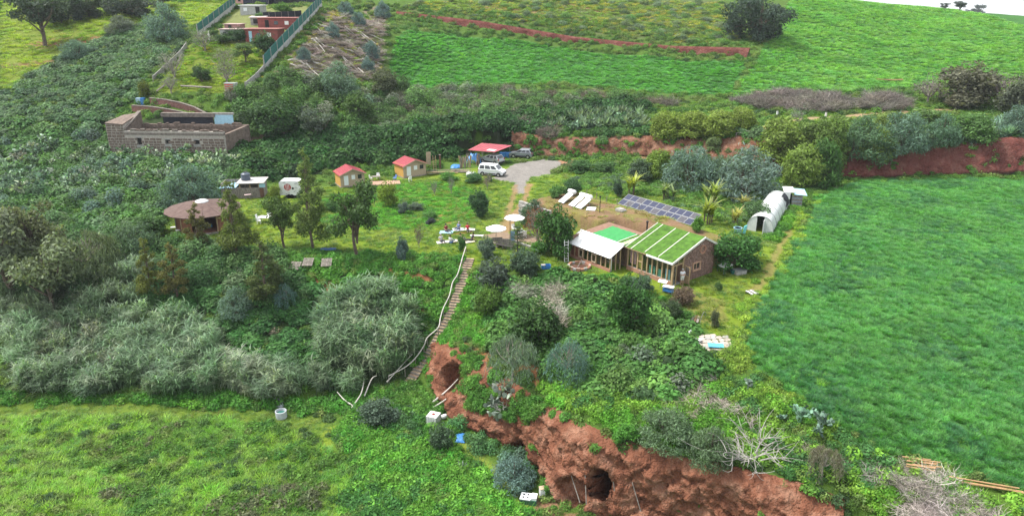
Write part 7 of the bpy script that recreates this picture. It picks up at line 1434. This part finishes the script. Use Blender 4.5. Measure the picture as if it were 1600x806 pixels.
def k_mango(s):       # lumpy leafy tree foliated low, unit half-width 1, height 1.9
    g=G(s); lobes=[((0,0,.9),.7)]
    for i in range(18): a=i*2.4; e=g.uniform(.05,1.25); q=.62*math.cos(e*.85); lobes.append(((q*math.cos(a),q*math.sin(a),.32+1.2*math.sin(e)),g.uniform(.2,.38)))
    for i in range(11): a=i*.57; lobes.append(((.62*math.cos(a),.62*math.sin(a),g.uniform(.15,.5)),g.uniform(.22,.38)))
    return leafmesh('crown',lobed(6000,lobes,g,.15,.32,droop=.25,inner=.55,jit=.8)),wood([(bent((0,0,-.1),(0,0,1.0),g),.09,.04)]+[(bent((0,0,.3),c,g),.04,.012) for c,r in lobes[1:8]])
def k_banana(s):      # fountain of long paddle leaves, unit half-width 1, height 1.8
    g=G(s); parts=[]; w=[]
    for st in range(5):
        b=np.array([g.normal(0,.22),g.normal(0,.22),0]); h=g.uniform(.4,.75); w.append(([tuple(b+[0,0,-.05]),tuple(b+[0,0,h])],.06,.04)); n=9; base=np.tile(b+[0,0,h],(n,1)); parts.append(blades(n,0,1.0,.24,g,.45,4,.75,base=base))
    return leafmesh('crown',parts,M_BLADE),wood(w)
def k_pine(s):        # heavy wide conifer, unit half-width 1, height 1.8
    g=G(s); lobes=[]
    for i in range(30): a=i*2.4; q=.8*math.sqrt(g.random()); z=.12+1.5*g.random()*(1-.55*q); lobes.append(((q*math.cos(a),q*math.sin(a),z),g.uniform(.16,.3)))
    return leafmesh('crown',lobed(6500,lobes,g,.085,.5,inner=.4,jit=.9)),wood([(bent((0,0,-.1),(0,0,1.5),g),.07,.02)]+[(bent((0,0,.35),c,g),.03,.01) for c,r in lobes[:14]])
def k_thin(s):        # leafless or nearly leafless grey tree, unit half-width 1, height 1.6
    g=G(s); w=[(bent((0,0,-.1),(0,0,.6),g),.07,.05)]; tips=[]
    for i in range(12):
        a=i*2.4; t=np.array([.7*math.cos(a)*g.uniform(.5,1),.7*math.sin(a)*g.uniform(.5,1),g.uniform(.9,1.5)]); w.append((bent((0,0,.35),t,g,.1),.035,.012))
        for k in range(5): e=t+g.normal(0,.25,3); m=np.array([0,0,.35])+(t-np.array([0,0,.35]))*g.uniform(.5,.95); w.append((bent(m,e,g,.1,4),.015,.005)); tips.append(e)
    P=np.repeat(np.array(tips),14,0)+g.normal(0,.1,(len(tips)*14,3)); return leafmesh('crown',[leaves(P,unit(len(P),g),np.full(len(P),.09),np.full(len(P),.045),g)]),wood(w,M_PALEBARK)
KH={'round':2.0,'tree':2.6,'tall':4.0,'norfolk':3.4,'willow':2.2,'acacia':1.3,'mango':1.9,'banana':1.8,'pine':1.8,'thin':1.6}
KF={'round':k_round,'tree':k_tree,'tall':k_tall,'norfolk':k_norfolk,'willow':k_willow,'acacia':k_acacia,'mango':k_mango,'banana':k_banana,'pine':k_pine,'thin':k_thin}
KN={'round':3,'tree':3,'tall':3,'norfolk':1,'willow':2,'acacia':2,'mango':3,'banana':2,'pine':1,'thin':2}
for k in KF: TREES[k]=[KF[k](200+17*i+len(k)*3) for i in range(KN[k])]
_cnt={}
def plant(kind,u,v,w,h,tint,label,name=None,cat='tree',group=None,lift=0,Y=None):
    """w, h: width and height in photograph pixels at the plant's own distance"""
    p=ground(u,v) if Y is None else (lambda q:(q[0],q[1],float(hz(q[0],q[1]))))(at_y(u,v,Y))
    d=math.sqrt(p[0]**2+p[1]**2+(p[2]-CAMZ)**2); ppm=FPX/d; hw_=w/ppm/2; hh=h/ppm*1.03
    i=_cnt.get(kind,0); _cnt[kind]=i+1; cr,tr=TREES[kind][i%len(TREES[kind])]
    t=thing(name or {'banana':'banana_plant','round':'round_shrub','acacia':'feathery_shrub','willow':'willow_like_tree','norfolk':'norfolk_pine','pine':'pine_tree','tall':'feathery_tree','mango':'leafy_tree','tree':'slender_tree','thin':'bare_tree'}[kind],label,cat,(p[0],p[1],p[2]-.05+lift),rnd.uniform(0,6.28),group,(hw_*rnd.uniform(.9,1.14),hw_*rnd.uniform(.82,1.05),hh/KH[kind]*rnd.uniform(.93,1.04)))
    c=link('crown',cr,None,t); c['tint']=[float(x)*k for x,k in zip(tint,(1.6,1.6,1.9))]; link('trunk',tr,None,t); return t

T=plant
# terrace and slope
T('tall',372,408,64,128,(.075,.10,.024),'tall dark feathery tree covering the right side of the round hut')
T('tall',312,390,42,68,(.075,.075,.022),'narrow feathery tree with brownish tip in front of the round hut')
T('tall',490,392,66,160,(.08,.115,.03),'tallest feathery tree, in front of the painted caravan')
T('tree',445,388,56,90,(.05,.085,.022),'slender open tree between the garden table and the tallest tree')
T('tree',560,402,78,118,(.04,.075,.02),'bushy open-crowned tree on a thin trunk below the first cabin')
T('tall',240,470,40,96,(.085,.10,.022),'yellowish feathery tree on the slope below the hut, left of the brownish-tipped one')
T('tall',279,470,54,84,(.085,.085,.024),'brownish-tipped feathery tree on the slope below the hut')
T('tall',420,478,72,104,(.05,.07,.02),'dark olive feathery tree at the top of the ivy slope')
T('round',607,322,42,42,(.11,.16,.022),'round yellow-green citrus tree below the wooden deck',cat='tree')
T('round',747,337,42,44,(.03,.065,.025),'round dark blue-green tree alone beside the dirt track',cat='tree')
T('round',765,284,14,14,(.06,.11,.05),'small round shrub in front of the white van',cat='shrub')
T('round',868,399,76,80,(.03,.075,.016),'big round dark green tree at the end of the white-roofed wing',cat='tree')
T('acacia',835,352,50,40,(.05,.09,.05),'trailing grey-green bush over the stone wall left of the big round tree',cat='shrub')
T('thin',840,385,46,52,(.12,.05,.03),'rust-brown dry climbing bush beside the big round tree',cat='shrub')
T('round',845,396,36,22,(.06,.15,.02),'low bright green plants inside the bend of the paved path',cat='shrub')
T('round',773,456,74,58,(.05,.07,.045),'broad dark grey-green tree right of the top of the steps',cat='tree')
T('round',822,430,60,44,(.045,.075,.04),'grey-green tree just behind the narrow tiered pine',cat='tree')
T('norfolk',809,408,40,58,(.03,.06,.02),'narrow dark pine with level tiers of branches at the terrace edge')
T('round',759,402,32,36,(.075,.11,.07),'small grey-blue olive tree beside the parasol',cat='tree')
T('round',629,408,30,42,(.055,.09,.07),'small blue-grey shrub at the slope edge above the big canes',cat='shrub')
T('thin',655,388,20,34,(.08,.06,.03),'thin brown sapling at the lawn edge',cat='tree'); T('round',721,392,18,26,(.05,.11,.03),'small green shrub among the picnic blankets at the lawn edge',cat='shrub')
T('round',985,522,84,94,(.028,.075,.016),'tall ivy-covered dark green dome below the glazed house front',cat='tree')
T('round',838,540,120,82,(.03,.065,.016),'wide dark green tree mass on the mound above the cave',cat='tree')
T('willow',801,598,72,98,(.095,.135,.085),'grey-green willow-like tree on a thin trunk above the cliff')
T('willow',886,594,74,72,(.075,.13,.10),'blue-green weeping shrub at the foot of the dark trees')
T('round',765,500,60,60,(.065,.12,.022),'light green leafy bush beside the lower half of the steps',cat='shrub')
T('round',1000,458,46,34,(.05,.085,.045),'grey-green shrub right before the glazed front',cat='shrub'); T('round',978,452,30,26,(.045,.10,.03),'low green shrub in front of the brick base wall',cat='shrub')
T('round',1066,476,40,30,(.10,.075,.045),'reddish-brown shrub outside the door of the gable',cat='shrub'); T('round',1046,496,44,34,(.045,.07,.03),'dark olive shrub below the reddish one',cat='shrub')
T('round',1072,500,22,20,(.06,.14,.03),'bright green shrub beside the planting bed',cat='shrub'); T('round',1116,512,18,34,(.07,.085,.04),'small upright brown-green bush alone on the dry grass patch',cat='shrub')
T('round',930,452,12,24,(.03,.04,.02),'small dark upright bush on the lawn below the round pit',cat='shrub')
T('round',1122,455,14,18,(.06,.11,.03),'small shrub against the stone gable wall',cat='shrub')
T('round',1145,420,92,54,(.035,.095,.02),'wide ivy mound behind the stone gable',cat='shrub'); T('round',1165,400,50,40,(.04,.10,.02),'green ivy mound nearest the footpath behind the gable',cat='shrub')
T('round',1089,362,26,26,(.06,.14,.02),'round bright green bush at the right end of the solar panels',cat='shrub')
# back garden
T('round',893,304,34,28,(.04,.085,.03),'dark shrub left of the solar water heaters',cat='shrub'); T('round',868,308,30,20,(.06,.13,.03),'low light green shrub at the edge of the dirt track',cat='shrub')
T('round',965,308,22,30,(.03,.055,.03),'small dark tree at the left end of the solar panels',cat='tree')
T('round',905,268,50,18,(.04,.09,.025),'low dark green hedge bush at the end of the gravel yard',cat='shrub'); T('round',945,270,46,20,(.05,.10,.03),'low dark green hedge bush below the red bank',cat='shrub')
T('banana',988,304,34,40,(.17,.2,.03),'yellow-green banana plant behind the left half of the solar panels',cat='plant'); T('banana',1107,350,46,52,(.17,.21,.035),'big yellow-green banana plant at the right end of the solar panels',cat='plant')
T('banana',1112,318,40,40,(.15,.2,.04),'yellow-green banana plant behind the biggest one',cat='plant'); T('banana',1040,312,36,30,(.11,.15,.05),'duller banana plant behind the middle of the solar panels',cat='plant'); T('banana',1148,352,26,36,(.2,.2,.05),'pale yellow papaya-like plant beside the blue water tub',cat='plant'); T('banana',1162,325,28,22,(.2,.2,.05),'pale yellow leafy plant left of the polytunnel',cat='plant')
T('acacia',1078,292,92,58,(.085,.135,.095),'wide blue-grey feathery shrub below the ramp'); T('acacia',1165,308,104,66,(.095,.14,.105),'largest blue-grey feathery shrub, beside the scrap shed'); T('acacia',1128,292,56,46,(.085,.13,.075),'greener feathery shrub between the two blue-grey ones')
T('mango',1028,280,48,50,(.10,.155,.025),'yellow-green leafy tree behind the banana plants'); T('round',1000,280,50,34,(.05,.08,.04),'dark shrub behind the left banana plant',cat='shrub'); T('round',1180,350,50,36,(.06,.11,.04),'leafy green bush left of the polytunnel',cat='shrub'); T('mango',1115,236,26,26,(.10,.14,.05),'small pale tree on the ramp')
# young plants in the garden
for u,v,w,h,k,tt,lb in ((679,306,16,22,'thin',(.08,.11,.07),'thin grey-green sapling in the garden, nearest the timber'),(705,303,14,24,'thin',(.08,.11,.07),'thin grey-green sapling in the garden, beside the first'),(631,334,18,24,'round',(.075,.105,.08),'small grey-blue sapling at the near side of the garden'),(673,350,20,11,'round',(.05,.06,.055),'low dark purple-green shrub at the near side of the garden'),(761,296,18,20,'thin',(.11,.08,.06),'brownish twiggy shrub near the white van'),(650,328,30,12,'round',(.07,.10,.06),'low grey-green clump in the middle of the garden'),(672,340,26,12,'round',(.06,.14,.03),'low green clump behind the dark purple-green shrub'),(700,280,40,12,'round',(.06,.15,.025),'bright green low bush below the stacked timber'),(740,285,30,16,'round',(.055,.12,.04),'low green shrub in front of the bulk bags'),(560,318,24,14,'round',(.06,.12,.03),'small green shrub below the first cabin'),(520,330,30,18,'round',(.05,.11,.03),'green shrub between the tallest tree and the garden')): T(k,u,v,w,h,tt,lb,cat='shrub',group='young plants in the garden')
# trees on the bank
for u,v,w,h,lb in ((1040,214,56,42,'first from the agaves'),(1080,213,60,40,'second from the agaves'),(1122,212,60,44,'third from the agaves'),(1160,206,46,38,'fourth from the agaves, above the ramp')): T('mango',u,v,w,h,(.12,.165,.028),'yellow-green tree in the row on the red bank, '+lb,group='leafy trees on the red bank')
T('mango',1218,250,78,66,(.10,.145,.026),'yellow-green leafy tree where the ramp meets the upper track'); T('mango',1252,290,66,76,(.095,.145,.025),'lowest leafy tree on the bank, nearest the crop corner'); T('mango',1290,262,74,84,(.075,.12,.025),'tall green leafy tree rising above the bank corner'); T('mango',1285,292,56,70,(.04,.09,.02),'dark green leafy tree at the foot of the bank corner'); T('mango',1262,232,50,48,(.09,.14,.03),'small leafy tree high on the bank corner beside the track')
T('acacia',1345,250,76,52,(.06,.11,.05),'blue-green bush hanging over the dark red bank, left end'); T('mango',1368,246,60,44,(.10,.15,.028),'yellow-green tree low on the dark red bank'); T('acacia',1405,238,84,52,(.07,.12,.075),'wide grey-green bush on top of the dark red bank'); T('mango',1440,212,70,42,(.075,.13,.035),'green leafy tree above the wide grey-green bush'); T('mango',1385,208,50,36,(.10,.145,.03),'small yellow-green tree just below the upper track'); T('acacia',1470,228,60,36,(.06,.11,.06),'blue-green bush in the middle of the dark red bank top'); T('mango',1515,218,66,40,(.06,.12,.03),'green leafy tree above the agaves at the dark red bank'); T('acacia',1590,208,50,36,(.075,.12,.085),'grey-green bush at the far right of the bank')
T('thin',1245,196,24,22,(.09,.13,.08),'pale small tree at the track junction')
# upper right
T('pine',1180,62,112,92,(.03,.05,.03),'big dark spreading pine at the edge of the hill crop')
T('round',1506,168,92,60,(.075,.078,.045),'brown-olive bushy tree above the upper track'); T('round',1500,172,40,24,(.085,.085,.05),'low brown shrub in front of the brown-olive tree',cat='shrub'); T('round',1592,180,64,52,(.06,.072,.042),'dark olive tree at the right edge above the track'); T('thin',1560,170,60,36,(.10,.08,.08),'grey-brown leafless bush between the two olive trees',cat='shrub'); T('thin',1450,160,50,30,(.10,.09,.08),'grey-brown leafless bush left of the brown-olive tree',cat='shrub')
for u,w,h,lb in ((1476,16,10,'leftmost, smallest'),(1500,20,14,'second from the left'),(1516,16,14,'in the middle'),(1529,20,18,'rightmost, tallest')): T('tree',u,17+(u-1476)*.06,w,h,(.04,.055,.04),'distant dark tree on the skyline, '+lb,group='trees on the skyline')
# left hillside
T('tree',70,74,74,84,(.04,.06,.035),'leaning tree with a long bare trunk on the far slope'); T('pine',98,36,70,50,(.03,.05,.03),'dark tree behind the leaning one on the far slope'); T('pine',140,28,60,44,(.035,.055,.028),'dark tree in the top row, middle'); T('pine',205,26,84,44,(.035,.05,.035),'widest dark tree in the top row on the far slope'); T('acacia',262,62,70,44,(.075,.125,.09),'wide blue-green bush at the top of the bramble hillside'); T('acacia',120,92,40,24,(.075,.125,.085),'small blue-green bush at the left of the bramble hillside'); T('acacia',190,52,40,20,(.08,.10,.07),'grey-green bush at the upper edge of the brambles'); T('tree',255,12,50,24,(.04,.06,.03),'dark tree in the top row, nearest the compound')
T('round',226,154,20,24,(.07,.09,.015),'small dense yellow-green conifer beside the ruin',cat='tree')
T('round',315,128,30,24,(.035,.07,.02),'dark bushy fruit tree in the middle of the orchard',cat='tree'); T('thin',272,124,48,32,(.12,.13,.10),'grey leafless fruit tree at the left of the orchard'); T('thin',268,146,30,22,(.12,.13,.10),'small grey fruit tree at the lower orchard edge'); T('thin',352,112,40,30,(.09,.12,.05),'thin fruit tree in the orchard below the red terrace house'); T('tree',385,100,40,30,(.06,.10,.03),'light fruit tree in the orchard near the mesh fence'); T('thin',355,132,44,32,(.08,.11,.04),'bare-branched fruit tree above the striped box'); T('round',416,86,44,34,(.03,.065,.022),'dark round tree inside the mesh fence corner',cat='tree'); T('round',375,66,30,20,(.03,.06,.025),'dark bush in front of the red terrace house',cat='shrub'); T('round',350,68,26,14,(.04,.08,.025),'dark low bush by the closed parasol',cat='shrub'); T('round',442,22,32,16,(.055,.12,.02),'bright green tree beside the white hut in the compound',cat='tree'); T('thin',320,80,40,24,(.09,.12,.06),'greyish fruit tree at the top of the orchard')
T('acacia',300,318,80,54,(.075,.125,.085),'blue-green feathery bush behind the round hut'); T('tree',498,224,66,56,(.07,.095,.06),'pale grey-green tree above the creeper bank behind the caravan'); T('round',440,212,76,58,(.035,.075,.022),'dark green tree on the slope right of the ruin',cat='tree'); T('round',415,196,60,44,(.045,.085,.03),'green shrub tree close to the pale door of the ruin',cat='tree'); T('round',560,185,56,40,(.055,.10,.025),'green shrub on the slope below the clearing',cat='shrub'); T('acacia',530,150,70,46,(.08,.13,.08),'pale blue-green bush at the lower edge of the clearing'); T('round',600,145,50,40,(.07,.085,.04),'brownish-green bush at the corner of the terrace crop',cat='shrub'); T('round',690,186,30,18,(.075,.155,.025),'bright green bush in the grey brush, left of two',cat='shrub'); T('round',720,182,28,16,(.075,.155,.025),'bright green bush in the grey brush, right of two',cat='shrub'); T('acacia',455,305,40,34,(.09,.12,.03),'light green bush beside the painted caravan',cat='shrub') if False else None
T('round',432,312,22,26,(.11,.15,.025),'yellow-green bush at the left end of the caravan',cat='shrub'); T('tree',480,334,34,50,(.04,.07,.02),'dark tree in front of the right end of the caravan')
T('round',362,60,22,14,(.04,.09,.025),'dark green bush beside the pinkish lean-to in the compound',cat='shrub'); T('round',408,34,24,13,(.05,.11,.025),'green bush by the black mesh in the compound',cat='shrub'); T('round',335,60,22,14,(.05,.10,.03),'green bush just inside the far mesh fence',cat='shrub')
# left lower slope
T('tree',22,478,100,130,(.085,.105,.055),'feathery grey-green tree at the very left edge, the tallest there'); T('tree',85,496,100,118,(.09,.115,.055),'feathery grey-green tree second from the left edge'); T('tree',60,430,80,100,(.085,.10,.045),'olive-coloured tree rising behind the two feathery trees at the left edge'); T('willow',140,440,80,90,(.075,.10,.05),'smaller feathery tree, third from the left edge'); T('acacia',215,400,70,46,(.06,.10,.05),'grey-green bush below the left side of the hut'); T('acacia',370,490,60,40,(.085,.135,.09),'pale blue-green bush beside the ivy slope'); T('willow',447,480,32,40,(.08,.14,.115),'small blue-green feathery tree above the canes'); T('round',240,372,60,40,(.05,.10,.028),'green bush at the foot of the hut lawn',cat='shrub')
# clearing
for k,(u,v,w,h,lb) in enumerate(((580,92,26,26,'by the terrace crop edge'),(575,112,22,20,'lowest in the clearing'),(560,40,24,18,'near the top of the clearing'),(520,58,26,20,'among the upper logs'),(475,95,22,18,'near the mesh fence'),(598,28,30,22,'at the top corner of the crop'),(540,24,26,18,'highest in the clearing'))): T('acacia',u,v,w,h,(.075,.12,.11),'small blue-grey sapling bush '+lb,cat='shrub',group='blue-grey bushes in the clearing')
# valley floor
T('round',592,660,66,40,(.055,.085,.05),'dark grey-green bush at the foot of the steps',cat='shrub'); T('round',690,702,46,46,(.05,.085,.04),'dark bush in front of the caged water cube',cat='shrub'); T('acacia',803,754,82,38,(.075,.125,.095),'blue-green bush at the cliff foot beside the small path'); T('round',858,770,40,26,(.055,.14,.02),'bright green bush against the cliff by the old cooker',cat='shrub'); T('acacia',1040,690,90,50,(.075,.12,.055),'feathery green bush on the cliff brow, left of the dead bush'); T('acacia',1110,722,80,52,(.07,.11,.05),'feathery grey-green bush hanging over the cliff brow'); T('round',978,690,50,30,(.055,.15,.022),'bright green bush on the cliff brow',cat='shrub'); T('willow',1285,748,44,60,(.12,.115,.075),'straw-coloured drooping dry bush beside the dead bush')
# prickly pears and agaves as single plants
def cactus(u,v,s,tint,label,kind='pear',lift=0):
    p=ground(u,v); t=thing('prickly_pear' if kind=='pear' else 'agave_plant',label,'cactus' if kind=='pear' else 'agave',(p[0],p[1],p[2]+lift),rnd.uniform(0,6),None,s); c,n=PROTO[kind]
    for k in range(3 if kind=='pear' else 1): o=link('pads' if kind=='pear' else 'leaves',c.objects[k%n].data,None,t); o['tint']=[x*1.3 for x in tint]; o.location=((k-1)*.25,.1*k,0) if kind=='pear' else (0,0,0); o.rotation_euler=(0,0,k*2.1)
cactus(785,660,1.5,(.22,.27,.23),'big grey prickly pear hanging on the cliff above the blue sheet'); cactus(795,640,1.3,(.24,.28,.24),'grey prickly pear at the top of the cliff beside the bleached stems'); cactus(784,606,1.0,(.17,.2,.18),'grey agave on the cliff brow above the prickly pear','agave'); cactus(720,735,.9,(.15,.19,.16),'pale agave beside the small path below the cliff','agave')
# dead wood
M_DEADW=mat('bleached_dead_wood',(.38,.36,.33),.95,.3,4)
def deadbush(u,v,size,label,seed,n=14,mt=None,name='dead_bush'):
    p=ground(u,v); g=G(seed); t=thing(name,label,'dead bush',p,0); 
    for i in range(n):
        a=i*2*math.pi/n+g.uniform(-.3,.3); e=g.uniform(.1,.9); d=np.array([math.cos(a)*math.cos(e),math.sin(a)*math.cos(e),math.sin(e)]); L=size*g.uniform(.6,1.1); tip=d*L; m=MB(); P=bent((0,0,-.1),tip,g,.14,6); m.tube(P,[.05*(1-.8*k/5)+.01 for k in range(6)],6)
        o=m.build('limb',mt or M_DEADW,t)
        for k in range(8):
            q=np.array(P[2+k%4]); f=q+d*L*.35+g.normal(0,.28*size,3)*np.array([1,1,.6]); f[2]=max(f[2],-.2); m=MB(); B=bent(q,f,g,.15,5); m.tube(B,[.024,.02,.016,.012,.007],5); tw=m.build('twig',mt or M_DEADW,o)
deadbush(1175,722,2.6,'bleached white dead bush sprawling on the cliff brow',5,18); deadbush(1180,680,1.8,'grey dead bush behind the bleached one',6,9,M_DEAD); deadbush(800,650,1.5,'tangle of bleached bare stems hanging on the cliff',8,9); deadbush(330,560,2.6,'leafless pale tree standing in the cane thicket',9,10,M_DEAD); deadbush(860,500,2.0,'pale dead branches lying over the brambles on the mound',12,8,M_DEAD)
# felled logs in the clearing
g=G(77)
for k in range(60):
    u,v=g.uniform(455,590),g.uniform(40,122)
    if u<440+ (122-v)*.55: u+=40
    p=ground(u,v); L=g.uniform(1.5,4.5); a=g.uniform(-.9,.9); d=(math.cos(a)*L/2,math.sin(a)*L/2); m=MB(); P=[]
    for s in(-1,-.3,.4,1): X,Y=p[0]+d[0]*s,p[1]+d[1]*s; P.append((X,Y,float(hz(X,Y))+.25+.1*math.sin(k+s*3)))
    m.tube(P,[.13,.12,.1,.06],6); simple('felled_log','pale felled log lying in the hillside clearing','log',m,W_RAIL if k%3 else M_DEAD,p,'felled logs in the clearing')
scatter('clearing_brush','drybrush',pxs([(440,125),(470,80),(520,30),(600,15),(598,60),(590,125)],.6,160),(.8,1.6),(((.2,.17,.15),2),((.26,.23,.2),1),((.15,.12,.1),1)),160,zs=(.25,.5),label=('grey cut brushwood covering the hillside clearing','brush'))

# ------------------------------------------------------------------ thin damp air over the whole valley
m=MB(); m.bx(-470,560,-40,640,-13,46); hz_=m.build('haze',None,kind='stuff')
mh=bpy.data.materials.new('thin_haze'); mh.use_nodes=True; n=mh.node_tree.nodes; n.remove(n['Principled BSDF']); v=n.new('ShaderNodeVolumePrincipled'); v.inputs['Color'].default_value=(.86,.93,1,1); v.inputs['Density'].default_value=.00014; v.inputs['Anisotropy'].default_value=.2
mh.node_tree.links.new(v.outputs[0],n['Material Output'].inputs['Volume']); hz_.data.materials.append(mh); hz_['label']='thin pale damp haze filling the valley air'
